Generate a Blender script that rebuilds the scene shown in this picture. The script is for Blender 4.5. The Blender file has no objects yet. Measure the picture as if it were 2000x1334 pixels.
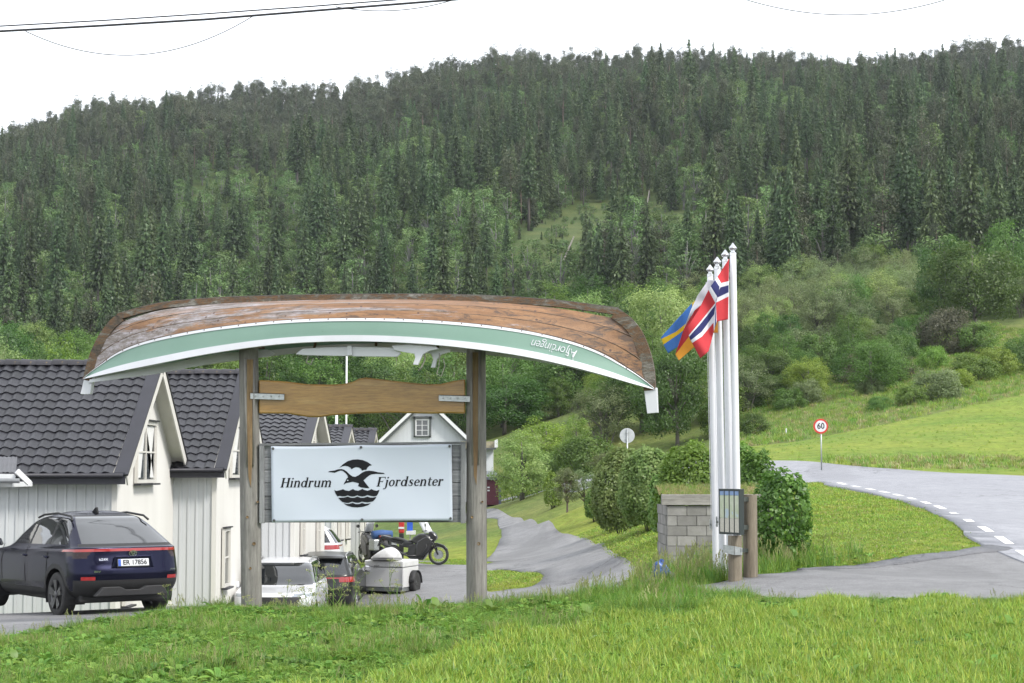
import bpy, bmesh, math, random
import numpy as np
from mathutils import Vector, Matrix
from mathutils.geometry import delaunay_2d_cdt
random.seed(7); RNG = np.random.default_rng(11)
PI = math.pi; R = math.radians
SC = bpy.context.scene
COL = bpy.data.collections.new('place'); SC.collection.children.link(COL)

# ------------------------------------------------------------------ camera
F = 3600.0; EYE = 1.7; PITCH = math.atan((920 - 667) / F)
cd = bpy.data.cameras.new('camera'); cam = bpy.data.objects.new('camera', cd); SC.collection.objects.link(cam)
cd.sensor_width = 36; cd.lens = F / 2000 * 36; cd.clip_start = 0.2; cd.clip_end = 6000
cam.location = (0, 0, EYE); cam.rotation_euler = (PI / 2 + PITCH, 0, 0)
SC.camera = cam
# ------------------------------------------------------------------ sky and sun
SUN_AZ, SUN_EL = R(128), R(42)           # azimuth clockwise from +Y, elevation
w = bpy.data.worlds.new('World'); SC.world = w; w.use_nodes = True
nt = w.node_tree; nt.nodes.clear()
sky = nt.nodes.new('ShaderNodeTexSky'); sky.sky_type = 'NISHITA'; sky.sun_disc = False
sky.sun_elevation = SUN_EL; sky.sun_rotation = SUN_AZ
mx = nt.nodes.new('ShaderNodeMixRGB'); mx.inputs[0].default_value = 0.88; mx.inputs[2].default_value = (7.0, 7.2, 7.5, 1)
bg = nt.nodes.new('ShaderNodeBackground'); bg.inputs[1].default_value = 0.1
wo = nt.nodes.new('ShaderNodeOutputWorld')
nt.links.new(sky.outputs[0], mx.inputs[1]); nt.links.new(mx.outputs[0], bg.inputs[0]); nt.links.new(bg.outputs[0], wo.inputs[0])
sl = bpy.data.lights.new('sun', 'SUN'); sl.energy = 1.5; sl.angle = R(12); sl.color = (1, 0.95, 0.87)
so = bpy.data.objects.new('sun', sl); SC.collection.objects.link(so)
sd = Vector((math.sin(SUN_AZ) * math.cos(SUN_EL), math.cos(SUN_AZ) * math.cos(SUN_EL), math.sin(SUN_EL)))
so.rotation_euler = (-sd).to_track_quat('-Z', 'Y').to_euler()
SC.view_settings.view_transform = 'Standard'; SC.view_settings.look = 'None'
SC.view_settings.exposure = 1.42; SC.view_settings.gamma = 1; SC.view_settings.use_curve_mapping = False
SC.render.film_transparent = False
SC.cycles.max_bounces = 6; SC.cycles.transparent_max_bounces = 12; SC.cycles.caustics_reflective = False; SC.cycles.caustics_refractive = False

# ------------------------------------------------------------------ pixel <-> world
cp, sp = math.cos(PITCH), math.sin(PITCH)
def P(u, v, Y):
    b = (667 - v) / F; dy = cp - sp * b; t = Y / dy
    return Vector((t * (u - 1000) / F, Y, EYE + t * (sp + cp * b)))
def proj(X, Y, Z):
    dz = Z - EYE; fw = Y * cp + dz * sp; up = -Y * sp + dz * cp
    return 1000 + F * X / fw, 667 - F * up / fw

# ------------------------------------------------------------------ materials
MATS = {}
def nodes(name):
    m = bpy.data.materials.new(name); m.use_nodes = True; n = m.node_tree.nodes; n.clear()
    o = n.new('ShaderNodeOutputMaterial'); p = n.new('ShaderNodeBsdfPrincipled'); m.node_tree.links.new(p.outputs[0], o.inputs[0])
    MATS[name] = m
    return m, n, m.node_tree.links, p, o
def ramp(n, stops):
    r = n.new('ShaderNodeValToRGB'); e = r.color_ramp.elements
    while len(e) < len(stops): e.new(0.5)
    for i, (pos, c) in enumerate(stops):
        e[i].position = pos; e[i].color = (c[0], c[1], c[2], 1) if not isinstance(c, (int, float)) else (c, c, c, 1)
    return r
def noise(n, l, scale, detail=5, rough=0.6, stretch=None, coord='Object', dist=0):
    tc = n.new('ShaderNodeTexCoord'); t = n.new('ShaderNodeTexNoise')
    t.inputs['Scale'].default_value = scale; t.inputs['Detail'].default_value = detail; t.inputs['Roughness'].default_value = rough
    t.inputs['Distortion'].default_value = dist
    if coord == 'World':
        g = n.new('ShaderNodeNewGeometry'); src = g.outputs['Position']
    else: src = tc.outputs[coord]
    if stretch:
        mp = n.new('ShaderNodeMapping'); mp.inputs['Scale'].default_value = stretch; l.new(src, mp.inputs[0]); src = mp.outputs[0]
    l.new(src, t.inputs['Vector'])
    return t
def mix(n, l, fac, a, b, mode='MIX'):
    m = n.new('ShaderNodeMixRGB'); m.blend_type = mode
    for i, x in ((0, fac), (1, a), (2, b)):
        if hasattr(x, 'links') or hasattr(x, 'is_linked'): l.new(x, m.inputs[i])
        elif isinstance(x, (int, float)): m.inputs[i].default_value = x if i == 0 else (x, x, x, 1)
        else: m.inputs[i].default_value = (x[0], x[1], x[2], 1)
    return m.outputs[0]
def pm(name, col, rough=0.6, col2=None, scale=6, stretch=None, bump=0, bscale=40, metal=0, coat=0, spec=0.5, rnd=0, coord='Object', contrast=(0.35, 0.65), dirt=None):
    """plain procedural material: two-tone noise, optional bump and per-object value shift"""
    if name in MATS: return MATS[name]
    m, n, l, p, o = nodes(name)
    p.inputs['Roughness'].default_value = rough; p.inputs['Metallic'].default_value = metal
    p.inputs['Coat Weight'].default_value = coat; p.inputs['Coat Roughness'].default_value = 0.04
    p.inputs['Specular IOR Level'].default_value = spec
    c2 = col2 or tuple(x * 0.82 for x in col)
    t = noise(n, l, scale, stretch=stretch, coord=coord)
    r = ramp(n, [(contrast[0], col), (contrast[1], c2)]); l.new(t.outputs[0], r.inputs[0]); c = r.outputs[0]
    if dirt:
        t2 = noise(n, l, dirt[1], 6, 0.7, stretch=dirt[3] if len(dirt) > 3 else None, coord=coord)
        r2 = ramp(n, [(dirt[2], 0), (min(1, dirt[2] + 0.12), 1)]); l.new(t2.outputs[0], r2.inputs[0])
        c = mix(n, l, r2.outputs[0], c, dirt[0])
    if rnd:
        oi = n.new('ShaderNodeObjectInfo'); mr = n.new('ShaderNodeMapRange')
        mr.inputs[3].default_value = 1 - rnd; mr.inputs[4].default_value = 1 + rnd; l.new(oi.outputs['Random'], mr.inputs[0])
        h = n.new('ShaderNodeHueSaturation'); l.new(mr.outputs[0], h.inputs['Value']); l.new(c, h.inputs['Color']); c = h.outputs[0]
    l.new(c, p.inputs['Base Color'])
    if bump:
        b = n.new('ShaderNodeBump'); b.inputs['Strength'].default_value = bump; b.inputs['Distance'].default_value = 0.02
        t3 = noise(n, l, bscale, 4, stretch=stretch, coord=coord); l.new(t3.outputs[0], b.inputs['Height']); l.new(b.outputs[0], p.inputs['Normal'])
    return m
def leafm(name, c1, c2, trans=0.45, rnd=0.2, hue=0.02):
    """foliage: colour from the leaf's own tint attribute and the plant's own random shift, part translucent"""
    if name in MATS: return MATS[name]
    m, n, l, p, o = nodes(name)
    n.remove(p)
    a = n.new('ShaderNodeAttribute'); a.attribute_name = 'tint'
    c = mix(n, l, a.outputs['Fac'], c1, c2)
    oi = n.new('ShaderNodeObjectInfo'); mr = n.new('ShaderNodeMapRange'); l.new(oi.outputs['Random'], mr.inputs[0])
    mr.inputs[3].default_value = 1 - rnd; mr.inputs[4].default_value = 1 + rnd
    m7 = n.new('ShaderNodeMath'); m7.operation = 'MULTIPLY'; m7.inputs[1].default_value = 7.31; l.new(oi.outputs['Random'], m7.inputs[0])
    fr = n.new('ShaderNodeMath'); fr.operation = 'FRACT'; l.new(m7.outputs[0], fr.inputs[0])
    mh = n.new('ShaderNodeMapRange'); l.new(fr.outputs[0], mh.inputs[0]); mh.inputs[3].default_value = 0.5 - hue; mh.inputs[4].default_value = 0.5 + hue
    h = n.new('ShaderNodeHueSaturation'); l.new(mr.outputs[0], h.inputs['Value']); l.new(mh.outputs[0], h.inputs['Hue']); l.new(c, h.inputs['Color'])
    d = n.new('ShaderNodeBsdfDiffuse'); tr = n.new('ShaderNodeBsdfTranslucent'); ms = n.new('ShaderNodeMixShader')
    l.new(h.outputs[0], d.inputs[0]); l.new(h.outputs[0], tr.inputs[0]); ms.inputs[0].default_value = trans
    l.new(d.outputs[0], ms.inputs[1]); l.new(tr.outputs[0], ms.inputs[2])
    g = n.new('ShaderNodeBsdfGlossy'); g.inputs['Roughness'].default_value = 0.45; g.inputs['Color'].default_value = (1, 1, 1, 1)
    m2 = n.new('ShaderNodeMixShader'); m2.inputs[0].default_value = 0.025
    l.new(ms.outputs[0], m2.inputs[1]); l.new(g.outputs[0], m2.inputs[2]); l.new(m2.outputs[0], o.inputs[0])
    return m

# ------------------------------------------------------------------ mesh building
class MB:
    def __init__(s): s.v = []; s.f = []; s.m = []
    def add(s, vs, fs, mi=0):
        k = len(s.v); s.v += [tuple(x) for x in vs]
        for q in fs: s.f.append(tuple(i + k for i in q)); s.m.append(mi)
        return s
    def box(s, c, size, rot=None, mi=0):
        hx, hy, hz = (x / 2 for x in size); c = Vector(c)
        vs = [Vector((x, y, z)) for x in (-hx, hx) for y in (-hy, hy) for z in (-hz, hz)]
        if rot is not None: vs = [rot @ q for q in vs]
        return s.add([q + c for q in vs], [(0, 1, 3, 2), (4, 6, 7, 5), (0, 4, 5, 1), (2, 3, 7, 6), (0, 2, 6, 4), (1, 5, 7, 3)], mi)
    def beam(s, a, b, w, h, up=(0, 0, 1), mi=0):
        a = Vector(a); b = Vector(b); d = (b - a).normalized(); u = Vector(up)
        sx = d.cross(u).normalized(); u = sx.cross(d).normalized()
        vs = [p + sx * i * w / 2 + u * j * h / 2 for p in (a, b) for i, j in ((-1, -1), (1, -1), (1, 1), (-1, 1))]
        return s.add(vs, [(3, 2, 1, 0), (4, 5, 6, 7), (0, 1, 5, 4), (1, 2, 6, 5), (2, 3, 7, 6), (3, 0, 4, 7)], mi)
    def tube(s, pts, rad, n=8, mi=0, cap=True):
        pts = [Vector(p) for p in pts]; N = len(pts)
        if isinstance(rad, (int, float)): rad = [rad] * N
        vs = []; prev = None
        for i, p in enumerate(pts):
            d = (pts[min(i + 1, N - 1)] - pts[max(i - 1, 0)]).normalized()
            if prev is None:
                a = Vector((0, 0, 1)) if abs(d.z) < 0.9 else Vector((1, 0, 0)); e = d.cross(a).normalized()
            else: e = (prev - d * prev.dot(d)).normalized()
            prev = e; g = d.cross(e)
            for k in range(n):
                t = 2 * PI * k / n; vs.append(p + (e * math.cos(t) + g * math.sin(t)) * rad[i])
        fs = [(i * n + k, i * n + (k + 1) % n, (i + 1) * n + (k + 1) % n, (i + 1) * n + k) for i in range(N - 1) for k in range(n)]
        if cap: fs += [tuple(range(n - 1, -1, -1)), tuple((N - 1) * n + k for k in range(n))]
        return s.add(vs, fs, mi)
    def prism(s, poly, thick, mi=0):
        """poly: ordered 3-D outline; thick: vector"""
        poly = [Vector(p) for p in poly]; t = Vector(thick); n = len(poly)
        vs = poly + [p + t for p in poly]
        fs = [tuple(range(n)), tuple(range(2 * n - 1, n - 1, -1))] + [(i, i + n, (i + 1) % n + n, (i + 1) % n) for i in range(n)]
        return s.add(vs, fs, mi)
    def grid(s, rows, mi=0, closed=False):
        n = len(rows[0]); vs = [p for r in rows for p in r]
        fs = [(i * n + j, i * n + (j + 1) % n, (i + 1) * n + (j + 1) % n, (i + 1) * n + j) for i in range(len(rows) - 1) for j in range(n if closed else n - 1)]
        return s.add(vs, fs, mi)
    def lathe(s, c, prof, n=16, axis='z', mi=0):
        c = Vector(c); rows = []
        for r, z in prof:
            row = []
            for k in range(n):
                t = 2 * PI * k / n; a, b = r * math.cos(t), r * math.sin(t)
                row.append(c + (Vector((a, b, z)) if axis == 'z' else Vector((a, z, b)) if axis == 'y' else Vector((z, a, b))))
            rows.append(row)
        s.grid(rows, mi, True)
        k = len(s.v) - n * len(prof)
        s.f.append(tuple(k + i for i in range(n))); s.m.append(mi)
        s.f.append(tuple(k + n * (len(prof) - 1) + i for i in range(n))); s.m.append(mi)
        return s
    def mesh(s, name, mats, off=(0, 0, 0), smooth=False, fix=True):
        me = bpy.data.meshes.new(name); o = Vector(off)
        me.from_pydata([(x - o.x, y - o.y, z - o.z) for x, y, z in s.v], [], s.f)
        for m in (mats if isinstance(mats, (list, tuple)) else [mats]): me.materials.append(m)
        if any(s.m): me.polygons.foreach_set('material_index', s.m)
        if smooth: me.polygons.foreach_set('use_smooth', [True] * len(s.f))
        if fix:
            b = bmesh.new(); b.from_mesh(me); bmesh.ops.recalc_face_normals(b, faces=b.faces); b.to_mesh(me); b.free()
        return me
def link(o, parent=None):
    COL.objects.link(o)
    if parent is not None: o.parent = parent
    return o
def base_of(p):
    t = Vector((0, 0, 0))
    while p is not None: t += p.location; p = p.parent
    return t
def tag(o, label=None, cat=None, group=None, kind=None):
    if label: o['label'] = label
    if cat: o['category'] = cat
    if group: o['group'] = group
    if kind: o['kind'] = kind
    return o
def thing(name, label, cat, loc=(0, 0, 0), rz=0, group=None):
    o = bpy.data.objects.new(name, None); o.empty_display_size = 0.2; o.location = loc; o.rotation_euler = (0, 0, rz)
    return tag(link(o), label, cat, group)
def part(name, mb, mats, parent=None, local=False, smooth=False, bevel=0, auto=None, label=None, loc=None):
    """one mesh object; vertices given in world space unless local"""
    off = (0, 0, 0) if local else base_of(parent)
    if loc is not None: off = Vector(off) + (Vector(loc) - Vector(off))
    me = mb.mesh(name, mats, off, smooth)
    o = bpy.data.objects.new(name, me); link(o, parent)
    if loc is not None: o.location = Vector(loc) - base_of(parent)
    if bevel:
        b = o.modifiers.new('bevel', 'BEVEL'); b.width = bevel; b.segments = 2; b.limit_method = 'ANGLE'
    if auto is not None:
        me.polygons.foreach_set('use_smooth', [True] * len(me.polygons)); me.set_sharp_from_angle(angle=R(auto))
    if label: o['label'] = label
    return o
def dup_mesh(src, parent, loc=(0, 0, 0), rot=(0, 0, 0), scl=(1, 1, 1), name=None):
    o = bpy.data.objects.new(name or src.name.split('.')[0], src.data if hasattr(src, 'data') else src)
    o.location = loc; o.rotation_euler = rot; o.scale = scl
    return link(o, parent)
def copy_tree(o, parent=None):
    c = o.copy(); COL.objects.link(c); c.parent = parent
    for ch in o.children: copy_tree(ch, c)
    return c
def text_mesh(s, size, shear=0, bold=0.0, space=1.0):
    cu = bpy.data.curves.new('t', 'FONT'); cu.body = s; cu.size = size; cu.shear = shear; cu.offset = bold; cu.space_character = space
    cu.align_x = 'CENTER'; cu.align_y = 'CENTER'; cu.resolution_u = 3
    to = bpy.data.objects.new('t', cu); COL.objects.link(to)
    dg = bpy.context.evaluated_depsgraph_get(); me = bpy.data.meshes.new_from_object(to.evaluated_get(dg))
    bpy.data.objects.remove(to); bpy.data.curves.remove(cu)
    v = [tuple(x.co) for x in me.vertices]; f = [tuple(p.vertices) for p in me.polygons]; bpy.data.meshes.remove(me)
    return v, f
def inpoly(x, y, poly):
    x = np.asarray(x, float); y = np.asarray(y, float); r = np.zeros(x.shape, bool); n = len(poly)
    for i in range(n):
        x0, y0 = poly[i][:2]; x1, y1 = poly[(i + 1) % n][:2]
        if y0 == y1: continue
        c = ((y0 > y) != (y1 > y)) & (x < (x1 - x0) * (y - y0) / (y1 - y0) + x0)
        r ^= c
    return r
def sstep(a, b, x):
    t = np.clip((np.asarray(x, float) - a) / (b - a), 0, 1); return t * t * (3 - 2 * t)
def instances(name, pts, rots, scls, idx, protos, label=None, cat=None, kind='stuff', parent=None):
    """one object of uncountable stuff: protos (meshes) set on points by geometry nodes"""
    pc = bpy.data.collections.new(name + '_kinds')
    for i, me in enumerate(protos):
        pc.objects.link(bpy.data.objects.new('%s_kind_%02d' % (name, i), me))
    me = bpy.data.meshes.new(name); N = len(pts)
    me.vertices.add(N); me.vertices.foreach_set('co', np.asarray(pts, np.float32).ravel())
    for nm, ty, arr, key in (('rot', 'FLOAT_VECTOR', rots, 'vector'), ('scl', 'FLOAT_VECTOR', scls, 'vector')):
        a = me.attributes.new(nm, ty, 'POINT'); a.data.foreach_set(key, np.asarray(arr, np.float32).ravel())
    a = me.attributes.new('idx', 'INT', 'POINT'); a.data.foreach_set('value', np.asarray(idx, np.int32))
    o = bpy.data.objects.new(name, me); link(o, parent)
    g = bpy.data.node_groups.new(name, 'GeometryNodeTree')
    g.interface.new_socket('Geometry', in_out='INPUT', socket_type='NodeSocketGeometry'); g.interface.new_socket('Geometry', in_out='OUTPUT', socket_type='NodeSocketGeometry')
    gi = g.nodes.new('NodeGroupInput'); go = g.nodes.new('NodeGroupOutput'); iop = g.nodes.new('GeometryNodeInstanceOnPoints')
    ci = g.nodes.new('GeometryNodeCollectionInfo'); ci.inputs['Collection'].default_value = pc
    ci.inputs['Separate Children'].default_value = True; ci.inputs['Reset Children'].default_value = True
    iop.inputs['Pick Instance'].default_value = True
    def na(nm, ty):
        x = g.nodes.new('GeometryNodeInputNamedAttribute'); x.data_type = ty; x.inputs[0].default_value = nm
        return x.outputs[0]
    er = g.nodes.new('FunctionNodeEulerToRotation')
    g.links.new(na('rot', 'FLOAT_VECTOR'), er.inputs[0])
    g.links.new(gi.outputs[0], iop.inputs['Points']); g.links.new(ci.outputs[0], iop.inputs['Instance'])
    g.links.new(na('idx', 'INT'), iop.inputs['Instance Index']); g.links.new(er.outputs[0], iop.inputs['Rotation'])
    g.links.new(na('scl', 'FLOAT_VECTOR'), iop.inputs['Scale']); g.links.new(iop.outputs[0], go.inputs[0])
    md = o.modifiers.new('scatter', 'NODES'); md.node_group = g
    return tag(o, label, cat, None, kind)
# ------------------------------------------------------------------ terrain
def PT(u, v, Y): p = P(u, v, Y); return (p.x, p.y, p.z)
CTRL = [(x, y, 0.0) for x in (-12, -6, 0, 6) for y in (-8, 2, 8, 14)] + [(13, -8, 0), (13, 4, 0), (13, 14, 0), (20, 0, 0), (20, 20, 0), (30, 30, 0.2)]
CTRL += [(-2, 19, 0.02), (2, 19, 0.02), (6, 20, 0.0), (-3.4, 24, -0.12), (-0.5, 24, -0.07), (-2, 23, -0.07), (1.5, 23.5, 0.08), (3, 23.5, 0.02), (6.5, 23.6, 0.0)]
CTRL += [PT(0, 1252, 22), PT(0, 1334, 15), PT(250, 1225, 22.5), PT(420, 1190, 23.5), PT(0, 1208, 29.5), PT(110, 1205, 29.5), PT(300, 1192, 30.4), PT(400, 1187, 32), (-14, 24, -0.5), (-14, 31, -0.7), (-20, 26, -0.6)]
CTRL += [(-2.5, 28, -0.5), (-0.5, 29, -0.5), (1.5, 28.5, -0.3), (-2, 34, -1.2), (1, 36, -0.9)]
CTRL += [(-12, 36, -1.3), (-7, 36, -1.4), (-6, 41, -1.9), (-14, 42, -1.9), (-4.5, 45, -2.1), (-2.5, 46, -1.95), (-4, 51, -1.95), (-2, 55, -1.6), (-2.6, 62, -1.45), (-12, 60, -1.8), (-7, 72, -1.5), (-20, 90, -1.2)]
CTRL += [(0, 46, -1.35), (2, 42, -0.95), (0.5, 57, -1.4), (0.8, 78, -1.35), (0, 100, -1.25), (-2, 115, -1.2), (-8, 140, -1.0), (-1.4, 138, -0.85), (1.0, 135, -0.4), (-25, 140, -0.5)]
CTRL += [(3.08, 37, -0.35), (2.2, 39, -0.7), (4.9, 37.5, 0.0), PT(1290, 1128, 34), PT(1255, 1068, 50), (1.0, 51, -1.38), (2.3, 50, -1.22), (2.0, 45, -1.05), (1.6, 64, -1.38), (1.7, 72, -1.36), (0.2, 90, -1.3), (1.4, 88, -1.3), (0.6, 100, -1.24), (-1, 106, -1.24), (3.6, 72, -.55), PT(1247, 1032, 60), PT(1130, 992, 85), PT(1080, 985, 100)]
CTRL += [PT(1400, 1137, 29), PT(1440, 1128, 28.8), PT(1560, 1112, 31.5), PT(1650, 1106, 32.3), PT(1480, 1148, 27.5), (4.8, 26, -0.03), (8, 26, 0), (13, 26, 0)]
CTRL += [(8.9, 35, .27), (10.7, 45.3, .63), (11.5, 51.7, .86), (11.9, 61, 1.18), (19.2, 69, 1.47), (16.7, 75, 1.66), (12.4, 76, 1.68), (9.2, 88, 1.68), (7, 105, 1.6), (5, 118, 1.4), (14, 36, .25), (17, 48, .6), (22, 60, 1.2), (10.4, 64, 1.28)]
CTRL += [PT(1530, 1075, 33), PT(1650, 1040, 38), PT(1750, 1010, 44), PT(1620, 985, 50), (6, 60, 0.6), (6, 50, 0.3)]
CTRL += [PT(1600, 906, 79), PT(1800, 912, 80), PT(2000, 912, 84), PT(1500, 869, 115), PT(1750, 822, 125), PT(2000, 772, 135), PT(1750, 865, 100), PT(2000, 840, 108)]
CTRL += [PT(1450, 810, 150), PT(1600, 765, 170), PT(1900, 648, 215), PT(2000, 642, 218), PT(1850, 715, 170), PT(2050, 700, 175), PT(1300, 740, 190), PT(1500, 650, 230), PT(1200, 780, 170), PT(1000, 850, 180), PT(800, 850, 190), PT(600, 840, 200), PT(0, 820, 200), PT(300, 830, 200), PT(-300, 800, 200), PT(2400, 560, 230), PT(2500, 640, 180), PT(2600, 800, 130)]
CTRL += [(45, 70, 2.5), (45, 30, .5), (-45, 40, -1), (-45, 100, 0), (40, 0, 0), (-40, 0, -.3)]
CT = np.array(CTRL); SCL = 30.0
def _phi(r2): return 0.5 * r2 * np.log(r2 + 1e-9)
_xy = CT[:, :2] / SCL; _n = len(_xy)
_K = _phi(((_xy[:, None] - _xy[None]) ** 2).sum(-1)) + np.eye(_n) * 2e-4
_Pm = np.hstack([np.ones((_n, 1)), _xy])
_A = np.block([[_K, _Pm], [_Pm.T, np.zeros((3, 3))]])
_W = np.linalg.solve(_A, np.concatenate([CT[:, 2], np.zeros(3)]))
def tps(X, Y):
    X = np.asarray(X, float); Y = np.asarray(Y, float); sh = X.shape; q = np.stack([X.ravel(), Y.ravel()], 1) / SCL; out = np.empty(len(q))
    for i in range(0, len(q), 20000):
        s = q[i:i + 20000]; K = _phi(((s[:, None] - _xy[None]) ** 2).sum(-1))
        out[i:i + 20000] = K @ _W[:_n] + _W[_n] + s @ _W[_n + 1:]
    return out.reshape(sh)
_ru = [-1200, -400, 0, 100, 200, 400, 500, 650, 740, 850, 950, 1000, 1200, 1400, 1600, 1800, 2000, 2400, 3200]
_rv = [460, 390, 290, 245, 195, 158, 154, 165, 146, 106, 82, 74, 82, 88, 92, 94, 78, 90, 120]
YR = 850.0
def hill(X, Y):
    zb = np.clip(21 + 0.16 * X, 14, 36)
    u = 1000 + F * X / YR; v = np.interp(u, _ru, _rv) + 66
    zr = EYE + (920 - v) * YR / F
    t = (Y - 300) / (YR - 300)
    z = zb + (zr - zb) * np.clip(t, -0.3, 1.0)
    z = z + 3.0 * np.sin(X * 0.045 + Y * 0.021) + 2.2 * np.sin(X * 0.017 - Y * 0.035 + 1.3) * np.clip(t * 3, 0, 1)
    return np.where(t > 1, z - (Y - YR) * 0.22, z)
def terr(X, Y):
    X = np.asarray(X, float); Y = np.asarray(Y, float)
    a = tps(np.clip(X, -60, 75), np.clip(Y, -10, 300)); b = hill(X, Y); k = sstep(215, 320, Y)
    side = sstep(60, 140, np.abs(X)) * (1 - k)
    a = a * (1 - side) + side * np.where(X > 0, 12, 2) * sstep(0, 120, Y)
    m = 0.012 * np.sin(X * 0.9 + 0.7 * np.sin(Y * 0.31)) * np.sin(Y * 0.6) * sstep(28, 45, Y)
    return a * (1 - k) + b * k + m * (1 - k)
def tz(x, y): return float(terr(np.array([x]), np.array([y]))[0])
_YS = np.concatenate([np.arange(10, 60, 0.1), np.arange(60, 320, 0.5), np.arange(320, 1000, 2)])
def hit(u, v, ymin=10):
    """where the line of sight through a pixel meets the ground"""
    b = (667 - v) / F; dy = cp - sp * b; t = _YS / dy; X = t * (u - 1000) / F; Z = EYE + t * (sp + cp * b)
    d = Z - terr(X, _YS); ok = np.where((d < 0) & (_YS > ymin))[0]
    i = ok[0] if len(ok) else len(_YS) - 1
    return Vector((X[i], _YS[i], Z[i]))

rows = np.concatenate([np.arange(-8, 130, 0.5), np.geomspace(130, 1500, 100)])
cc = np.linspace(-1, 1, 241); cc = np.sign(cc) * np.abs(cc) ** 1.6
GX = np.stack([cc * (42 + 0.62 * max(y, 0)) for y in rows]); GY = np.repeat(rows[:, None], len(cc), 1); GZ = terr(GX, GY)

# outlines of the paved areas, in plan
ROAD = [(8.6, 34.5), (9.7, 40), (10.7, 45.3), (11.4, 51), (11.8, 57), (11.5, 61), (10.6, 64.5), (9.0, 71), (7.0, 83), (5.2, 97), (3.4, 110), (1.5, 122), (-3, 134),
        (0.5, 140), (6.5, 128), (9.2, 112), (11, 98), (12.4, 86), (13.2, 79.5), (14.6, 77), (16.7, 74.5), (19.2, 69), (20.3, 60), (19.5, 48), (18, 35), (16.5, 20), (15, 0), (14, -7), (7.5, -7), (8.2, 5), (8.6, 16), (8.9, 23.5), (9.2, 26)]
DRIVE = [(9.2, 23.6), (6.75, 24.35), (4.4, 24.6), (3.3, 24.9), (1.5, 26.3), (-1, 26.6), (-3.2, 26.2), (-4.3, 24.6), (-5.2, 23.4), (-6.3, 22.3), (-9, 21.2), (-14, 20.5), (-20, 20), (-20, 33), (-10, 33.4), (-7.2, 33.4), (-6.4, 34.6), (-5.4, 39),
         (-5.4, 46), (-4.6, 54), (-5, 60), (-4.6, 68), (-3.2, 72), (-1.4, 71), (-0.9, 80), (-1.1, 96), (-2.2, 113), (-4, 118), (-4, 122), (-1, 118), (0.4, 104), (1.35, 90), (2.0, 78), (2.35, 68), (2.75, 57), (2.9, 49), (2.75, 43), (2.4, 38), (2.15, 33), (2.3, 29.6),
         (3.0, 28.35), (3.7, 28.9), (4.2, 29.6), (4.9, 31.2), (5.8, 32), (7.2, 33.3), (8.75, 34.45), (10.2, 33.5), (10.0, 25)]
ISLES = [[(0.1, 50), (0.75, 49), (1.0, 51), (0.9, 54), (0.3, 56.5), (-0.6, 56.5), (-0.9, 53), (-0.5, 50.5)], [(-0.7, 70), (-1.3, 66), (-2.4, 66.5), (-3.6, 69), (-3.5, 70.5), (-1.4, 71.5)]]
def hp(*px): return [(lambda q: (q.x, q.y))(hit(*p)) for p in px]
ROAD = hp((1912, 1064), (1880, 1037), (1850, 1016), (1815, 1000), (1780, 987.5), (1740, 976), (1700, 966), (1650, 956), (1612, 950)) + ROAD[6:]
DRIVE[DRIVE.index((-0.9, 80)):DRIVE.index((2.75, 43))] = hp((976, 1056), (980, 1045), (973, 1026), (961, 1013)) + [(-4, 118), (-4, 122), (-1.2, 119)] + hp((998, 1010.5), (1020, 1016), (1050, 1024.5), (1085, 1035.5), (1120, 1047), (1160, 1062), (1190, 1076), (1216, 1091), (1243, 1110))
def spl(poly, k=4, closed=True):
    """Catmull-Rom through an outline"""
    n = len(poly); out = []
    for i in range(n if closed else n - 1):
        p = [Vector((*poly[(i + j) % n][:2],)) if closed else Vector((*poly[min(max(i + j, 0), n - 1)][:2],)) for j in (-1, 0, 1, 2)]
        for q in range(k):
            t = q / k
            out.append(0.5 * ((2 * p[1]) + (p[2] - p[0]) * t + (2 * p[0] - 5 * p[1] + 4 * p[2] - p[3]) * t * t + (3 * p[1] - p[0] - 3 * p[2] + p[3]) * t ** 3))
    if not closed: out.append(Vector(poly[-1][:2]))
    return out
def wob(poly, amp):
    return [Vector((p.x + random.uniform(-amp, amp), p.y + random.uniform(-amp, amp))) for p in poly]
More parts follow.
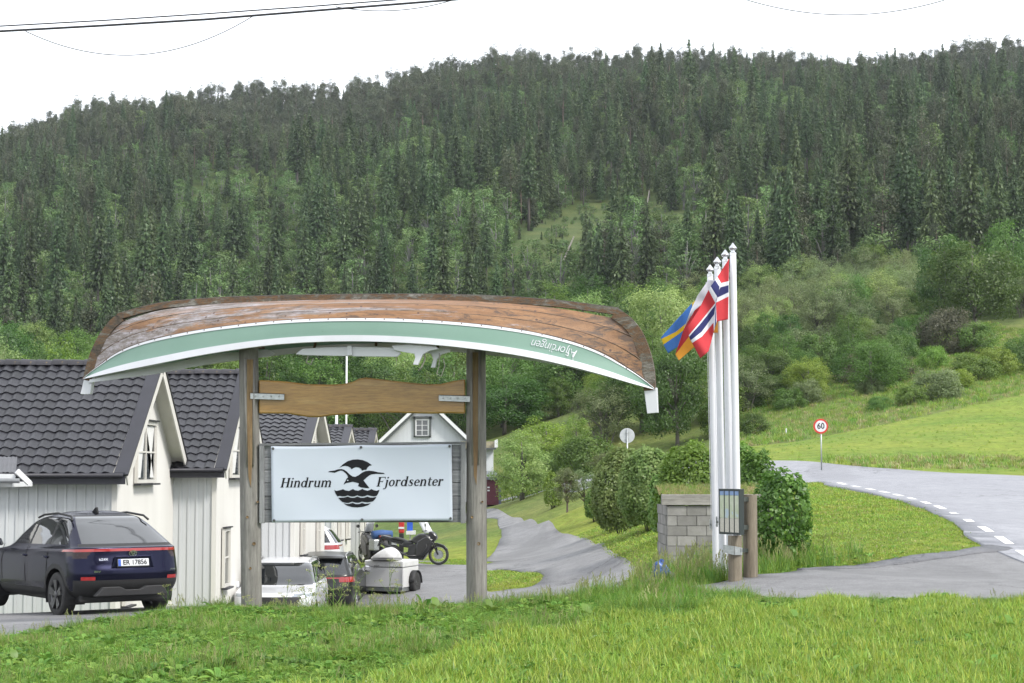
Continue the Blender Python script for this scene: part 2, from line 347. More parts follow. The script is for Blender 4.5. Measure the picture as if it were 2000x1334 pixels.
def sheet(name, outer, holes, off, mat, step=0.8, label=None):
    # paved sheet draped on the ground
    pts = list(outer); ed = [(i, (i + 1) % len(outer)) for i in range(len(outer))]
    for h in holes:
        k = len(pts); pts += list(h); ed += [(k + i, k + (i + 1) % len(h)) for i in range(len(h))]
    xs = np.array([[p.x, p.y] for p in outer]); lo, hi = xs.min(0), xs.max(0)
    gx, gy = np.meshgrid(np.arange(lo[0], hi[0], step), np.arange(lo[1], hi[1], step)); gx = gx.ravel(); gy = gy.ravel()
    k = inpoly(gx, gy, [(p.x, p.y) for p in outer])
    for h in holes: k &= ~inpoly(gx, gy, [(p.x, p.y) for p in h])
    n0 = len(pts); pts += [Vector((a, b)) for a, b in zip(gx[k], gy[k])]
    v, e, f, *_ = delaunay_2d_cdt(pts, ed, [], 1 if not holes else 2, 1e-4)
    vx = np.array([[p.x, p.y] for p in v]); z = terr(vx[:, 0], vx[:, 1]) + off
    f = [t for t in f if all(not inpoly(np.array([sum(vx[i, 0] for i in t) / 3]), np.array([sum(vx[i, 1] for i in t) / 3]), [(p.x, p.y) for p in h])[0] for h in holes)]
    vl = [(a, b, c) for (a, b), c in zip(vx, z)]; fl = [tuple(t) for t in f]; cnt = {}
    for t in fl:
        for i in range(3):
            e_ = (t[i], t[(i + 1) % 3]); cnt[tuple(sorted(e_))] = cnt.get(tuple(sorted(e_)), 0) + 1
    low = {}                                     # the edge of the layer goes down into the turf
    for (i, j), c_ in cnt.items():
        if c_ == 1:
            for k in (i, j):
                if k not in low: low[k] = len(vl); vl.append((vl[k][0], vl[k][1], vl[k][2] - off - .06))
            fl.append((i, j, low[j], low[i]))
    me = bpy.data.meshes.new(name); me.from_pydata(vl, [], fl); me.materials.append(mat)
    b = bmesh.new(); b.from_mesh(me); bmesh.ops.recalc_face_normals(b, faces=b.faces)
    for fa in b.faces:
        if fa.normal.z < -.3: fa.normal_flip()
    b.to_mesh(me); b.free(); me.polygons.foreach_set('use_smooth', [True] * len(me.polygons))
    return tag(link(bpy.data.objects.new(name, me)), label, None, None, 'structure')

def asphalt(name, c1, c2, bump):
    m, n, l, p, o = nodes(name); p.inputs['Roughness'].default_value = 0.75; p.inputs['Specular IOR Level'].default_value = 0.35
    t = noise(n, l, 0.35, 4, 0.6, coord='World'); t2 = noise(n, l, 38, 6, 0.8, coord='World'); t3 = noise(n, l, 3.0, 6, 0.7, coord='World')
    r = ramp(n, [(0.35, c1), (0.65, c2)]); l.new(t.outputs[0], r.inputs[0])
    r2 = ramp(n, [(0.3, 0.55), (0.7, 1.35)]); l.new(t2.outputs[0], r2.inputs[0])
    r3 = ramp(n, [(0.35, 0.85), (0.7, 1.12)]); l.new(t3.outputs[0], r3.inputs[0])
    c = mix(n, l, 1.0, r.outputs[0], r2.outputs[0], 'MULTIPLY'); c = mix(n, l, 1.0, c, r3.outputs[0], 'MULTIPLY')
    # cracks that come and go, and darker repaired patches
    g_ = n.new('ShaderNodeNewGeometry'); vo = n.new('ShaderNodeTexVoronoi'); vo.feature = 'DISTANCE_TO_EDGE'; vo.inputs['Scale'].default_value = .42
    ds = noise(n, l, 1.1, 5, .7, coord='World'); mv = n.new('ShaderNodeVectorMath'); mv.operation = 'MULTIPLY_ADD'; mv.inputs[1].default_value = (1.3, 1.3, 1.3); l.new(ds.outputs[1], mv.inputs[0]); l.new(g_.outputs['Position'], mv.inputs[2]); l.new(mv.outputs[0], vo.inputs['Vector'])
    rc = ramp(n, [(0.004, 1), (0.012, 0)]); l.new(vo.outputs['Distance'], rc.inputs[0]); t5 = noise(n, l, .16, 3, .5, coord='World'); r5 = ramp(n, [(.47, 0), (.56, .75)]); l.new(t5.outputs[0], r5.inputs[0])
    c = mix(n, l, mix(n, l, 1.0, rc.outputs[0], r5.outputs[0], 'MULTIPLY'), c, tuple(x * .3 for x in c1))
    t6 = noise(n, l, .22, 2, .3, coord='World', stretch=(1, .45, 1)); r6 = ramp(n, [(.60, 0), (.615, .3)]); l.new(t6.outputs[0], r6.inputs[0]); c = mix(n, l, r6.outputs[0], c, tuple(x * .62 for x in c1))
    l.new(c, p.inputs['Base Color'])
    b = n.new('ShaderNodeBump'); b.inputs['Strength'].default_value = bump; b.inputs['Distance'].default_value = 0.02; l.new(t2.outputs[0], b.inputs['Height']); l.new(b.outputs[0], p.inputs['Normal'])
    return m
M_ROAD = asphalt('road_asphalt', (.245, .25, .275), (.275, .28, .305), 0.25)
M_DRIVE = asphalt('worn_gravel', (.16, .16, .165), (.21, .21, .215), 0.6)
M_CHIP = asphalt('loose_chippings', (.11, .115, .13), (.2, .2, .21), 1.0)
M_LINE = pm('road_paint', (.78, .78, .76), 0.6, (.6, .6, .6), 12, dirt=((.2, .2, .2), 30, 0.66))
RD = spl(ROAD, 5); DR = wob(spl(DRIVE, 6), 0.022); ISLES[0] = hp((945, 1120), (1000, 1115), (1045, 1118), (1061, 1128), (1042, 1146), (1000, 1153), (945, 1153)); IS = [wob(spl(i, 8), 0.03) for i in ISLES]
sheet('road', RD, [], 0.045, M_ROAD, 1.0)
sheet('driveway', DR, IS, 0.03, M_DRIVE, 0.7)
# loose chippings along the verge where the drive meets the road
vg = [(8.95, 34.9), (8.2, 34.1), (7.2, 33.35), (5.9, 32.1), (5.0, 31.35), (4.9, 31.1), (5.9, 31.75), (7.3, 32.8), (8.4, 33.7), (9.3, 34.4)]
sheet('gravel_verge', wob(spl(vg, 8), 0.04), [], 0.05, M_CHIP, 0.3)
DASH = [(2003, 1088), (1961, 1060), (1925, 1038), (1892, 1021), (1864, 1006.5), (1836, 995), (1808, 985), (1781, 977), (1754, 970), (1727, 964), (1700, 958.5), (1672, 953), (1644, 948.5)]
dp = [hit(*d) for d in DASH]
for i, q in enumerate(dp):
    a = dp[max(i - 1, 0)]; b = dp[min(i + 1, len(dp) - 1)]; d = Vector((b.x - a.x, b.y - a.y, 0)).normalized(); s = Vector((d.y, -d.x, 0)); L = 0.52; W = 0.085
    mb = MB(); rws = []
    for t in np.linspace(-L, L, 5):
        rws.append([(p.x, p.y, tz(p.x, p.y) + 0.050) for p in (q + d * t - s * W, q + d * t + s * W)])
    mb.grid(rws); o = part('edge_line', mb, M_LINE); tag(o, 'white painted dash of the edge line on the asphalt road', 'road marking', 'painted dashes along the road edge')

# ground sheet
me = bpy.data.meshes.new('ground'); nr, nc = GX.shape
me.from_pydata(np.stack([GX, GY, GZ], -1).reshape(-1, 3).tolist(), [], [(i * nc + j, i * nc + j + 1, (i + 1) * nc + j + 1, (i + 1) * nc + j) for i in range(nr - 1) for j in range(nc - 1)])
gu, gv = proj(GX, np.maximum(GY, 1), GZ)
LAWN, MEAD, ROUGH, FOR = (np.array(c) for c in ((.155, .205, .032), (.155, .212, .036), (.11, .145, .04), (.05, .075, .022)))
mea = (inpoly(gu, gv, [(1440, 875), (1560, 862), (1760, 822), (2010, 768), (2300, 700), (2300, 960), (1560, 925)]) & (GY > 74) & (GY < 145)).astype(float)
zf = sstep(140, 230, GY); colr = np.zeros(GX.shape + (4,)); colr[..., 3] = 1
base = LAWN * (1 - sstep(70, 110, GY))[..., None] + ROUGH * sstep(70, 110, GY)[..., None]
soil = np.array((.065, .085, .02)); kf = (1 - sstep(23.5, 26, GY))[..., None]; base = base * (1 - kf) + soil * kf      # darker soil and thatch under the standing grass, for contrast in the gaps
base = base * (1 - mea[..., None]) + MEAD * mea[..., None]; zf = zf * (1 - mea)
cle = inpoly(gu, gv, [(985, 490), (1050, 440), (1130, 405), (1200, 390), (1320, 400), (1420, 425), (1560, 370), (1640, 360), (1620, 450), (1450, 510), (1250, 500), (1180, 520), (1130, 570), (1000, 560)]) & (GY > 250)
cle |= inpoly(gu, gv, [(1930, 640), (2100, 600), (2100, 720), (1940, 690)]) & (GY > 150) & (GY < 260)
zf = zf * (1 - 0.85 * cle)
base = np.where(cle[..., None] & (GY > 250)[..., None], np.array((.075, .105, .036)), base)
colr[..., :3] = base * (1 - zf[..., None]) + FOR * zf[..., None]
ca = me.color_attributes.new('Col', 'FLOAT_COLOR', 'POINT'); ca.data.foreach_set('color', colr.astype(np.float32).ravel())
m, n, l, p, o = nodes('grass_ground'); p.inputs['Roughness'].default_value = 0.9; p.inputs['Specular IOR Level'].default_value = 0.1
a = n.new('ShaderNodeVertexColor'); a.layer_name = 'Col'
t1 = noise(n, l, 0.09, 8, 0.65, coord='World'); t2 = noise(n, l, 2.2, 12, 0.85, coord='World', stretch=(1, 0.4, 1)); t3 = noise(n, l, 1.2, 5, 0.6, coord='World', stretch=(0.5, 2.2, 1))
r1 = ramp(n, [(0.36, (.72, .86, .8)), (0.64, (1.25, 1.12, 1.1))]); r2 = ramp(n, [(0.3, .45), (0.7, 1.5)]); r3 = ramp(n, [(0.45, (1, 1, 1)), (0.72, (1.35, 1.1, 1.5))])
for t, r in ((t1, r1), (t2, r2), (t3, r3)): l.new(t.outputs[0], r.inputs[0])
c = mix(n, l, 1, a.outputs[0], r1.outputs[0], 'MULTIPLY'); c = mix(n, l, 1, c, r2.outputs[0], 'MULTIPLY'); c = mix(n, l, 1, c, r3.outputs[0], 'MULTIPLY')
l.new(c, p.inputs['Base Color'])
b = n.new('ShaderNodeBump'); b.inputs['Strength'].default_value = 0.9; b.inputs['Distance'].default_value = 0.06; l.new(t2.outputs[0], b.inputs['Height']); l.new(b.outputs[0], p.inputs['Normal'])
me.materials.append(m); me.polygons.foreach_set('use_smooth', [True] * len(me.polygons))
tag(link(bpy.data.objects.new('ground', me)), None, None, None, 'structure')
PAVED = [[(p.x, p.y) for p in RD], [(p.x, p.y) for p in DR]]; ISL = [[(p.x, p.y) for p in i] for i in IS]
def paved(x, y):
    k = inpoly(x, y, PAVED[0]) | inpoly(x, y, PAVED[1])
    for i in ISL: k &= ~inpoly(x, y, i)
    return k
# ------------------------------------------------------------------ wood materials
def wood(name, c1, c2, c3, stretch, scale=3.0, rough=0.8, bump=0.4, rnd=0.08, coat=0):
    m, n, l, p, o = nodes(name); p.inputs['Roughness'].default_value = rough; p.inputs['Coat Weight'].default_value = coat; p.inputs['Coat Roughness'].default_value = 0.25
    t = noise(n, l, scale, 8, 0.65, stretch, dist=0.3); t2 = noise(n, l, scale * 6, 6, 0.7, stretch); t3 = noise(n, l, scale * 0.5, 4, 0.6)
    r = ramp(n, [(0.3, c1), (0.52, c2), (0.72, c3)]); l.new(t.outputs[0], r.inputs[0])
    r2 = ramp(n, [(0.3, 0.62), (0.6, 1.1)]); l.new(t2.outputs[0], r2.inputs[0])
    r3 = ramp(n, [(0.35, 0.85), (0.65, 1.1)]); l.new(t3.outputs[0], r3.inputs[0])
    c = mix(n, l, 1, r.outputs[0], r2.outputs[0], 'MULTIPLY'); c = mix(n, l, 1, c, r3.outputs[0], 'MULTIPLY')
    oi = n.new('ShaderNodeObjectInfo'); mr = n.new('ShaderNodeMapRange'); mr.inputs[3].default_value = 1 - rnd; mr.inputs[4].default_value = 1 + rnd; l.new(oi.outputs['Random'], mr.inputs[0])
    h = n.new('ShaderNodeHueSaturation'); l.new(mr.outputs[0], h.inputs['Value']); l.new(c, h.inputs['Color'])
    l.new(h.outputs[0], p.inputs['Base Color'])
    b = n.new('ShaderNodeBump'); b.inputs['Strength'].default_value = bump; b.inputs['Distance'].default_value = 0.01; l.new(t2.outputs[0], b.inputs['Height']); l.new(b.outputs[0], p.inputs['Normal'])
    return m
M_POST = wood('weathered_post_wood', (.10, .095, .085), (.18, .172, .158), (.25, .24, .222), (7, 7, 0.35), 3)
M_POSTCORE = wood('brown_heartwood', (.09, .05, .025), (.17, .11, .05), (.22, .16, .09), (9, 9, 0.5), 3)
M_GREYBOARD = wood('grey_board_wood', (.10, .105, .11), (.16, .165, .175), (.24, .245, .255), (0.5, 6, 9), 3, rnd=0.2)
M_GREYBOARD_V = wood('grey_board_wood_upright', (.13, .135, .14), (.19, .195, .2), (.27, .275, .28), (8, 8, 0.5), 3)
M_PLANK = wood('varnished_pine', (.27, .145, .03), (.33, .185, .042), (.39, .245, .075), (0.45, 3, 4.5), 2.2, 0.32, 0.12, 0, 0.25)
M_GALV = pm('galvanised_steel', (.42, .44, .44), 0.4, (.3, .32, .32), 25, metal=0.7)
M_STEEL = pm('dark_rivet_metal', (.12, .12, .12), 0.45, metal=0.8)
M_BANNER = pm('banner_vinyl', (.43, .475, .545), 0.45, (.415, .46, .53), 1.5, dirt=((.36, .40, .38), 2.5, 0.74))
M_PRINT = pm('black_print', (.012, .0125, .015), 0.6, spec=.12)
M_WHITE = pm('white_paint', (.6, .61, .62), 0.5, (.55, .56, .57), 3, dirt=((.3, .28, .26), 14, 0.7))

# ------------------------------------------------------------------ sign gate
YS_ = 24.0
gate_base = Vector((P(710, 1180, YS_).x, YS_, tz(P(710, 1180, YS_).x, YS_)))
gate = thing('sign_gate', 'timber sign gate of two grey posts carrying a golden plank and a white banner', 'sign', gate_base)
def log(u0, v0, u1, v1, rad, seed):
    rr = random.Random(seed); a = P(u0, v0, YS_); b = P(u1, v1, YS_); mb = MB(); rows_ = []; N = 40; K = 24
    ph = [rr.uniform(0, 6.28) for _ in range(6)]
    for i in range(N + 1):
        t = i / N; c = a.lerp(b, t); row = []
        for k in range(K):
            th = 2 * PI * k / K
            r = rad * (1.03 - 0.07 * t) * (1 + 0.05 * math.sin(2 * th + ph[0]) + 0.03 * math.sin(3 * th + ph[1] + t) + 0.015 * math.sin(7 * th + ph[2] + 2 * t) + 0.012 * math.sin(9 * t + ph[3]))
            for ca_ in (ph[4], ph[5]):      # drying checks
                dth = (th - ca_ + PI) % (2 * PI) - PI
                r *= 1 - 0.07 * math.exp(-(dth / 0.11) ** 2)
            row.append((c.x + r * math.cos(th), c.y + r * math.sin(th), c.z))
        rows_.append(row)
    mb.grid(rows_, 0, True); mb.f.append(tuple(range(N * K, N * K + K))); mb.m.append(0)
    return mb
for u0, u1, v0, sd_, slot, pt in ((492, 486, 1215, 3, (479, 497, 702), 952), (931, 929, 1190, 8, (920, 937, 688), 948)):
    po = part('post', log(u0, v0, u1, 640, 0.125, sd_), M_POST, gate, auto=60)
    # open sapwood slot showing the brown core, running to a point
    f = YS_ - 0.128; a, b, tv = slot
    out = [P(a + 3, tv, f), P(b - 2, tv, f), P(b - 1, 800, f), P(b - 4, pt - 60, f), P((a + b) / 2 + 2, pt, f), P((a + b) / 2 - 3, pt - 20, f), P(a + 3, 800, f)]
    mb = MB(); mb.prism(out, (0, 0.03, 0)); part('heartwood', mb, M_POSTCORE, po)
    for dx in (-1, 1):      # raised edges of the slot
        x = a if dx < 0 else b
        mb = MB(); mb.tube([P(x, tv, f + 0.004), P(x - dx, 800, f + 0.002), P((a + b) / 2 + dx * 6, pt - 40, f + 0.006)], [0.02, 0.018, 0.008], 6); part('slot_edge', mb, M_POST, po, smooth=True)
    for (ku, kv, kr) in ((u0 - 9, 1010, .018), (u0 + 4, 1062, .022), (u0 + 11, 980, .014), (u0 - 3, 1110, .016)):
        mb = MB(); mb.lathe(P(ku, kv, YS_ - 0.122), [(kr, 0.02), (kr, -0.002), (kr * 0.4, 0.004)], 8, 'y'); part('knot', mb, M_STEEL if False else M_POSTCORE, po)
# golden plank
top = [(505, 742), (530, 743), (560, 745), (600, 750), (640, 751), (670, 750), (690, 745), (702, 739), (715, 737), (740, 740), (780, 745), (830, 750), (860, 750), (885, 744), (909, 740)]
bot = [(909, 808), (880, 807), (840, 808), (800, 807), (760, 806), (700, 808), (650, 811), (625, 815), (605, 815), (585, 812), (560, 808), (505, 808)]
mb = MB(); pts = [P(u, v, 23.93) for u, v in top + bot]; mb.prism(pts, (0, 0.09, 0))
part('carved_plank', mb, M_PLANK, gate, bevel=0.018, auto=40, label='golden varnished plank with a wavy edge')
for (a, b, v0, v1, pu) in ((489, 555, 767, 781, 489), (857, 918, 771, 785, 918)):
    mb = MB(); mb.prism([P(a, v0, 23.86), P(b, v0 + 2, 23.86), P(b, v1, 23.86), P(a, v1 - 2, 23.86)], (0, 0.012, 0))
    for k in range(4):
        q = P(a + (b - a) * (0.15 + 0.23 * k), (v0 + v1) / 2, 23.855); mb.lathe(q, [(0.011, 0.008), (0.011, 0), (0.006, -0.006)], 8, 'y')
    mb.prism([P(a, v0, 23.86), P(b, v0 + 2, 23.86), P(b, v0 + 3.2, 23.86), P(a, v0 + 1.2, 23.86)], (0, 0.07, 0))
    part('bracket', mb, M_GALV, gate)
# sign board: grey boards, frame, banner, rivets, print
YB = 23.92
brd = MB(); brd.box(P(710, 944, YB + 0.06), (2.62, 0.03, 0.98)); backer = part('sign_board', brd, M_GREYBOARD, gate)
edges = [868, 893, 918, 943, 969, 995, 1021]
for a, b in zip(edges[:-1], edges[1:]):
    mb = MB(); j = random.uniform(-0.004, 0.004)
    mb.prism([P(515, a + 0.7, YB + j), P(902, a + 0.2, YB + j), P(902, b - 0.8, YB + j), P(515, b - 0.4, YB + j)], (0, 0.04, 0)); part('plank', mb, M_GREYBOARD, backer, bevel=0.004)
for a, b in ((506.5, 516), (899.5, 909.5)):
    mb = MB(); mb.prism([P(a, 866, YB - 0.03), P(b, 866, YB - 0.03), P(b, 1022, YB - 0.03), P(a, 1022.5, YB - 0.03)], (0, 0.08, 0)); part('batten', mb, M_GREYBOARD_V, backer, bevel=0.004)
mb = MB(); mb.prism([P(506, 866.5, YB - 0.032), P(910, 862.5, YB - 0.032), P(910, 867, YB - 0.032), P(506, 870.5, YB - 0.032)], (0, 0.09, 0)); part('top_rail', mb, M_GREYBOARD, backer)
for a in (P(516, 872, YB - 0.03), P(514, 1020, YB - 0.03)): pass
def bq(s, t):
    """point on the banner, s across 0..1, t down 0..1, with its slack"""
    tl, tr, br, bl = (529, 871.5), (882, 866.5), (884, 1017), (531, 1021)
    u = (tl[0] * (1 - s) + tr[0] * s) * (1 - t) + (bl[0] * (1 - s) + br[0] * s) * t
    v = (tl[1] * (1 - s) + tr[1] * s) * (1 - t) + (bl[1] * (1 - s) + br[1] * s) * t
    sag = 1.7 * abs(math.sin(2 * PI * s)) * (math.exp(-t * 12) - 0.7 * math.exp(-(1 - t) * 14))
    d = 0.010 * abs(math.sin(2 * PI * s)) * math.exp(-t * 9) + 0.012 * abs(math.sin(2 * PI * s)) * math.exp(-(1 - t) * 8) + 0.005 * math.sin(5 * s + 3 * t) + 0.003 * math.sin(11 * s - 7 * t)
    return P(u, v + sag, YB - 0.035 - d)
mb = MB(); mb.grid([[bq(i / 60, j / 26) for i in range(61)] for j in range(27)]); ban = part('banner', mb, M_BANNER, gate, smooth=True, label='white vinyl banner printed with a black seabird over waves')
ban.modifiers.new('thick', 'SOLIDIFY').thickness = 0.003; ban.modifiers['thick'].offset = -1
def cb(x, y, d=0.004):
    """print pixel (zoomed sheet coordinates) to banner surface"""
    u, v = 520 + x / 5.263, 860 + y / 5.263
    s = (u - 530) / 353.0; t = (v - (871.5 - 5 * s)) / 150.0
    for _ in range(2):
        q = bq(s, t); uu, vv = proj(q.x, q.y, q.z); s += (u - uu) / 353; t += (v - vv) / 150
    q = bq(s, t); return q - Vector((0, d, 0))
def tess(polys, fn, name, mat, parent, off=0.004):
    mb = MB()
    for pl in polys:
        k = len(pl); v, e, f, *_ = delaunay_2d_cdt([Vector(p) for p in pl], [(i, (i + 1) % k) for i in range(k)], [], 1, 1e-5)
        mb.add([fn(q.x, q.y) for q in v], [tuple(t) for t in f])
    return part(name, mb, mat, parent)
sun_ = [(750, 283), (790, 245), (840, 213), (890, 198), (940, 195), (990, 202), (1040, 222), (1087, 255), (1060, 262), (1042, 280), (1030, 303), (1008, 303), (985, 312), (975, 292), (950, 278), (920, 276), (895, 285), (878, 298), (865, 280), (840, 267), (810, 262), (780, 268)]
bird = [(635, 325), (652, 316), (700, 310), (740, 297), (775, 295), (800, 302), (830, 322), (860, 352), (885, 370), (915, 375), (950, 358), (985, 332), (1020, 316), (1060, 311), (1100, 316), (1150, 328), (1205, 334), (1222, 345), (1190, 346), (1130, 344), (1085, 349), (1060, 360), (1030, 385), (1000, 412), (1062, 491), (1020, 490), (970, 482), (943, 468), (955, 442), (920, 432), (890, 425), (860, 432), (835, 436), (815, 442), (797, 456), (803, 436), (818, 413), (825, 395), (842, 381), (835, 360), (815, 335), (788, 314), (765, 310), (735, 320), (705, 333), (670, 328)]
wv1 = [(700, 510), (720, 520), (745, 515), (775, 507), (790, 502), (815, 515), (850, 520), (875, 508), (893, 500), (910, 512), (945, 518), (970, 508), (988, 498), (1010, 510), (1040, 518), (1065, 510), (1080, 500), (1105, 512), (1135, 518), (1165, 508), (1152, 545), (1135, 571), (1110, 576), (1080, 573), (1040, 563), (1015, 574), (985, 578), (950, 571), (938, 565), (910, 576), (880, 578), (850, 571), (840, 566), (810, 576), (780, 577), (755, 571), (732, 576), (712, 545)]
wv2 = [(740, 590), (770, 589), (800, 588), (838, 578), (870, 590), (905, 590), (938, 578), (970, 590), (1005, 590), (1040, 578), (1070, 588), (1100, 588), (1133, 580), (1120, 605), (1098, 627), (1070, 633), (1040, 638), (1010, 635), (985, 630), (955, 641), (920, 641), (885, 630), (850, 643), (820, 643), (782, 633), (762, 615)]
wv3 = [(795, 646), (830, 654), (860, 651), (888, 643), (920, 655), (955, 655), (985, 643), (1015, 653), (1045, 651), (1075, 646), (1050, 665), (1000, 682), (940, 689), (880, 685), (830, 670)]
tess([sun_, bird, wv1, wv2, wv3], cb, 'emblem_print', M_PRINT, ban)
tess([[(838 + 8 * math.cos(a * PI / 4), 411 + 6 * math.sin(a * PI / 4)) for a in range(8)]], lambda x, y: cb(x, y, 0.007), 'bird_eye_print', M_BANNER, ban)
# serif lettering: strokes with their own thick and thin
def S_(x, lo=True, hi=False, y=0.5, w=0.1):
    return ([[(x - w, 0.018, .036), (x + w, 0.018, .036)]] if lo else []) + ([[(x - w, y - 0.018, .036), (x + 0.03, y - 0.018, .036)]] if hi else [])
def arc(cx, cy, rx, ry, a0, a1, w0, w1, n=14):
    return [(cx + rx * math.cos(R(a0 + (a1 - a0) * i / n)), cy + ry * math.sin(R(a0 + (a1 - a0) * i / n)), w0 + (w1 - w0) * abs(math.cos(R(a0 + (a1 - a0) * i / n))) ** 1.5) for i in range(n + 1)]
T = .12
GL = {
 'H': (.70, [[(.14, 0, T + .02), (.14, .72, T + .02)], [(.54, 0, T + .02), (.54, .72, T + .02)], [(.14, .37, .045), (.54, .37, .045)]] + [[(x - .12, y, .036), (x + .12, y, .036)] for x in (.14, .54) for y in (.018, .702)]),
 'F': (.60, [[(.15, 0, T + .02), (.15, .72, T + .02)], [(.15, .70, .045), (.56, .70, .045)], [(.15, .38, .045), (.42, .38, .045)], [(.55, .71, .04), (.55, .55, .03)], [(.41, .46, .03), (.41, .30, .03)], [(.03, .018, .036), (.29, .018, .036)], [(.03, .702, .036), (.2, .702, .036)]]),
 'i': (.27, [[(.12, 0, T), (.12, .5, T)], arc(.13, .66, .03, .03, 0, 360, .065, .065)] + S_(.12, True, True)),
 'j': (.27, [[(.14, .5, T), (.14, -.06, T), (.11, -.15, .09), (.03, -.19, .06), (-.05, -.17, .07)], arc(.15, .66, .03, .03, 0, 360, .065, .065)] + S_(.14, False, True)),
 'n': (.54, [[(.12, 0, T), (.12, .5, T)], [(.14, .36, .05), (.2, .455, .06), (.29, .48, .08), (.37, .44, .10), (.40, .34, T), (.40, 0, T)]] + S_(.12, True, True) + S_(.40)),
 'm': (.82, [[(.12, 0, T), (.12, .5, T)], [(.14, .36, .05), (.2, .455, .06), (.29, .48, .08), (.37, .44, .10), (.40, .34, T), (.40, 0, T)], [(.42, .36, .05), (.48, .455, .06), (.57, .48, .08), (.65, .44, .10), (.68, .34, T), (.68, 0, T)]] + S_(.12, True, True) + S_(.40) + S_(.68)),
 'u': (.55, [[(.12, .5, T), (.12, .16, T), (.16, .06, .09), (.24, .025, .07), (.33, .06, .05), (.39, .13, .05)], [(.41, 0, T), (.41, .5, T)]] + S_(.12, False, True) + S_(.41, False, True) + [[(.41, .018, .036), (.51, .018, .036)]]),
 'r': (.41, [[(.12, 0, T), (.12, .5, T)], [(.14, .34, .05), (.2, .45, .06), (.29, .48, .06)], arc(.315, .435, .025, .025, 0, 360, .07, .07)] + S_(.12, True, True)),
 'd': (.55, [arc(.23, .25, .155, .225, 0, 360, .045, .12, 22), [(.41, 0, T), (.41, .75, T)], [(.31, .732, .036), (.44, .732, .036)], [(.41, .018, .036), (.52, .018, .036)]]),
 'o': (.49, [arc(.24, .25, .155, .225, 0, 360, .045, .12, 22)]),
 'e': (.45, [[(.09, .27, .04), (.37, .27, .045)], arc(.235, .25, .15, .225, 5, 180, .045, .11, 12), arc(.245, .25, .16, .225, 180, 318, .05, .12, 10)]),
 's': (.42, [[(.34, .36, .035), (.32, .45, .045), (.22, .485, .05), (.12, .44, .09), (.13, .34, .11), (.23, .26, .12), (.32, .17, .11), (.31, .06, .08), (.2, .018, .045), (.09, .05, .045), (.07, .15, .035)]]),
 't': (.35, [[(.15, .64, .09), (.15, .14, T), (.19, .045, .09), (.26, .03, .05), (.33, .08, .04)], [(.03, .475, .04), (.32, .475, .04)]]),
}
def ribbon(st):
    n = len(st); L = []; Rr = []
    for i, (x, y, wd) in enumerate(st):
        a = st[max(i - 1, 0)]; b = st[min(i + 1, n - 1)]; dx, dy = b[0] - a[0], b[1] - a[1]; q = math.hypot(dx, dy) or 1
        L.append((x - dy / q * wd / 2, y + dx / q * wd / 2)); Rr.append((x + dy / q * wd / 2, y - dx / q * wd / 2))
    return L, Rr
def write(word, x0, x1, ybase0, ybase1, cap, name):
    adv = sum(GL[c][0] for c in word); em = cap / 0.72; sx = (x1 - x0) / (adv * em) ; mb = MB(); x = 0
    k = 0
    for c in word:
        for st in GL[c][1]:
            k += 1; L, Rr = ribbon(st); n = len(L)
            def m_(p):
                X = x0 + ((x + p[0]) + 0.22 * p[1]) * em * sx; f = (X - x0) / (x1 - x0)
                return cb(X, ybase0 + (ybase1 - ybase0) * f - p[1] * em, 0.004 + 0.00004 * k)
            mb.add([m_(p) for p in L] + [m_(p) for p in Rr], [(i, i + 1, n + i + 1, n + i) for i in range(n - 1)])
        x += GL[c][0]
    return part(name, mb, M_PRINT, ban)
write('Hindrum', 143, 668, 484, 480, 97, 'lettering')
write('Fjordsenter', 1130, 1815, 474, 466, 97, 'lettering')
for u, v in ((533, 876), (705, 873.5), (878, 871.5), (535, 1016.5), (707, 1015), (880, 1012.5)):
    mb = MB(); s = (u - 530) / 353; q = P(u, v, YB - 0.05)
    mb.lathe(q, [(0.017, 0.02), (0.017, 0.0), (0.013, -0.006), (0.007, -0.004), (0.003, -0.008)], 10, 'y'); part('eyelet', mb, M_STEEL, ban)

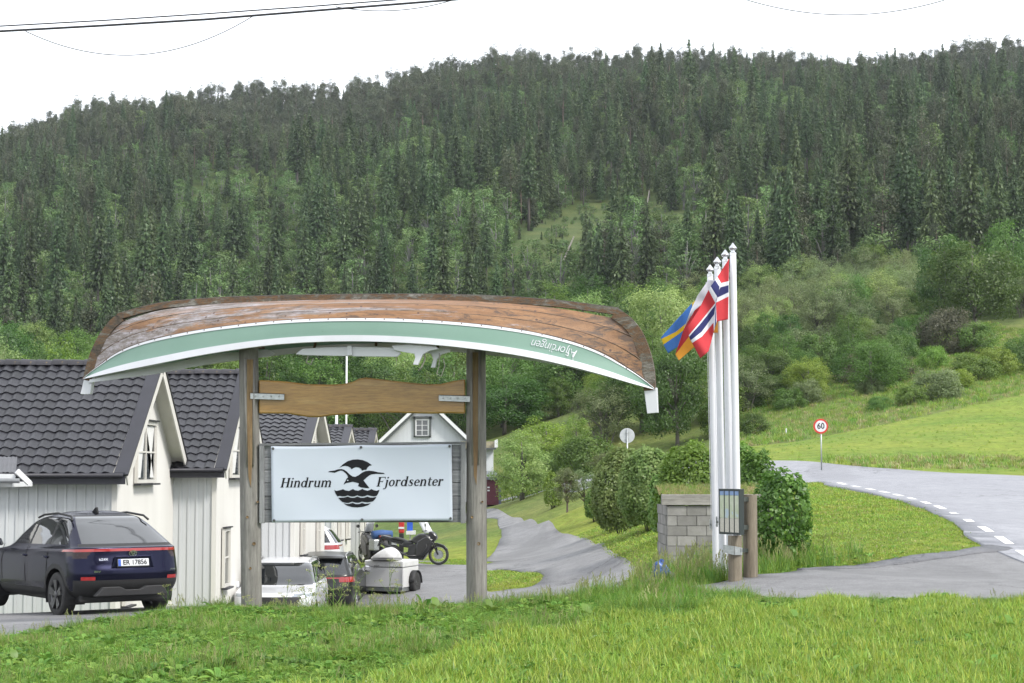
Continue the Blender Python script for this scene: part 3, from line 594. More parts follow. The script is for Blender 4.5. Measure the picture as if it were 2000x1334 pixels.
# ------------------------------------------------------------------ boat lying keel up on the posts
def hullwood(name):
    m, n, l, p, o = nodes(name); p.inputs['Roughness'].default_value = 0.55; p.inputs['Coat Weight'].default_value = 0.12; p.inputs['Coat Roughness'].default_value = 0.3
    tc = n.new('ShaderNodeTexCoord')
    g = noise(n, l, 2.2, 7, 0.65, (0.35, 4, 4)); r = ramp(n, [(0.3, (.12, .056, .02)), (0.5, (.205, .10, .04)), (0.7, (.28, .155, .07))]); l.new(g.outputs[0], r.inputs[0])
    # bare silvery wood, worn through along the middle of the bottom; sound varnish towards the ends
    sx = n.new('ShaderNodeSeparateXYZ'); l.new(tc.outputs['Object'], sx.inputs[0])
    mrx = n.new('ShaderNodeMapRange'); mrx.inputs[1].default_value = -3.2; mrx.inputs[2].default_value = 2.6; mrx.inputs[3].default_value = 0.11; mrx.inputs[4].default_value = -0.12; l.new(sx.outputs[0], mrx.inputs[0])
    mrz = n.new('ShaderNodeMapRange'); mrz.inputs[1].default_value = -0.15; mrz.inputs[2].default_value = 0.25; mrz.inputs[3].default_value = -0.03; mrz.inputs[4].default_value = 0.10; l.new(sx.outputs[2], mrz.inputs[0])
    w1 = noise(n, l, 1.9, 10, 0.72, (0.28, 2.2, 3.2), dist=0.5)
    ad = n.new('ShaderNodeMath'); ad.operation = 'ADD'; l.new(w1.outputs[0], ad.inputs[0]); l.new(mrx.outputs[0], ad.inputs[1])
    ad2 = n.new('ShaderNodeMath'); ad2.operation = 'ADD'; l.new(ad.outputs[0], ad2.inputs[0]); l.new(mrz.outputs[0], ad2.inputs[1])
    rw = ramp(n, [(0.45, 0), (0.53, .9)]); l.new(ad2.outputs[0], rw.inputs[0])
    gg = noise(n, l, 5, 8, 0.7, (0.5, 5, 5)); rg = ramp(n, [(0.3, (.10, .082, .068)), (0.48, (.19, .172, .165)), (0.64, (.35, .335, .37))]); l.new(gg.outputs[0], rg.inputs[0])
    c = mix(n, l, rw.outputs[0], r.outputs[0], rg.outputs[0])
    # dark rot, cracks and nail stains
    d1 = noise(n, l, 5.0, 12, 0.8, (0.45, 2, 2.4), dist=0.8); rd = ramp(n, [(0.53, 0), (0.62, .9)]); xa_ = n.new('ShaderNodeMapRange'); xa_.inputs[1].default_value = .8; xa_.inputs[2].default_value = 3.2; xa_.inputs[3].default_value = 0; xa_.inputs[4].default_value = .055; l.new(sx.outputs[0], xa_.inputs[0]); da_ = n.new('ShaderNodeMath'); da_.operation = 'ADD'; l.new(d1.outputs[0], da_.inputs[0]); l.new(xa_.outputs[0], da_.inputs[1]); l.new(da_.outputs[0], rd.inputs[0])
    c = mix(n, l, rd.outputs[0], c, (.055, .035, .024))
    v = n.new('ShaderNodeTexVoronoi'); v.inputs['Scale'].default_value = 7; l.new(tc.outputs['Object'], v.inputs['Vector']); rv = ramp(n, [(0.09, 1), (0.15, 0)]); l.new(v.outputs[0], rv.inputs[0])
    c = mix(n, l, rv.outputs[0], c, (.07, .035, .025))
    d2 = noise(n, l, 40, 6, 0.8, (0.25, 3, 3)); rd2 = ramp(n, [(0.3, 0.55), (0.55, 1.05)]); l.new(d2.outputs[0], rd2.inputs[0]); c = mix(n, l, 1, c, rd2.outputs[0], 'MULTIPLY')
    l.new(c, p.inputs['Base Color'])
    b = n.new('ShaderNodeBump'); b.inputs['Strength'].default_value = 0.5; b.inputs['Distance'].default_value = 0.008; l.new(d1.outputs[0], b.inputs['Height']); l.new(b.outputs[0], p.inputs['Normal'])
    return m
M_HULL = hullwood('worn_varnished_hull')
def keelm():
    m, n, l, p, o = nodes('rotten_keel_wood'); p.inputs['Roughness'].default_value = 0.85
    t = noise(n, l, 2.4, 12, 0.78, (0.8, 2, 2), dist=0.7); r = ramp(n, [(0.34, (.025, .018, .013)), (0.43, (.085, .068, .05)), (0.48, (.13, .064, .024)), (0.53, (.10, .088, .068)), (0.62, (.22, .21, .185))]); l.new(t.outputs[0], r.inputs[0])
    t2 = noise(n, l, 30, 7, 0.8, (0.3, 3, 3)); r2 = ramp(n, [(0.35, 0.35), (0.6, 1.1)]); l.new(t2.outputs[0], r2.inputs[0])
    l.new(mix(n, l, 1, r.outputs[0], r2.outputs[0], 'MULTIPLY'), p.inputs['Base Color'])
    b = n.new('ShaderNodeBump'); b.inputs['Strength'].default_value = 0.8; b.inputs['Distance'].default_value = 0.012; l.new(t2.outputs[0], b.inputs['Height']); l.new(b.outputs[0], p.inputs['Normal'])
    return m
M_KEEL = keelm()
M_GREEN = pm('green_boat_paint', (.15, .255, .205), 0.42, (.165, .27, .22), 2, dirt=((.06, .09, .06), 9, 0.675, (1, 3, 3)))
M_BWHITE = pm('white_boat_paint', (.55, .56, .60), 0.45, (.5, .51, .54), 2, dirt=((.16, .12, .09), 9, 0.68, (0.6, 3, 3)))
BL = Vector((P(163, 745, 24.75).x, 24.75, 0)); BR = Vector((P(1273, 760, 23.25).x, 23.25, 0))
AX = (BR - BL).normalized(); NRM = Vector((AX.y, -AX.x, 0))      # NRM points to the camera side
BC = (BL + BR) / 2; HALF = (BR - BL).length / 2
def bpt(x, y, z): return BC + AX * x + NRM * y + Vector((0, 0, z))
def px2boat(u, v, yfun):
    """boat x and z of a pixel seen on the surface y = yfun(x)"""
    x = 0.0
    for _ in range(12):
        y = yfun(x); d = P(u, v, 10.0) - Vector((0, 0, EYE)); d = d / d.y
        o_ = BC + NRM * y; t = o_.dot(NRM) / d.dot(NRM) if abs(d.dot(NRM)) > 1e-6 else 24
        q = d * t; x = (q - BC).dot(AX)
    return x, q.z + EYE
BEAM = 0.72
def beam(x): return BEAM * max(0.0, 1 - min(1, abs(x) / HALF) ** 2.5) + 0.0
KEEL = [(232, 612), (300, 594), (400, 583), (520, 578), (700, 575), (850, 575), (1000, 580), (1100, 588), (1170, 597), (1208, 602)]
GUN = [(163, 741), (220, 729), (300, 713), (420, 690), (560, 672), (660, 667.5), (760, 669), (900, 680), (1050, 703), (1180, 735), (1235, 751), (1276, 762)]
STL = [(232, 612), (212, 630), (194, 655), (180, 683), (170, 712), (163, 741)]
STR = [(1208, 602), (1234, 622), (1254, 648), (1269, 684), (1278, 722), (1281, 762)]
kx = [px2boat(u, v, lambda x: 0.02) for u, v in KEEL]; gx_ = [px2boat(u, v, beam) for u, v in GUN]
sL = [px2boat(u, v, lambda x: 0.02) for u, v in STL]; sR = [px2boat(u, v, lambda x: 0.02) for u, v in STR]
def cspline(xs, ys):
    xs = np.array(xs); ys = np.array(ys)
    def f(x):
        # smooth by cubic Hermite with finite-difference slopes
        i = int(np.clip(np.searchsorted(xs, x) - 1, 0, len(xs) - 2)); m = np.gradient(ys, xs); h = xs[i + 1] - xs[i]; t = (x - xs[i]) / h
        return float((2 * t ** 3 - 3 * t ** 2 + 1) * ys[i] + (t ** 3 - 2 * t ** 2 + t) * h * m[i] + (-2 * t ** 3 + 3 * t ** 2) * ys[i + 1] + (t ** 3 - t ** 2) * h * m[i + 1])
    return f
fk = cspline([a for a, b in kx], [b for a, b in kx]); fg = cspline([a for a, b in gx_], [b for a, b in gx_])
def stem(st):
    z = np.array([b for a, b in st]); x = np.array([a for a, b in st]); k = (z - z[-1]) / (z[0] - z[-1])
    o_ = np.argsort(k); return lambda w_: float(np.interp(w_, k[o_], x[o_]))
xL, xR = stem(sL), stem(sR)
WB = [0.0, 0.40, 0.60, 0.79, 0.95, 1.0]
GV = np.interp
def gy(w_): return float(np.interp(w_, [0, .2, .40, .60, .79, .95, 1], [1, .985, .95, .80, .56, .22, .055]))
def hz(w_): return float(np.interp(w_, [0, .40, .60, .79, .95, 1], [0, .44, .63, .80, .95, 1]))
def warp(s, w_):
    """the sheer strake narrows towards the stems"""
    wb = 0.40 * (1 - (0.42 + .22 * max(0, s)) * s * s) * (1 - abs(s) ** 16) + 0.012
    return w_ / 0.40 * wb if w_ < 0.40 else wb + (w_ - 0.40) / 0.60 * (1 - wb)
def hull(s, wn):
    """surface point, s along -1..1, wn from gunwale 0 to keel 1"""
    w_ = wn; wn = warp(s, wn)
    a, b = xL(wn) + 0.10 * min(1, wn * 6), xR(wn) - 0.11 * min(1, wn * 6); f = (s + 1) / 2; x = a + (b - a) * f
    xg = gx_[0][0] + (gx_[-1][0] - gx_[0][0]) * f; xk = kx[0][0] + (kx[-1][0] - kx[0][0]) * f
    h_ = hz(w_) ; e = abs(s) ** 4; h_ = h_ * (1 - e) + wn * e; h_ = min(h_, 1)
    z = fg(xg) * (1 - h_) + (fk(xk) - 0.062) * h_
    y = BEAM * max(0, 1 - abs(s) ** (2.5 - 0.7 * w_)) * gy(w_) + 0.02
    return x, y, z
bz = fk(0)
M_SEAM = pm('dark_seam', (.05, .036, .027), .9, (.14, .10, .07), 9, stretch=(1, 1, 1))
boat = thing('wooden_boat', 'weathered clinker rowing boat with green strake lying keel up on the sign posts', 'boat', bpt(0, 0, bz))
BROT = math.atan2(AX.y, AX.x); boat.rotation_euler = (0, 0, BROT)
def bl(x, y, z): return (x, -y, z - bz)            # boat-local: x along, -y to the camera
SS = [math.sin(i / 60 * PI / 2) if False else i / 60 for i in range(-60, 61)]
def hpt(s, w_, off, side):
    x, y, z = hull(s, w_); e = 0.004
    x2, y2, z2 = hull(s, min(1, w_ + 0.02)); x1, y1, z1 = hull(s, max(0, w_ - 0.02)); ty, tz_ = y2 - y1, z2 - z1; q = math.hypot(ty, tz_) or 1
    ny, nz = tz_ / q, -ty / q
    return bl(x, side * (y + ny * off), z + nz * off)
seam_j = [random.random() for _ in range(200)]
for side in (1, -1):
    for j in range(4):
        a, b = WB[j], WB[j + 1]; mb = MB(); nj = 6
        aa = max(0, a - 0.035) if j else a
        outer = [[hpt(s, aa + (b - aa) * q / nj, 0.008 + 0.024 * q / nj if j < 3 else 0.010, side) for q in range(nj + 1)] for s in SS]
        inner = [[hpt(s, aa + (b - aa) * q / nj, -0.010 + 0.010 * q / nj, side) for q in range(nj + 1)] for s in SS]
        mb.grid(outer); mb.grid([r_[::-1] for r_ in inner])
        mb.grid([[o_[-1], i_[-1]] for o_, i_ in zip(outer, inner)]); mb.grid([[i_[0], o_[0]] for o_, i_ in zip(outer, inner)])
        part('sheer_strake' if j == 0 else 'strake', mb, M_GREEN if j == 0 else M_HULL, boat, local=True, auto=50)
    # dark weathered seams where the strakes lap
    for wj in WB[1:4]:
        mb = MB(); mb.tube([hpt(s, wj + (.012 if wj > .5 else .03), .024, side) for s in SS], [.005 + .003 * math.sin(37 * s) * math.sin(11 * s) for s in SS], 5); part('seam', mb, M_SEAM, boat, local=True, smooth=True)
    # white line above the green strake, white gunwale
    for nm, w0, w1, o0, o1, mt in (('paint_line', .38, .412, .02, .040, M_BWHITE), ('gunwale', -0.02, .115, -.012, .034, M_BWHITE)):
        mb = MB(); rr_ = []
        for s in SS:
            k = 1.0
            a_, b_ = max(0, w0), w1
            rr_.append([hpt(s, a_, o0, side), hpt(s, a_, o1, side), hpt(s, b_, o1, side), hpt(s, b_, o0, side)])
        mb.grid(rr_, 0, True); part(nm, mb, mt, boat, local=True)
    mb = MB()
    for s in SS[::4]:
        x, y, z = hpt(s, .402, .041, side); mb.box((x, y, z), (.012, .006, .012))
    part('nail_row', mb, pm('rusty_nail', (.12, .05, .03), .8), boat, local=True)['kind'] = 'stuff'
# keel and stems, one bent timber each
def timber(pts, w_, h0, h1, name, mat):
    mb = MB(); rws = []
    for i, (x, z) in enumerate(pts):
        a = pts[max(i - 1, 0)]; b = pts[min(i + 1, len(pts) - 1)]; dx, dz = b[0] - a[0], b[1] - a[1]; q = math.hypot(dx, dz); nx, nz = -dz / q, dx / q
        rws.append([bl(x + nx * h0, w_, z + nz * h0), bl(x + nx * h1, w_ * .7, z + nz * h1), bl(x + nx * h1, -w_ * .7, z + nz * h1), bl(x + nx * h0, -w_, z + nz * h0)])
    mb.grid(rws, 0, True); mb.add(rws[0], [(0, 1, 2, 3)]); mb.add(rws[-1], [(3, 2, 1, 0)])
    return part(name, mb, mat, boat, local=True)
kk = [(x, fk(x)) for x in np.linspace(kx[0][0], kx[-1][0], 60)]
timber(kk, 0.055, -0.085, 0.0, 'keel', M_KEEL)
def dens(st, n=30):
    t = np.linspace(0, 1, len(st)); q = np.linspace(0, 1, n); ax_ = cspline(t, [a for a, b in st]); az_ = cspline(t, [b for a, b in st])
    return [(ax_(k), az_(k)) for k in q]
timber(dens(sL)[::-1], 0.06, -0.13, 0.0, 'stem', M_KEEL); timber(dens(sR), 0.06, -0.15, 0.0, 'stem', M_KEEL)
for nm, ps in (('stem_head', [(157, 770), (176, 770), (182, 735), (166, 733)]), ('stem_head', [(1264, 808), (1285, 806), (1283, 757), (1258, 762)])):
    mb = MB(); q = [px2boat(u, v, lambda x: 0.04) for u, v in ps]; f = [bl(a, .045, b) for a, b in q]; mb.prism(f, (0, 0.09, 0)); part(nm, mb, M_BWHITE, boat, local=True, bevel=.006)
# iron band along the keel
mb = MB(); mb.tube([bl(x, 0, z + .004) for x, z in kk], .008, 6); part('keel_iron', mb, pm('old_iron', (.10, .09, .085), .6, metal=.6), boat, local=True)
# inside: thwarts across, inner rails, rowlocks, risings
def btube(name, ps, r_, mat, y): mb = MB(); mb.tube([bl(*(lambda t: (t[0], y, t[1]))(px2boat(u, v, lambda x: y))) for u, v in ps], r_, 6); return part(name, mb, mat, boat, local=True, smooth=True)
def bslab(name, ps, y, th, mat, bev=.006):
    mb = MB(); mb.prism([bl(*(lambda t: (t[0], y, t[1]))(px2boat(u, v, lambda x: y))) for u, v in ps], (0, th, 0)); return part(name, mb, mat, boat, local=True, bevel=bev)
bslab('inner_rail', [(172, 748), (300, 731), (430, 706), (528, 696), (536, 690), (522, 683), (430, 690), (300, 715), (175, 741)], beam(0) * 0.12, .03, M_BWHITE)
bslab('rail_plank', [(577, 692), (590, 681), (640, 678), (700, 677), (772, 679), (783, 690), (776, 697), (700, 696), (600, 694)], .60, .03, M_BWHITE)
bslab('rail_block', [(678, 675), (687, 675), (687, 694), (678, 694)], .635, .035, M_BWHITE, .003)
bslab('rowlock', [(765, 675), (800, 673), (852, 677), (856, 682), (840, 685), (826, 692), (820, 704), (816, 713), (806, 712), (811, 698), (809, 691), (790, 688), (770, 684)], .66, .05, M_BWHITE)
bslab('rowlock', [(835, 678), (880, 682), (878, 688), (862, 692), (853, 702), (850, 718), (841, 718), (846, 702), (842, 692), (832, 688)], .50, .05, M_BWHITE)
M_ROPE = pm('old_rope', (.3, .28, .25), .9)
btube('rope', [(829, 690), (830, 703), (824, 716), (817, 724)], .010, M_ROPE, .6); btube('rope', [(858, 690), (858, 712), (853, 730), (862, 735), (869, 715), (866, 700)], .006, M_ROPE, .55)
btube('rope', [(602, 695), (598, 708), (607, 712), (612, 700)], .008, M_ROPE, .55)
for xt in (-1.6, 0.1, 1.7):
    mb = MB(); bb = BEAM * max(0, 1 - abs(xt / HALF) ** 2.5) * .93; mb.box((xt, 0, fg(xt) - bz + .13), (.22, 2 * bb, .035)); part('thwart', mb, M_KEEL, boat, local=True)
for xt in np.linspace(-2.6, 2.6, 7):
    mb = MB(); s = xt / HALF
    for side in (1, -1): mb.tube([hpt(s, w_, -.03, side) for w_ in np.linspace(.06, .97, 10)], .018, 6)
    part('frame_rib', mb, M_KEEL, boat, local=True, smooth=True)
# painted name, upside down with the boat
tv, tf = text_mesh('\u00c5fjordingen', 0.2, 0.35, -0.002, 0.95)
xs_ = [v[0] for v in tv]; wd_ = max(xs_) - min(xs_)
xa, _ = px2boat(1038, 680, beam); xb, _ = px2boat(1126, 690, beam)
mb = MB(); vv = []
def s_of(x, w_): return 2 * (x - xL(w_) - .1) / (xR(w_) - xL(w_) - .21) - 1
for (x, y, z) in tv:
    X = xb + (xa - xb) * ((x - min(xs_)) / wd_); w_ = .245 - y * 1.05; s = s_of(X, max(.02, w_)); vv.append(hpt(s, w_, .036, 1))
mb.add(vv, tf); part('painted_name', mb, M_BWHITE, boat, local=True)
# ------------------------------------------------------------------ row of cabins stepping back along the hollow
M_FRONT = pm('white_boarding_dim_side', (.50, .515, .53), .6, (.46, .475, .49), 1.5, stretch=(1, 1, .2), rnd=.04, dirt=((.42, .43, .43), 5, .66, (2, 2, .3)))  # the cabins' white, with the front's weaker cool light put into the colour
M_GABLE = pm('white_boarding_lit_side', (.57, .56, .535), .6, (.53, .52, .495), 1.2, stretch=(1, 1, .2), dirt=((.42, .405, .37), 4, .68, (2, 2, .3)))  # same white, with the gable's brighter warm light put into the colour
M_TRIM = pm('cream_trim_paint', (.57, .555, .52), .5, (.53, .515, .48), 2, dirt=((.3, .29, .26), 8, .7))
M_TILE = pm('dark_concrete_tile', (.024, .024, .030), .40, (.015, .015, .019), 9, rnd=.3, bump=.15, bscale=60, dirt=((.06, .06, .055), 5, .66))
M_RIDGE = pm('lichened_ridge_tile', (.032, .031, .038), .6, (.022, .021, .027), 9, rnd=.25, dirt=((.3, .2, .05), 7, .62))
M_FASC = pm('black_painted_board', (.018, .018, .026), .5, (.014, .014, .02), 3, dirt=((.10, .10, .09), 6, .7))
M_GLASS = pm('window_glass', (.05, .06, .065), .06, (.04, .045, .05), 1, spec=.9)
M_CURT = pm('white_curtain', (.62, .62, .6), .8, (.5, .5, .49), 14, stretch=(3, 3, .2))
M_WARM = pm('old_barge_paint', (.5, .48, .45), .7, (.36, .34, .31), 5, dirt=((.12, .1, .08), 8, .58))
def tile_mesh(wd, ln, name='roof_tile'):
    """one S-profiled tile: x across, y up the slope, z out of the roof"""
    mb = MB(); N = 9; up = []; lo = []
    def prof(t): return 0.042 * (0.5 - 0.5 * math.cos(2 * PI * (t ** 0.8))) ** 1.2
    for yy, dz in ((-0.035, 0.034), (0.02, 0.032), (ln + 0.02, 0.004)):
        up.append([(-wd / 2 + wd * 1.04 * i / N, yy, prof(i / N) + dz) for i in range(N + 1)])
    front = [(x, y + .002, z - 0.026) for x, y, z in up[0]]
    mb.grid([front] + up)
    return mb
def windowset(parent, name, org, ex, w_, h_, panes=(2, 2), curtain=True, depth=.07, frame=None, sill=True, fw=.07, nrm=None):
    """window on a wall plane: org lower left corner, ex unit along the wall, nrm outward"""
    ex = Vector(ex); up = Vector((0, 0, 1)); nrm = Vector(nrm); frame = frame or M_TRIM
    q = lambda a, b, c=0: Vector(org) + ex * a + up * b + nrm * c
    rot = Matrix((ex, nrm, up)).transposed()
    mb = MB()
    mb.box(q(w_ / 2, -fw / 2, .02), (w_ + 2 * fw, depth, fw), rot); mb.box(q(w_ / 2, h_ + fw / 2, .02), (w_ + 2 * fw, depth, fw), rot)
    mb.box(q(-fw / 2, h_ / 2, .021), (fw, depth, h_), rot); mb.box(q(w_ + fw / 2, h_ / 2, .021), (fw, depth, h_), rot)
    fr = part(name, mb, frame, parent)
    nx, ny = panes
    for i in range(nx):
        for j in range(ny):
            mb = MB(); a0, a1 = w_ * i / nx, w_ * (i + 1) / nx; b0, b1 = h_ * j / ny, h_ * (j + 1) / ny
            mb.box(q((a0 + a1) / 2, (b0 + b1) / 2, -.005), (a1 - a0 - .02, .012, b1 - b0 - .02), rot); part('pane', mb, M_GLASS, fr)
    for i in range(nx + 1):
        mb = MB(); mb.box(q(w_ * i / nx, h_ / 2, .012), (.045 if i not in (0, nx) else .05, .04, h_ - .01), rot); part('sash_bar', mb, frame, fr)
    for j in range(1, ny):
        mb = MB(); mb.box(q(w_ / 2, h_ * j / ny, .010), (w_ - .02, .036, .035), rot); part('sash_bar', mb, frame, fr)
    if curtain:
        for i in range(2):
            mb = MB(); x0, x1 = (0.04, w_ * .47) if i == 0 else (w_ * .53, w_ - .04)
            e0 = x0 if i == 0 else x1
            ps = [q(x0, h_ - .03, .004), q(x1, h_ - .03, .004), q(e0 + (.22 if i == 0 else -.22) * w_, .04, .004), q(e0, .04, .004)]
            mb.prism(ps, nrm * .004); part('curtain', mb, M_CURT, fr)
    if sill:
        mb = MB(); mb.box(q(w_ / 2, -fw - .025, .06), (w_ + 2 * fw + .06, .14, .035), rot); part('window_sill', mb, M_FASC, fr)
        mb = MB(); mb.box(q(w_ / 2, h_ + fw + .02, .05), (w_ + 2 * fw + .06, .10, .03), rot); part('drip_cap', mb, M_FASC, fr)
    return fr
def cabin(label, X, Yn, dep, xleft, zr, ze, zb, vis_left, gablewin, lowwin, tiles, barge=None, tw=.232):
    """X: gable plane; Yn: front wall; dep: depth; ridge along X"""
    Ym = Yn + dep / 2; Yf = Yn + dep; root = thing('cabin', label, 'cabin', (X, Yn, zb), 0, 'row of white cabins with dark tiled roofs')
    ov = .30; oe = .36; barge = barge or M_TRIM
    slope = (zr - ze - .195) / (dep / 2 + oe); ze = zr - slope * dep / 2 - .02; sl = math.hypot(1, slope)      # ze comes in as the lower edge of the fascia
    # gable wall with close vertical boarding, one ribbed sheet
    mb = MB(); n = int(dep / .06); prev = None; rows_ = []
    for i in range(n + 1):
        y = Yn + dep * i / n; zt = zr - .10 - abs(y - Ym) * slope; b_ = .012 if i % 2 else 0
        rows_.append([(X - .012 + b_, y, zb), (X - .012 + b_, y, zt)])
    mb.grid(rows_); gw = part('gable_wall', mb, M_GABLE, root)
    # front wall: sheathing plus boards, each its own
    mb = MB(); mb.box(((X + xleft) / 2 - .03, Yn + .06, (zb + ze) / 2), (X - xleft - .06, .06, ze - zb)); mb.box(((X + xleft) / 2, Yf - .03, (zb + ze) / 2), (X - xleft - .1, .06, ze - zb)); fw_ = part('front_wall', mb, M_FRONT, root)
    bw = .182; x = X - .02; k = 0
    while x - bw > max(xleft, vis_left):
        mb = MB(); mb.box((x - bw / 2, Yn + .02, (zb + ze) / 2), (bw - .012, .025, ze - zb)); part('board', mb, M_FRONT, fw_, bevel=.003)
        mb = MB(); mb.box((x, Yn + .0, (zb + ze) / 2), (.045, .03, ze - zb)); part('cover_strip', mb, M_FRONT, fw_)
        x -= bw
    mb = MB(); mb.box((X + .005, Yn - .005, (zb + ze) / 2), (.10, .06, ze - zb)); part('corner_board', mb, M_GABLE, root)
    # roof deck, two slopes
    xr = X + ov; mb = MB(); th = .10
    def rp(y, up=0): return zr - abs(y - Ym) * slope + up
    prof = [(Yn - oe, rp(Yn - oe)), (Ym, zr), (Yf + oe, rp(Yf + oe)), (Yf + oe, rp(Yf + oe) - th), (Ym, zr - th), (Yn - oe, rp(Yn - oe) - th)]
    rws = [[(xx, y, z) for y, z in prof] for xx in (xleft, xr - .02)]
    mb.grid(rws, 0, True); mb.add(rws[0], [(0, 1, 4, 5), (1, 2, 3, 4)]); mb.add(rws[1], [(0, 5, 4, 1), (1, 4, 3, 2)])
    rf = part('roof', mb, M_TRIM, root)
    # barge boards on the gable: outer dark strip over a cream board
    for s in (-1, 1):
        ye = Yn - oe if s < 0 else Yf + oe; a = Vector((xr, Ym, zr + .03)); b = Vector((xr, ye + s * .02, rp(ye) + .01 - .06)); d = (b - a).normalized(); up = Vector((0, -d.z * s * -1, 0))
        upv = Vector((0, d.z, -d.y)); upv = upv if upv.z > 0 else -upv
        mb = MB(); c0, c1 = a - upv * .10, b - upv * .10; mb.beam(c0, c1, .03, .20, upv); part('barge_board', mb, barge, rf)
        mb = MB(); mb.beam(a + upv * .035 + Vector((-.10, 0, 0)), b + upv * .035 + Vector((-.10, 0, 0)), .27, .035, upv); part('verge_cap', mb, M_FASC, rf)
    mb = MB(); mb.box(((xleft + xr) / 2, Yn - oe - .015, rp(Yn - oe) - .085), (xr - xleft - .04, .03, .22)); part('fascia', mb, M_FASC, rf)
    mb = MB(); mb.tube([(xleft, Yn - oe - .075, rp(Yn - oe) - .03), (xr - .05, Yn - oe - .075, rp(Yn - oe) - .03)], .045, 8); part('gutter', mb, M_FASC, rf, smooth=True)
    # tiles of the near slope, each its own; the far slope as one
    L = math.hypot(dep / 2 + oe, slope * (dep / 2 + oe)); nr_ = int(round(L / .285)); ln = L / nr_
    tm = tile_mesh(tw, ln).mesh('roof_tile', M_TILE, smooth=False); tm.polygons.foreach_set('use_smooth', [True] * len(tm.polygons)); tm.set_sharp_from_angle(angle=R(45))
    ang = math.atan(slope); bx_ = root.location; cnt = 0; xx = xr - .26 - tw / 2; rest = MB()
    ncol = 0
    while xx > xleft + tw / 2:
        for i in range(nr_):
            d = i * ln; y = Yn - oe + d * math.cos(ang); z = rp(Yn - oe) + d * math.sin(ang)
            if ncol < tiles:
                o = bpy.data.objects.new('tile', tm); o.location = (xx - bx_.x, y - bx_.y, z - bx_.z + random.uniform(0, .004)); o.rotation_euler = (ang + random.uniform(-.006, .006), 0, random.uniform(-.006, .006)); link(o, rf); cnt += 1
            elif ncol < tiles + 14:
                M_ = Matrix.Translation((xx, y, z)) @ Matrix.Rotation(ang, 4, 'X'); t_ = tile_mesh(tw, ln); rest.add([M_ @ Vector(q) for q in t_.v], t_.f)
        xx -= tw; ncol += 1
    if rest.v: tag(part('tile_field', rest, M_TILE, rf, smooth=True), kind='stuff')
    mb = MB(); mb.add([(xleft, Ym + .05, zr + .03), (xr - .2, Ym + .05, zr + .03), (xr - .2, Yf + oe, rp(Yf + oe) + .03), (xleft, Yf + oe, rp(Yf + oe) + .03)], [(0, 1, 2, 3)]); part('rear_tiles', mb, M_TILE, rf)
    rm = MB(); rws = []
    for t, r_ in ((0, .125), (.03, .125), (.33, .105), (.36, .10)):
        rws.append([(t, r_ * math.cos(PI * k / 8) * 1.15, r_ * math.sin(PI * k / 8)) for k in range(9)])
    rm.grid(rws); rmm = rm.mesh('ridge_tile', M_RIDGE, smooth=True); xx = xr - .30; k = 0
    while xx > max(xleft, vis_left - 1.5):
        o = bpy.data.objects.new('ridge_tile', rmm); o.location = (xx - bx_.x, Ym - bx_.y, zr - bx_.z + random.uniform(-.006, .006)); o.rotation_euler = (0, random.uniform(-.01, .01), 0); link(o, rf); xx -= .325
    # windows on the gable
    for (y0, z0, w_, h_, pn, cu) in gablewin + lowwin:
        windowset(root, 'window', (X + .03, y0, z0), (0, 1, 0), w_, h_, pn, cu, nrm=(1, 0, 0))
    return root
def zpx(v, Y): return P(1000, v, Y).z
def ypx(u, X): return F * X / (u - 1000)     # depth where the gable plane X meets image column u (approximate)
X1 = P(223, 1000, 35).x; Y12 = 35 * 777 / 662
y0, y1 = ypx(264, X1), ypx(299, X1)
cabin('white cabin with a tall curtained gable window, its roof behind the dark blue car', X1, 35, Y12 - 35, -22, zpx(713, (35 + Y12) / 2), zpx(946, 34.6), -2.6, P(-60, 900, 35).x,
      [(y0, zpx(940, y0) + .03, y1 - y0, 1.12, (2, 2), True)], [(ypx(243, X1), zpx(1172, 36.4), .55, 1.2, (1, 2), False)], 17)
X2 = P(418, 1000, Y12).x; Y2f = Y12 + 6.1; y0, y1 = ypx(449, X2), ypx(482, X2)
cabin('white cabin half hidden by the left sign post, between two others', X2, Y12, 6.1, X2 - 5, zpx(730, Y12 + 3), zpx(933, Y12 - .36), -3, P(325, 900, Y12).x,
      [(y0, zpx(930, y0) + .03, y1 - y0, 1.15, (2, 2), True)], [(ypx(436, X2), zpx(1142, ypx(436, X2)), .75, 1.2, (1, 2), False)], 11)
X3 = P(571, 1000, Y2f).x; Y3f = Y2f + 8.2
cabin('white cabin with two slim ground floor windows right behind the sign banner', X3, Y2f, 8.2, X3 - 5, zpx(783, Y2f + 4.1), zpx(932, Y2f), -3.2, P(480, 900, Y2f).x,
      [(ypx(605, X3), zpx(895, 51), .9, 1.0, (2, 2), False)], [(ypx(588, X3), zpx(1078, 49), .5, 1.2, (1, 2), False), (ypx(619, X3), zpx(1078, 53), .5, 1.2, (1, 2), False)], 9)
X4 = P(650, 1000, 62).x
cabin('small cabin roof with a flaking barge board, just showing over the banner', X4, 62, 7, X4 - 6, zpx(835, 65.5), zpx(925, 62), -2.8, P(620, 900, 62).x,
      [], [(ypx(661, X4), zpx(1050, 64), .6, 1.2, (1, 2), False), (ypx(676, X4), zpx(1048, 67), .6, 1.2, (1, 2), False)], 8, M_WARM)
X5 = P(706, 1000, 69.2).x
cabin('last cabin of the row with a narrow weathered gable beside the farmhouse', X5, 69.2, 6, X5 - 6, zpx(841, 72), zpx(925, 69), -2.6, P(690, 900, 69).x, [], [(ypx(713, X5), zpx(1045, 71), .5, 1.1, (1, 2), False)], 6, M_WARM)
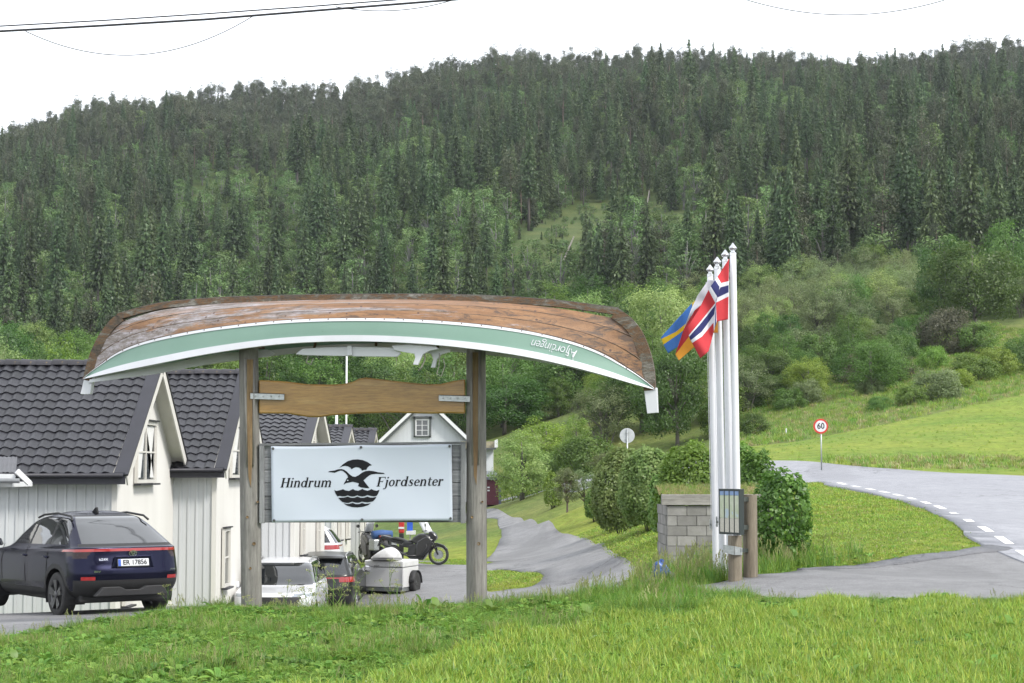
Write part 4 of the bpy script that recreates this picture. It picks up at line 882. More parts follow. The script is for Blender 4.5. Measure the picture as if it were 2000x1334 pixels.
# corrugated porch roof jutting in at the far left
pr = thing('porch_roof', 'corner of a corrugated porch roof with white gutter, left of the dark car', 'porch', (P(0, 930, 32).x, 32, zpx(1190, 32)))
a0 = P(-90, 893, 31); mb = MB(); rws = []
for i in range(40):
    x = P(-150, 900, 31).x + i * (P(14, 900, 31).x - P(-150, 900, 31).x) / 39
    rws.append([(x + .18, 30.9, zpx(923, 30.9) + .014 * (i % 2)), (x - .1, 32.0, zpx(893, 32.0) + .014 * (i % 2))])
mb.grid(rws); part('corrugated_sheet', mb, pm('grey_corrugated', (.07, .07, .08), .5, (.05, .05, .055), 5), pr)
mb = MB(); mb.prism([P(-110, 924, 30.88), P(26, 926, 30.88), P(30, 930, 30.88), P(28, 940, 30.88), P(-110, 941, 30.88)], (0, .03, 0)); part('fascia', mb, M_WHITE, pr)
mb = MB(); mb.tube([P(-110, 938, 30.8), P(38, 939, 30.8)], .04, 8); part('gutter', mb, pm('grey_gutter', (.2, .21, .22), .5), pr)
mb = MB(); mb.beam(P(33, 920, 30.85), P(53, 944, 30.85) + Vector((0, .15, 0)), .05, .09); part('rafter_end', mb, M_WHITE, pr)
mb = MB(); mb.prism([P(-110, 940, 31), P(24, 942, 31), P(24, 951, 31), P(-110, 951, 31)], (0, 1.3, 0)); part('beam', mb, M_WHITE, pr)
mb = MB(); mb.beam(P(-60, 945, 31.1), P(-60, 1215, 31.1), .12, .12, (0, 1, 0)); part('post', mb, M_WHITE, pr)

# ------------------------------------------------------------------ farmhouse beyond the row
M_FHW = pm('farmhouse_white_boards', (.52, .54, .57), .6, (.48, .5, .53), .8, stretch=(6, 1, .15), dirt=((.42, .42, .38), 2.2, .68, (3, 1, .25)))
M_DGREY = pm('dark_green_grey_trim', (.06, .068, .068), .5)
M_MOSS = pm('mossy_roof', (.17, .15, .08), .9, (.10, .09, .06), 3, bump=.4, bscale=8)
YH = 144.0; hb = tz(-6.6, YH) - .3
fh = thing('farmhouse', 'white boarded farmhouse with a small six-pane gable window, seen above the banner', 'house', (P(825, 1000, YH).x, YH, hb))
lx, rx = P(751, 870, YH).x, P(911, 870, YH).x; ap = P(826, 783, YH).z; ez = P(751, 857, YH).z; cx = (lx + rx) / 2
mb = MB(); mb.prism([(lx, YH, hb), (rx, YH, hb), (rx, YH, ez), (cx, YH, ap), (lx, YH, ez)], (0, 12, 0)); wl = part('wall', mb, M_FHW, fh)
nb = int((rx - lx) / .15)
for i in range(nb):
    x = lx + (i + .5) * (rx - lx) / nb; zt = ez + (ap - ez) * (1 - abs(x - cx) / ((rx - lx) / 2)) - .05
    mb = MB(); mb.box((x, YH - .012, (hb + zt) / 2), ((rx - lx) / nb - .02, .03, zt - hb)); part('board', mb, M_FHW, wl)
for s in (-1, 1):
    ex_ = cx + s * ((rx - lx) / 2 + .45); ezz = ez - .45 * (ap - ez) / ((rx - lx) / 2)
    mb = MB(); mb.prism([(cx, YH - .6, ap + .30), (cx, YH - .6, ap + .14), (ex_, YH - .6, ezz + .06), (ex_ + s * .05, YH - .6, ezz + .22)], (0, 13, 0)); rf = part('roof', mb, pm('grey_slate', (.09, .09, .10), .7, (.06, .06, .065), 4), fh)
    mb = MB(); mb.prism([(cx, YH - .66, ap + .33), (cx, YH - .66, ap + .02), (ex_, YH - .66, ezz - .08), (ex_ + s * .02, YH - .66, ezz + .22)], (0, .05, 0)); part('barge_board', mb, M_WHITE, rf)
    mb = MB(); mb.prism([(cx, YH - .62, ap + .03), (cx, YH - .62, ap - .12), (ex_ - s * .2, YH - .62, ezz - .12), (ex_, YH - .62, ezz - .06)], (0, .6, 0)); part('soffit', mb, M_DGREY, rf)
mb = MB(); mb.tube([P(742, 863, YH - .5), P(745, 868, YH - .5), P(752, 876, YH - .4), P(752, 960, YH - .3)], .06, 8); part('downpipe', mb, M_WHITE, fh, smooth=True)
a = P(813, 850, YH); b = P(836, 821, YH)
windowset(fh, 'window', (a.x, YH - .06, a.z), (1, 0, 0), b.x - a.x, b.z - a.z, (2, 3), False, .1, M_WHITE, False, .10, nrm=(0, -1, 0))
for (u0, v0, u1, v1) in ((808, 814, 811, 853.5), (838.5, 814, 841.5, 853.5), (808, 851, 841.5, 854), (806, 813, 843.5, 818)):
    p0, p1 = P(u0, v1, YH - .2), P(u1, v0, YH - .2); mb = MB(); mb.prism([p0, (p1.x, p0.y, p0.z), p1, (p0.x, p0.y, p1.z)], (0, .18, 0)); part('window_surround', mb, M_DGREY, fh)
# side wing with a mossy roof
wx0, wx1 = P(905, 900, 140).x, P(963, 900, 140).x
mb = MB(); mb.box(((wx0 + wx1) / 2, 141.5, (hb + P(960, 877, 140).z) / 2), (wx1 - wx0, 3, P(960, 877, 140).z - hb)); part('side_wing', mb, M_FHW, fh)
mb = MB(); mb.prism([P(900, 877, 139.4), P(969, 875, 139.4), P(969, 862, 141.5), P(900, 862, 141.5)], (0, 0, -.12)); part('mossy_roof', mb, M_MOSS, fh)
mb = MB(); mb.prism([P(966, 860, 139.3), P(972, 858, 139.3), P(972, 873, 139.3), P(966, 876, 139.3)], (0, 2.4, 0)); part('gutter_end', mb, M_WHITE, fh)
mb = MB(); mb.prism([P(900, 876, 139.3), P(969, 874, 139.3), P(969, 878, 139.3), P(900, 880, 139.3)], (0, .1, 0)); part('eaves_board', mb, M_DGREY, fh)
# red shed
sb_ = P(966, 986, 136); YD = 136.0
sh = thing('shed', 'small dark red shed with a grey lean-to roof beyond the lawn', 'shed', sb_)
p0, p1 = P(940, 986, YD), P(974, 932, YD); mb = MB(); mb.prism([p0, (p1.x, YD, p0.z), (p1.x, YD, p1.z), (p0.x, YD, p1.z)], (0, 2.2, 0)); w_ = part('wall', mb, pm('oxblood_paint', (.10, .018, .03), .6, (.085, .014, .024), 4), sh)
for i in range(8):
    x = p0.x + (p1.x - p0.x) * (i + .5) / 8; mb = MB(); mb.box((x, YD - .01, (p0.z + p1.z) / 2), ((p1.x - p0.x) / 8 - .02, .03, p1.z - p0.z)); part('board', mb, MATS['oxblood_paint'], w_)
mb = MB(); mb.prism([P(935, 934, YD - .3), P(981, 934, YD - .3), P(966, 920, YD + 2.6), P(935, 920, YD + 2.6)], (0, 0, -.1)); part('roof', mb, pm('grey_sheet_roof', (.2, .21, .24), .5), sh)
mb = MB(); mb.prism([P(935, 932.5, YD - .31), P(981, 932.5, YD - .31), P(981, 935.5, YD - .31), P(935, 935.5, YD - .31)], (0, .04, 0)); part('roof_edge', mb, pm('slate_blue_edge', (.10, .11, .14), .6), sh)
mb = MB(); mb.prism([P(974, 986, YD - .02), P(979, 986, YD - .02), P(979, 934, YD - .02), P(974, 934, YD - .02)], (0, .05, 0)); part('corner_board', mb, MATS['slate_blue_edge'], sh)
for v in (952, 958):
    mb = MB(); mb.box(P(954, v, YD - .05), (.16, .03, .1)); part('hinge', mb, M_WHITE, sh)
# ------------------------------------------------------------------ cars
def paint(name, c, rough=.25, coat=1.0, metal=.3):
    return pm(name, c, rough, tuple(x * .92 for x in c), 2, coat=coat, metal=metal)
M_BLUE = pm('midnight_blue_paint', (.013, .014, .034), .24, (.012, .013, .031), 2, coat=.12, metal=.9); M_CARW = paint('white_car_paint', (.6, .61, .64), .3, .6, 0); M_GRAPH = pm('graphite_car_paint', (.05, .051, .05), .28, (.045, .046, .045), 2, coat=.15, metal=.9)
M_CLAD = pm('black_plastic', (.012, .012, .013), .6); M_TYRE = pm('tyre_rubber', (.02, .02, .021), .8, (.028, .027, .026), 20); M_RIM = pm('dark_alloy', (.11, .11, .115), .35, metal=.8)
M_ALLOY = pm('silver_alloy', (.5, .5, .5), .3, metal=.9); M_CGLASS = pm('tinted_glass', (.012, .014, .016), .04, spec=.8, coat=.6); M_LAMP = pm('red_lamp', (.32, .012, .012), .2, coat=1); M_SMOKE = pm('smoked_lamp', (.022, .008, .009), .2, spec=.4)
M_CHROME = pm('chrome', (.7, .7, .72), .12, metal=1); M_HEAD = pm('headlamp_glass', (.35, .38, .42), .08, coat=1, metal=.4); M_PLATE = pm('number_plate', (.6, .61, .63), .4); M_PBLUE = pm('plate_blue', (.02, .08, .42), .4)
HALF_OUT = [(0, 0), (.003, .30), (.010, .60), (.026, .82), (.056, .94), (.11, .985), (.3, 1), (.5, 1.005), (.7, 1), (.87, .985), (.935, .93), (.968, .80), (.988, .5), (1, 0)]
def pch(xs, ys):
    """monotone cubic through given points"""
    xs = np.array(xs, float); ys = np.array(ys, float); h = np.diff(xs); d = np.diff(ys) / h; m = np.zeros(len(xs)); m[0], m[-1] = d[0], d[-1]
    for i in range(1, len(xs) - 1):
        m[i] = 0 if d[i - 1] * d[i] <= 0 else 2 * d[i - 1] * d[i] / (d[i - 1] + d[i])
    def f(x):
        x = np.asarray(x, float); i = np.clip(np.searchsorted(xs, x, 'right') - 1, 0, len(xs) - 2); t = (x - xs[i]) / h[i]
        return (2 * t ** 3 - 3 * t ** 2 + 1) * ys[i] + (t ** 3 - 2 * t ** 2 + t) * h[i] * m[i] + (-2 * t ** 3 + 3 * t ** 2) * ys[i + 1] + (t ** 3 - t ** 2) * h[i] * m[i + 1]
    return f
def car_shell(levels, wheels, Ra, classify, nt_=110, ns=150):
    """levels: (x rear, z rear, x front, z front, half width); returns {class: MB} with x forward, y left"""
    L = np.array(levels, float); T_ = np.arange(len(L)); fs = [pch(T_, L[:, k]) for k in range(5)]
    tt = np.linspace(0, len(L) - 1, nt_); ho = np.array(HALF_OUT); q = np.concatenate([[0], np.cumsum(np.hypot(np.diff(ho[:, 0]) * 2.5, np.diff(ho[:, 1])))])
    ss = np.linspace(0, q[-1], ns); fx = pch(q, ho[:, 0])(ss); fy = pch(q, ho[:, 1])(ss)
    xr, zr_, xf, zf_, hw = (f(tt) for f in fs)
    X = xr[:, None] + (xf - xr)[:, None] * fx[None]; Y = hw[:, None] * fy[None]; Z = zr_[:, None] + (zf_ - zr_)[:, None] * fx[None]
    Z = Z + 0.03 * np.clip(tt[:, None] - (len(L) - 3), 0, 1) * np.sin(PI * fx[None])
    # body side crease
    for (wx, wz) in wheels:                       # snap vertices near the arch onto it
        d = np.hypot(X - wx, Z - wz); near = (np.abs(d - Ra) < .022) & (Y > .72 * hw[:, None]) & (fx[None] > .06) & (fx[None] < .94)
        k = np.where(near, Ra / np.maximum(d, 1e-6), 1); X = wx + (X - wx) * k; Z = wz + (Z - wz) * k
    out = {}
    cx = (X[:-1, :-1] + X[1:, 1:] + X[1:, :-1] + X[:-1, 1:]) / 4; cy = (Y[:-1, :-1] + Y[1:, 1:] + Y[1:, :-1] + Y[:-1, 1:]) / 4; cz = (Z[:-1, :-1] + Z[1:, 1:] + Z[1:, :-1] + Z[:-1, 1:]) / 4
    for sgn in (1, -1):
        idx = {}
        for i in range(nt_ - 1):
            tm = (tt[i] + tt[i + 1]) / 2; hm = (hw[i] + hw[i + 1]) / 2
            for j in range(ns - 1):
                a, b, c = cx[i, j], cy[i, j], cz[i, j]; fm = (fx[j] + fx[j + 1]) / 2; side = b > .72 * hm and .06 < fm < .94
                if side and any(math.hypot(a - wx, c - wz) < Ra for wx, wz in wheels): continue
                cl = classify(tm, a, b * sgn, c, fm, b / max(hm, 1e-3), side)
                if cl is None: continue
                mb = out.setdefault(cl, (MB(), {}))
                key = []
                for (ii, jj) in ((i, j), (i, j + 1), (i + 1, j + 1), (i + 1, j)):
                    kk_ = (sgn if Y[ii, jj] > 1e-6 else 0, ii, jj)
                    if kk_ not in mb[1]: mb[1][kk_] = len(mb[0].v); mb[0].v.append((X[ii, jj], Y[ii, jj] * sgn, Z[ii, jj]))
                    key.append(mb[1][kk_])
                mb[0].f.append(tuple(key) if sgn < 0 else tuple(key[::-1])); mb[0].m.append(0)
    return {k: v[0] for k, v in out.items()}
def wheel(parent, x, y, r, wd, sgn, rim_mat, spokes=5, dark=True):
    mb = MB(); mb.lathe((x, y, r), [(r * .66, -wd / 2 * .9), (r * .9, -wd / 2), (r * .985, -wd / 2 * .8), (r, -wd / 2 * .4), (r, wd / 2 * .4), (r * .985, wd / 2 * .8), (r * .9, wd / 2), (r * .66, wd / 2 * .9)], 40, 'y')
    mb.f = mb.f[:-2]; mb.m = mb.m[:-2]; w_ = part('wheel', mb, M_TYRE, parent, local=True, smooth=True)
    mb = MB(); yo = y + sgn * wd * .36
    mb.lathe((x, y, r), [(r * .67, -wd * .4 * sgn), (r * .62, wd * .3 * sgn), (r * .67, wd * .42 * sgn), (r * .69, wd * .44 * sgn), (r * .68, wd * .40 * sgn)], 36, 'y'); mb.f = mb.f[:-2]; mb.m = mb.m[:-2]
    for k in range(spokes):
        th = 2 * PI * k / spokes + .3
        for da, ww in ((-.16, .06), (.16, .06)):
            a = (x + r * .10 * math.cos(th), yo + sgn * .01, r + r * .10 * math.sin(th)); b = (x + r * .66 * math.cos(th + da), yo + sgn * .03, r + r * .66 * math.sin(th + da)); mb.beam(a, b, .03, ww, (-math.sin(th), 0, math.cos(th)))
    mb.lathe((x, yo + sgn * .02, r), [(r * .17, -.03), (r * .17, .015), (r * .1, .025)], 14, 'y'); part('rim', mb, rim_mat, w_, local=True, auto=40)
    mb = MB(); mb.lathe((x, y, r), [(r * .6, -.01), (r * .6, .01)], 20, 'y'); part('brake_disc', mb, M_CLAD, w_, local=True)
def islands(mb):
    """split a mesh into its separate pieces"""
    par = list(range(len(mb.v)))
    def fd(i):
        while par[i] != i: par[i] = par[par[i]]; i = par[i]
        return i
    for f in mb.f:
        a = fd(f[0])
        for i in f[1:]: par[fd(i)] = a
    gr = {}
    for f in mb.f: gr.setdefault(fd(f[0]), []).append(f)
    big = [g for g in gr.values() if len(g) > 2]
    for g in big:
        ids = {}; o = MB()
        for f in g: o.f.append(tuple(ids.setdefault(i, len(ids)) for i in f)); o.m.append(0)
        o.v = [mb.v[i] for i in ids]; yield o
def finish_car(root, shell, matmap, wheels, r, tw, Ra, wid, rim, spokes=5):
    for nm, mb in shell.items():
        for piece in islands(mb): part(nm, piece, matmap[nm], root, local=True, smooth=True)
    for wx, wz in wheels:
        for s in (1, -1):
            wheel(root, wx, s * (wid - tw / 2 - .015), r, tw, s, rim, spokes)
            mb = MB(); rows_ = []
            for k in range(17):
                th = -.35 + (PI + .7) * k / 16; c_, s_ = math.cos(th) * (Ra + .01), math.sin(th) * (Ra + .01)
                rows_.append([(wx + c_, s * (wid - .02), wz + s_), (wx + c_, s * (wid - .34), wz + s_)])
            mb.grid(rows_); mb.add([r_[1] for r_ in rows_], [tuple(range(17))]); part('wheel_arch_liner', mb, M_CLAD, root, local=True)
def ring(c, rx, rz, t, axis, n=28, th=.012):
    """flat oval ring emblem piece in the y-z plane"""
    mb = MB(); rows_ = []
    for k in range(n):
        a = 2 * PI * k / n
        rows_.append([(c[0], c[1] + (rx + d) * math.cos(a), c[2] + (rz + d) * math.sin(a)) for d in (-t / 2, t / 2)] + [(c[0] + axis * th, c[1] + (rx + d) * math.cos(a), c[2] + (rz + d) * math.sin(a)) for d in (t / 2, -t / 2)])
    rows_.append(rows_[0]); mb.grid(rows_, 0, True); return mb

# --- dark blue crossover, seen from behind
gz = tz(P(110, 1200, 29.5).x, 29.5)
YAW1 = R(90 + 36); rl = P(118, 1205, 29.5); ax_dir = Vector((math.cos(YAW1), math.sin(YAW1), 0)); left_dir = Vector((-ax_dir.y, ax_dir.x, 0))
car1 = thing('parked_car', 'dark blue crossover car with black cladding and a red light bar, parked by the cabins', 'car', (rl.x - left_dir.x * .82, rl.y - left_dir.y * .82, gz), YAW1)
LV1 = [(-.66, .33, 3.55, .25, .80), (-.80, .40, 3.70, .34, .88), (-.90, .56, 3.77, .50, .925), (-.92, .70, 3.77, .62, .93), (-.88, .86, 3.74, .74, .93), (-.84, 1.02, 3.62, .86, .92), (-.83, 1.10, 3.2, .96, .90), (-.76, 1.13, 2.45, 1.06, .865),
       (-.42, 1.30, 2.02, 1.28, .775), (-.05, 1.48, 1.55, 1.50, .675), (.16, 1.565, 1.2, 1.575, .59), (.45, 1.615, .95, 1.62, .40), (.65, 1.63, .8, 1.635, 0.0)]
W1 = [(0, .355), (2.85, .355)]; RA1 = .415
def cl1(t, x, y, z, f, yn, side):
    ay = abs(y)
    if t < 2.35 and (not side): return 'rear_bumper' if f < .5 else 'front_bumper'
    if side:
        dw = min(math.hypot(x - a, z - b) for a, b in W1)
        if dw < RA1 + .075 and z < .86: return 'arch_cladding'
        if z < .44: return 'sill'
    if t < 1.2: return 'rear_bumper' if f < .5 else 'front_bumper' if not side else 'sill'
    if not side and f < .1:
        if 7.35 < t < 10.15 and yn < .86: return 'rear_window'
        if 6.95 < t <= 7.35 and yn < .93: return 'spoiler_lip'
        if 5.35 < t < 5.85: return 'light_bar'
        if 4.55 < t <= 5.35 and ay > .63 + (5.35 - t) * .11: return 'tail_light'
        if 2.35 <= t < 2.75 and .6 < ay < .8: return 'reflector'
        if 10.15 < t < 10.5: return 'spoiler_lip'
    if side and f < .105 and 4.75 < t < 5.85: return 'tail_light' if t < 5.4 else 'light_bar'
    if side and f < .15 and 5.4 < t < 5.85: return 'light_bar'
    if side and 7.25 < t < 9.75:
        k = (t - 7.25) / 2.5
        x0 = -.28 + .36 * k; x1 = 2.18 - .72 * k
        if x0 < x < x1 and not (.38 + .1 * k < x < .44 + .1 * k) and not (1.20 < x < 1.28): return 'side_window'
        if x0 - .02 < x < x1 + .04: return 'window_trim'
    if f > .9 and 7.1 < t < 10.0 and yn < .9: return 'windscreen'
    if f > .9 and 4.9 < t < 5.6 and ay > .45: return 'headlight'
    return 'body'
mm1 = dict(body=M_BLUE, rear_bumper=M_CLAD, front_bumper=M_CLAD, arch_cladding=M_CLAD, sill=M_CLAD, rear_window=M_CGLASS, spoiler_lip=M_CLAD, light_bar=M_LAMP, tail_light=M_SMOKE, reflector=M_LAMP, side_window=M_CGLASS, window_trim=M_CLAD, windscreen=M_CGLASS, headlight=M_HEAD)
finish_car(car1, car_shell(LV1, W1, RA1, cl1, 150, 190), mm1, W1, .355, .225, RA1, .925, M_RIM, 5)
def rbox(root, name, c, s, mat, bev=.01, rot=None):
    mb = MB(); mb.box(c, s, rot); return part(name, mb, mat, root, local=True, bevel=bev)
rbox(car1, 'underbody', (1.4, 0, .36), (4.0, 1.5, .24), M_CLAD, .03)
for s in (1, -1):
    mb = MB(); mb.tube([(-.02, s * .655, 1.52), (.10, s * .625, 1.585), (.7, s * .60, 1.625), (1.25, s * .61, 1.59), (1.42, s * .64, 1.54)], .018, 8); part('roof_rail', mb, M_CLAD, car1, local=True, smooth=True)
    mb = MB(); mb.prism([(2.2, s * .93, 1.08), (2.08, s * 1.03, 1.06), (2.10, s * 1.06, 1.18), (2.24, s * .97, 1.19)], (.08, 0, 0)); part('door_mirror', mb, M_BLUE, car1, local=True, bevel=.03, auto=60)
    for xd in (.42, 1.32): 
        mb = MB(); mb.tube([(xd - .1, s * .925, .93), (xd - .06, s * .95, .94), (xd + .06, s * .95, .945), (xd + .1, s * .925, .94)], .016, 8); part('door_handle', mb, M_BLUE, car1, local=True, smooth=True)
    for xd in (1.24, .34, 2.3):
        mb = MB(); mb.tube([(xd, s * .936, .50), (xd + .02, s * .938, .75), (xd, s * .92, 1.0), (xd - .01, s * .88, 1.1)], .004, 5); part('door_seam', mb, M_CLAD, car1, local=True)
# lower bumper relief, shark fin, plate, emblem, lettering
mb = MB(); mb.prism([(-.90, -.62, .36), (-.90, .62, .36), (-.945, .50, .50), (-.945, .22, .50), (-.93, .12, .45), (-.93, -.12, .45), (-.945, -.22, .50), (-.945, -.50, .50)], (.12, 0, 0)); part('bumper_insert', mb, pm('grey_plastic', (.04, .04, .042), .5), car1, local=True, bevel=.01)
mb = MB(); mb.prism([(.50, -.02, 1.62), (.72, -.025, 1.625), (.66, -.01, 1.66), (.54, -.004, 1.715), (.50, -.004, 1.72)], (0, .035, 0)); part('roof_fin', mb, M_CLAD, car1, local=True, bevel=.008)
mb = MB(); mb.prism([(-.86, -.36, .78), (-.86, .36, .78), (-.86, .30, .97), (-.86, -.30, .97)], (-.04, 0, .012)); part('plate_recess', mb, M_BLUE, car1, local=True, bevel=.012)
pl = rbox(car1, 'number_plate', (-.912, 0, .875), (.014, .52, .112), M_PLATE, .004, Matrix.Rotation(R(10), 3, 'Y'))
rbox(pl, 'plate_surround', (-.905, 0, .873), (.010, .545, .14), M_CLAD, .004, Matrix.Rotation(R(10), 3, 'Y'))
rbox(pl, 'plate_band', (-.921, .237, .875), (.006, .044, .106), M_PBLUE, 0, Matrix.Rotation(R(10), 3, 'Y'))
def car_text(parent, s, size, c, tilt, mat, name, bold=0, wide=None):
    """lettering on a rear face (reads from behind), c centre"""
    v, f = text_mesh(s, size, 0, bold); k = 1 if wide is None else wide / (max(q[0] for q in v) - min(q[0] for q in v))
    mb = MB(); mb.add([(c[0] + q[1] * math.tan(tilt), c[1] - q[0] * k, c[2] + q[1]) for q in v], f); return part(name, mb, mat, parent, local=True)
car_text(pl, 'ER 17856', .105, (-.9235, -.022, .875), R(10), M_PRINT, 'plate_lettering', .002, .40)['kind'] = 'stuff'
for (c, a, b) in (((-.882, 0, 1.015), .062, .042), ((-.884, 0, 1.026), .034, .018), ((-.884, 0, 1.013), .018, .034)):
    part('emblem', ring(c, a, b, .011, -1), M_CHROME, car1, local=True)
car_text(car1, 'bZ4X', .05, (-.905, .50, .93), R(10), M_CHROME, 'badge', .001, .15); car_text(car1, 'BEV', .04, (-.957, .62, .745), 0, M_CHROME, 'badge', .001, .11); car_text(car1, 'AWD', .036, (-.957, -.66, .755), 0, M_CHROME, 'badge', .001, .09)

# --- generic sport utility body for the cars in the hollow
def suv_levels(L, H, W, fo, ro, wb, hood, slope=.25):
    hw = W / 2; r0 = -ro; f0 = wb + fo
    return [(r0 + .14, .34, f0 - .16, .26, hw * .88), (r0 + .05, .42, f0 - .06, .36, hw * .95), (r0, .60, f0, .52, hw * .985), (r0, .78, f0 + .01, .70, hw), (r0 + .03, .95, f0 - .03, hood - .16, hw), (r0 + .05, 1.08, f0 - .10, hood - .05, hw * .985), (r0 + .06, 1.13, f0 - .45, hood, hw * .965), (r0 + .08, 1.16, wb - .22, hood + .07, hw * .945),
            (r0 + .08 + slope * .45, H * .80, wb - .62, H * .80, hw * .86), (r0 + .10 + slope, H * .925, wb - 1.0, H * .93, hw * .77), (r0 + .22 + slope, H * .968, wb - 1.22, H * .97, hw * .68), (r0 + .6 + slope, H * .99, wb - 1.5, H * .99, hw * .45), (r0 + 1.1 + slope, H * .997, wb - 1.6, H * .997, 0)]
def suv(root, L, H, W, body, front_view, wb=2.85, fo=.95, ro=1.1, hood=1.02, slope=.28, rim=M_ALLOY):
    lv = suv_levels(L, H, W, fo, ro, wb, hood, slope); wh = [(0, .365), (wb, .365)]; Ra = .42
    def cl(t, x, y, z, f, yn, side):
        ay = abs(y)
        if side:
            dw = min(math.hypot(x - a, z - b) for a, b in wh)
            if dw < Ra + .06 and z < .86: return 'arch_cladding'
            if z < .42: return 'sill'
            if 7.25 < t < 9.6:
                k = (t - 7.25) / 2.35; x0 = -ro + .35 + .3 * k; x1 = wb - .42 - .66 * k
                if x0 < x < x1 and not any(abs(x - c) < .035 for c in (.25, 1.15)): return 'side_window'
                if x0 - .03 < x < x1 + .05: return 'window_trim'
            if f < .12 and 4.2 < t < 5.6: return 'tail_light'
            if f > .86 and 4.35 < t < 5.15: return 'headlight'
        elif f < .2:
            if 7.2 < t < 9.5 and yn < .88: return 'rear_window'
            if 4.2 < t < 5.6 and ay > W * .30: return 'tail_light'
            if 4.9 < t < 5.4: return 'light_bar'
            if t < 2.2: return 'rear_bumper'
        elif f > .8:
            if 7.15 < t < 9.7 and yn < .93: return 'windscreen'
            if 2.2 < t < 4.3 and ay < W * (.36 - .055 * (4.3 - t)): return 'grille'
            if 4.3 <= t < 5.1 and ay > W * .25: return 'headlight'
            if t < 1.5: return 'front_bumper'
        if t < .8: return 'sill'
        return 'body'
    mm = dict(body=body, rear_bumper=M_CLAD, front_bumper=M_CLAD, arch_cladding=M_CLAD, sill=M_CLAD, rear_window=M_CGLASS, light_bar=M_LAMP, tail_light=M_LAMP, side_window=M_CGLASS, window_trim=M_CLAD, windscreen=M_CGLASS, headlight=M_HEAD, grille=M_CLAD)
    finish_car(root, car_shell(lv, wh, Ra, cl, 90, 120), mm, wh, .365, .23, Ra, W / 2, rim, 6)
    rbox(root, 'underbody', (wb / 2, 0, .36), (wb + 1.0, W * .8, .22), M_CLAD, .03)
    for s in (1, -1):
        mb = MB(); hr = H; mb.tube([(-ro + .55, s * W * .37, H * .94), (-ro + .68, s * W * .35, H * .985), (.6, s * W * .34, H * 1.01), (wb - 1.5, s * W * .345, H * .985), (wb - 1.34, s * W * .36, H * .945)], .02, 8); part('roof_rail', mb, M_ALLOY, root, local=True, smooth=True)
        mb = MB(); mb.prism([(wb - .55, s * W * .485, 1.10), (wb - .52, s * W * .585, 1.08), (wb - .50, s * W * .60, 1.24), (wb - .56, s * W * .49, 1.26)], (.10, 0, 0)); part('door_mirror', mb, body if body is M_CARW else M_CHROME, root, local=True, bevel=.03, auto=60)
        for xd in (.35, 1.25):
            mb = MB(); mb.tube([(xd - .1, s * W * .497, .98), (xd + .1, s * W * .497, .985)], .02, 8); part('door_handle', mb, body, root, local=True, smooth=True)
    return root
def put(u, v, Y, yaw, name, label, **k):
    q = P(u, v, Y); z = tz(q.x, Y); return thing(name, label, 'car', (q.x, Y, z + .02), yaw)
# white car facing the camera: its nose towards us
q = P(531, 1100, 43.2); YAWW = R(-90 + 1); d = Vector((math.cos(YAWW), math.sin(YAWW), 0)); org = Vector((q.x, 43.2, 0)) - d * 3.8
zc = P(560, 1091, 46).z - 1.73
car2 = thing('parked_car', 'white sport utility car facing the sign, its bonnet above the weeds', 'car', (org.x, org.y, max(zc, -2.6)), YAWW)
suv(car2, 4.95, 1.73, 1.93, M_CARW, True, hood=1.08)
for (c, a, b) in (((3.80, 0, .80), .085, .058), ((3.805, 0, .815), .048, .025), ((3.805, 0, .798), .025, .048)): part('emblem', ring(c, a, b, .015, 1), M_CHROME, car2, local=True)
for zz in (.66, .71, .75):
    rbox(car2, 'grille_bar', (3.795, 0, zz), (.03, .9 + (zz - .66) * 2, .012), M_ALLOY if zz > .74 else M_CLAD, 0)
for s in (1, -1): rbox(car2, 'wiper', (2.52, s * .35, 1.16), (.02, .6, .02), M_CLAD, 0, Matrix.Rotation(s * .1, 3, 'X'))
# graphite car seen from behind
YAWG = R(89); q = P(621, 1100, 49.5); d = Vector((math.cos(YAWG), math.sin(YAWG), 0)); org = Vector((q.x, 49.5, 0)) + d * 1.1
zc = P(655, 1078, 51).z - 1.72
car3 = thing('parked_car', 'graphite sport utility car seen from behind, between the white car and the trailer', 'car', (org.x, org.y, zc), YAWG)
suv(car3, 4.8, 1.70, 1.9, M_GRAPH, False, hood=1.05)
rbox(car3, 'number_plate', (-1.10, 0, .86), (.02, .52, .11), M_PLATE, .003)
rbox(car3, 'rear_wiper', (-1.0, .1, 1.22), (.02, .45, .02), M_CLAD, 0, Matrix.Rotation(-.25, 3, 'X'))
rbox(car3, 'roof_spoiler', (-.72, 0, 1.60), (.25, 1.25, .04), M_GRAPH, .015)
# white car tucked between two cabins, only its tail showing
q = P(650, 1080, 58.6)
car4 = thing('parked_car', 'white car tucked between two cabins with only its tail light showing', 'car', (q.x - .75, 58.6, tz(q.x - 1, 58.6)), R(180))
suv(car4, 4.6, 1.66, 1.85, M_CARW, False)

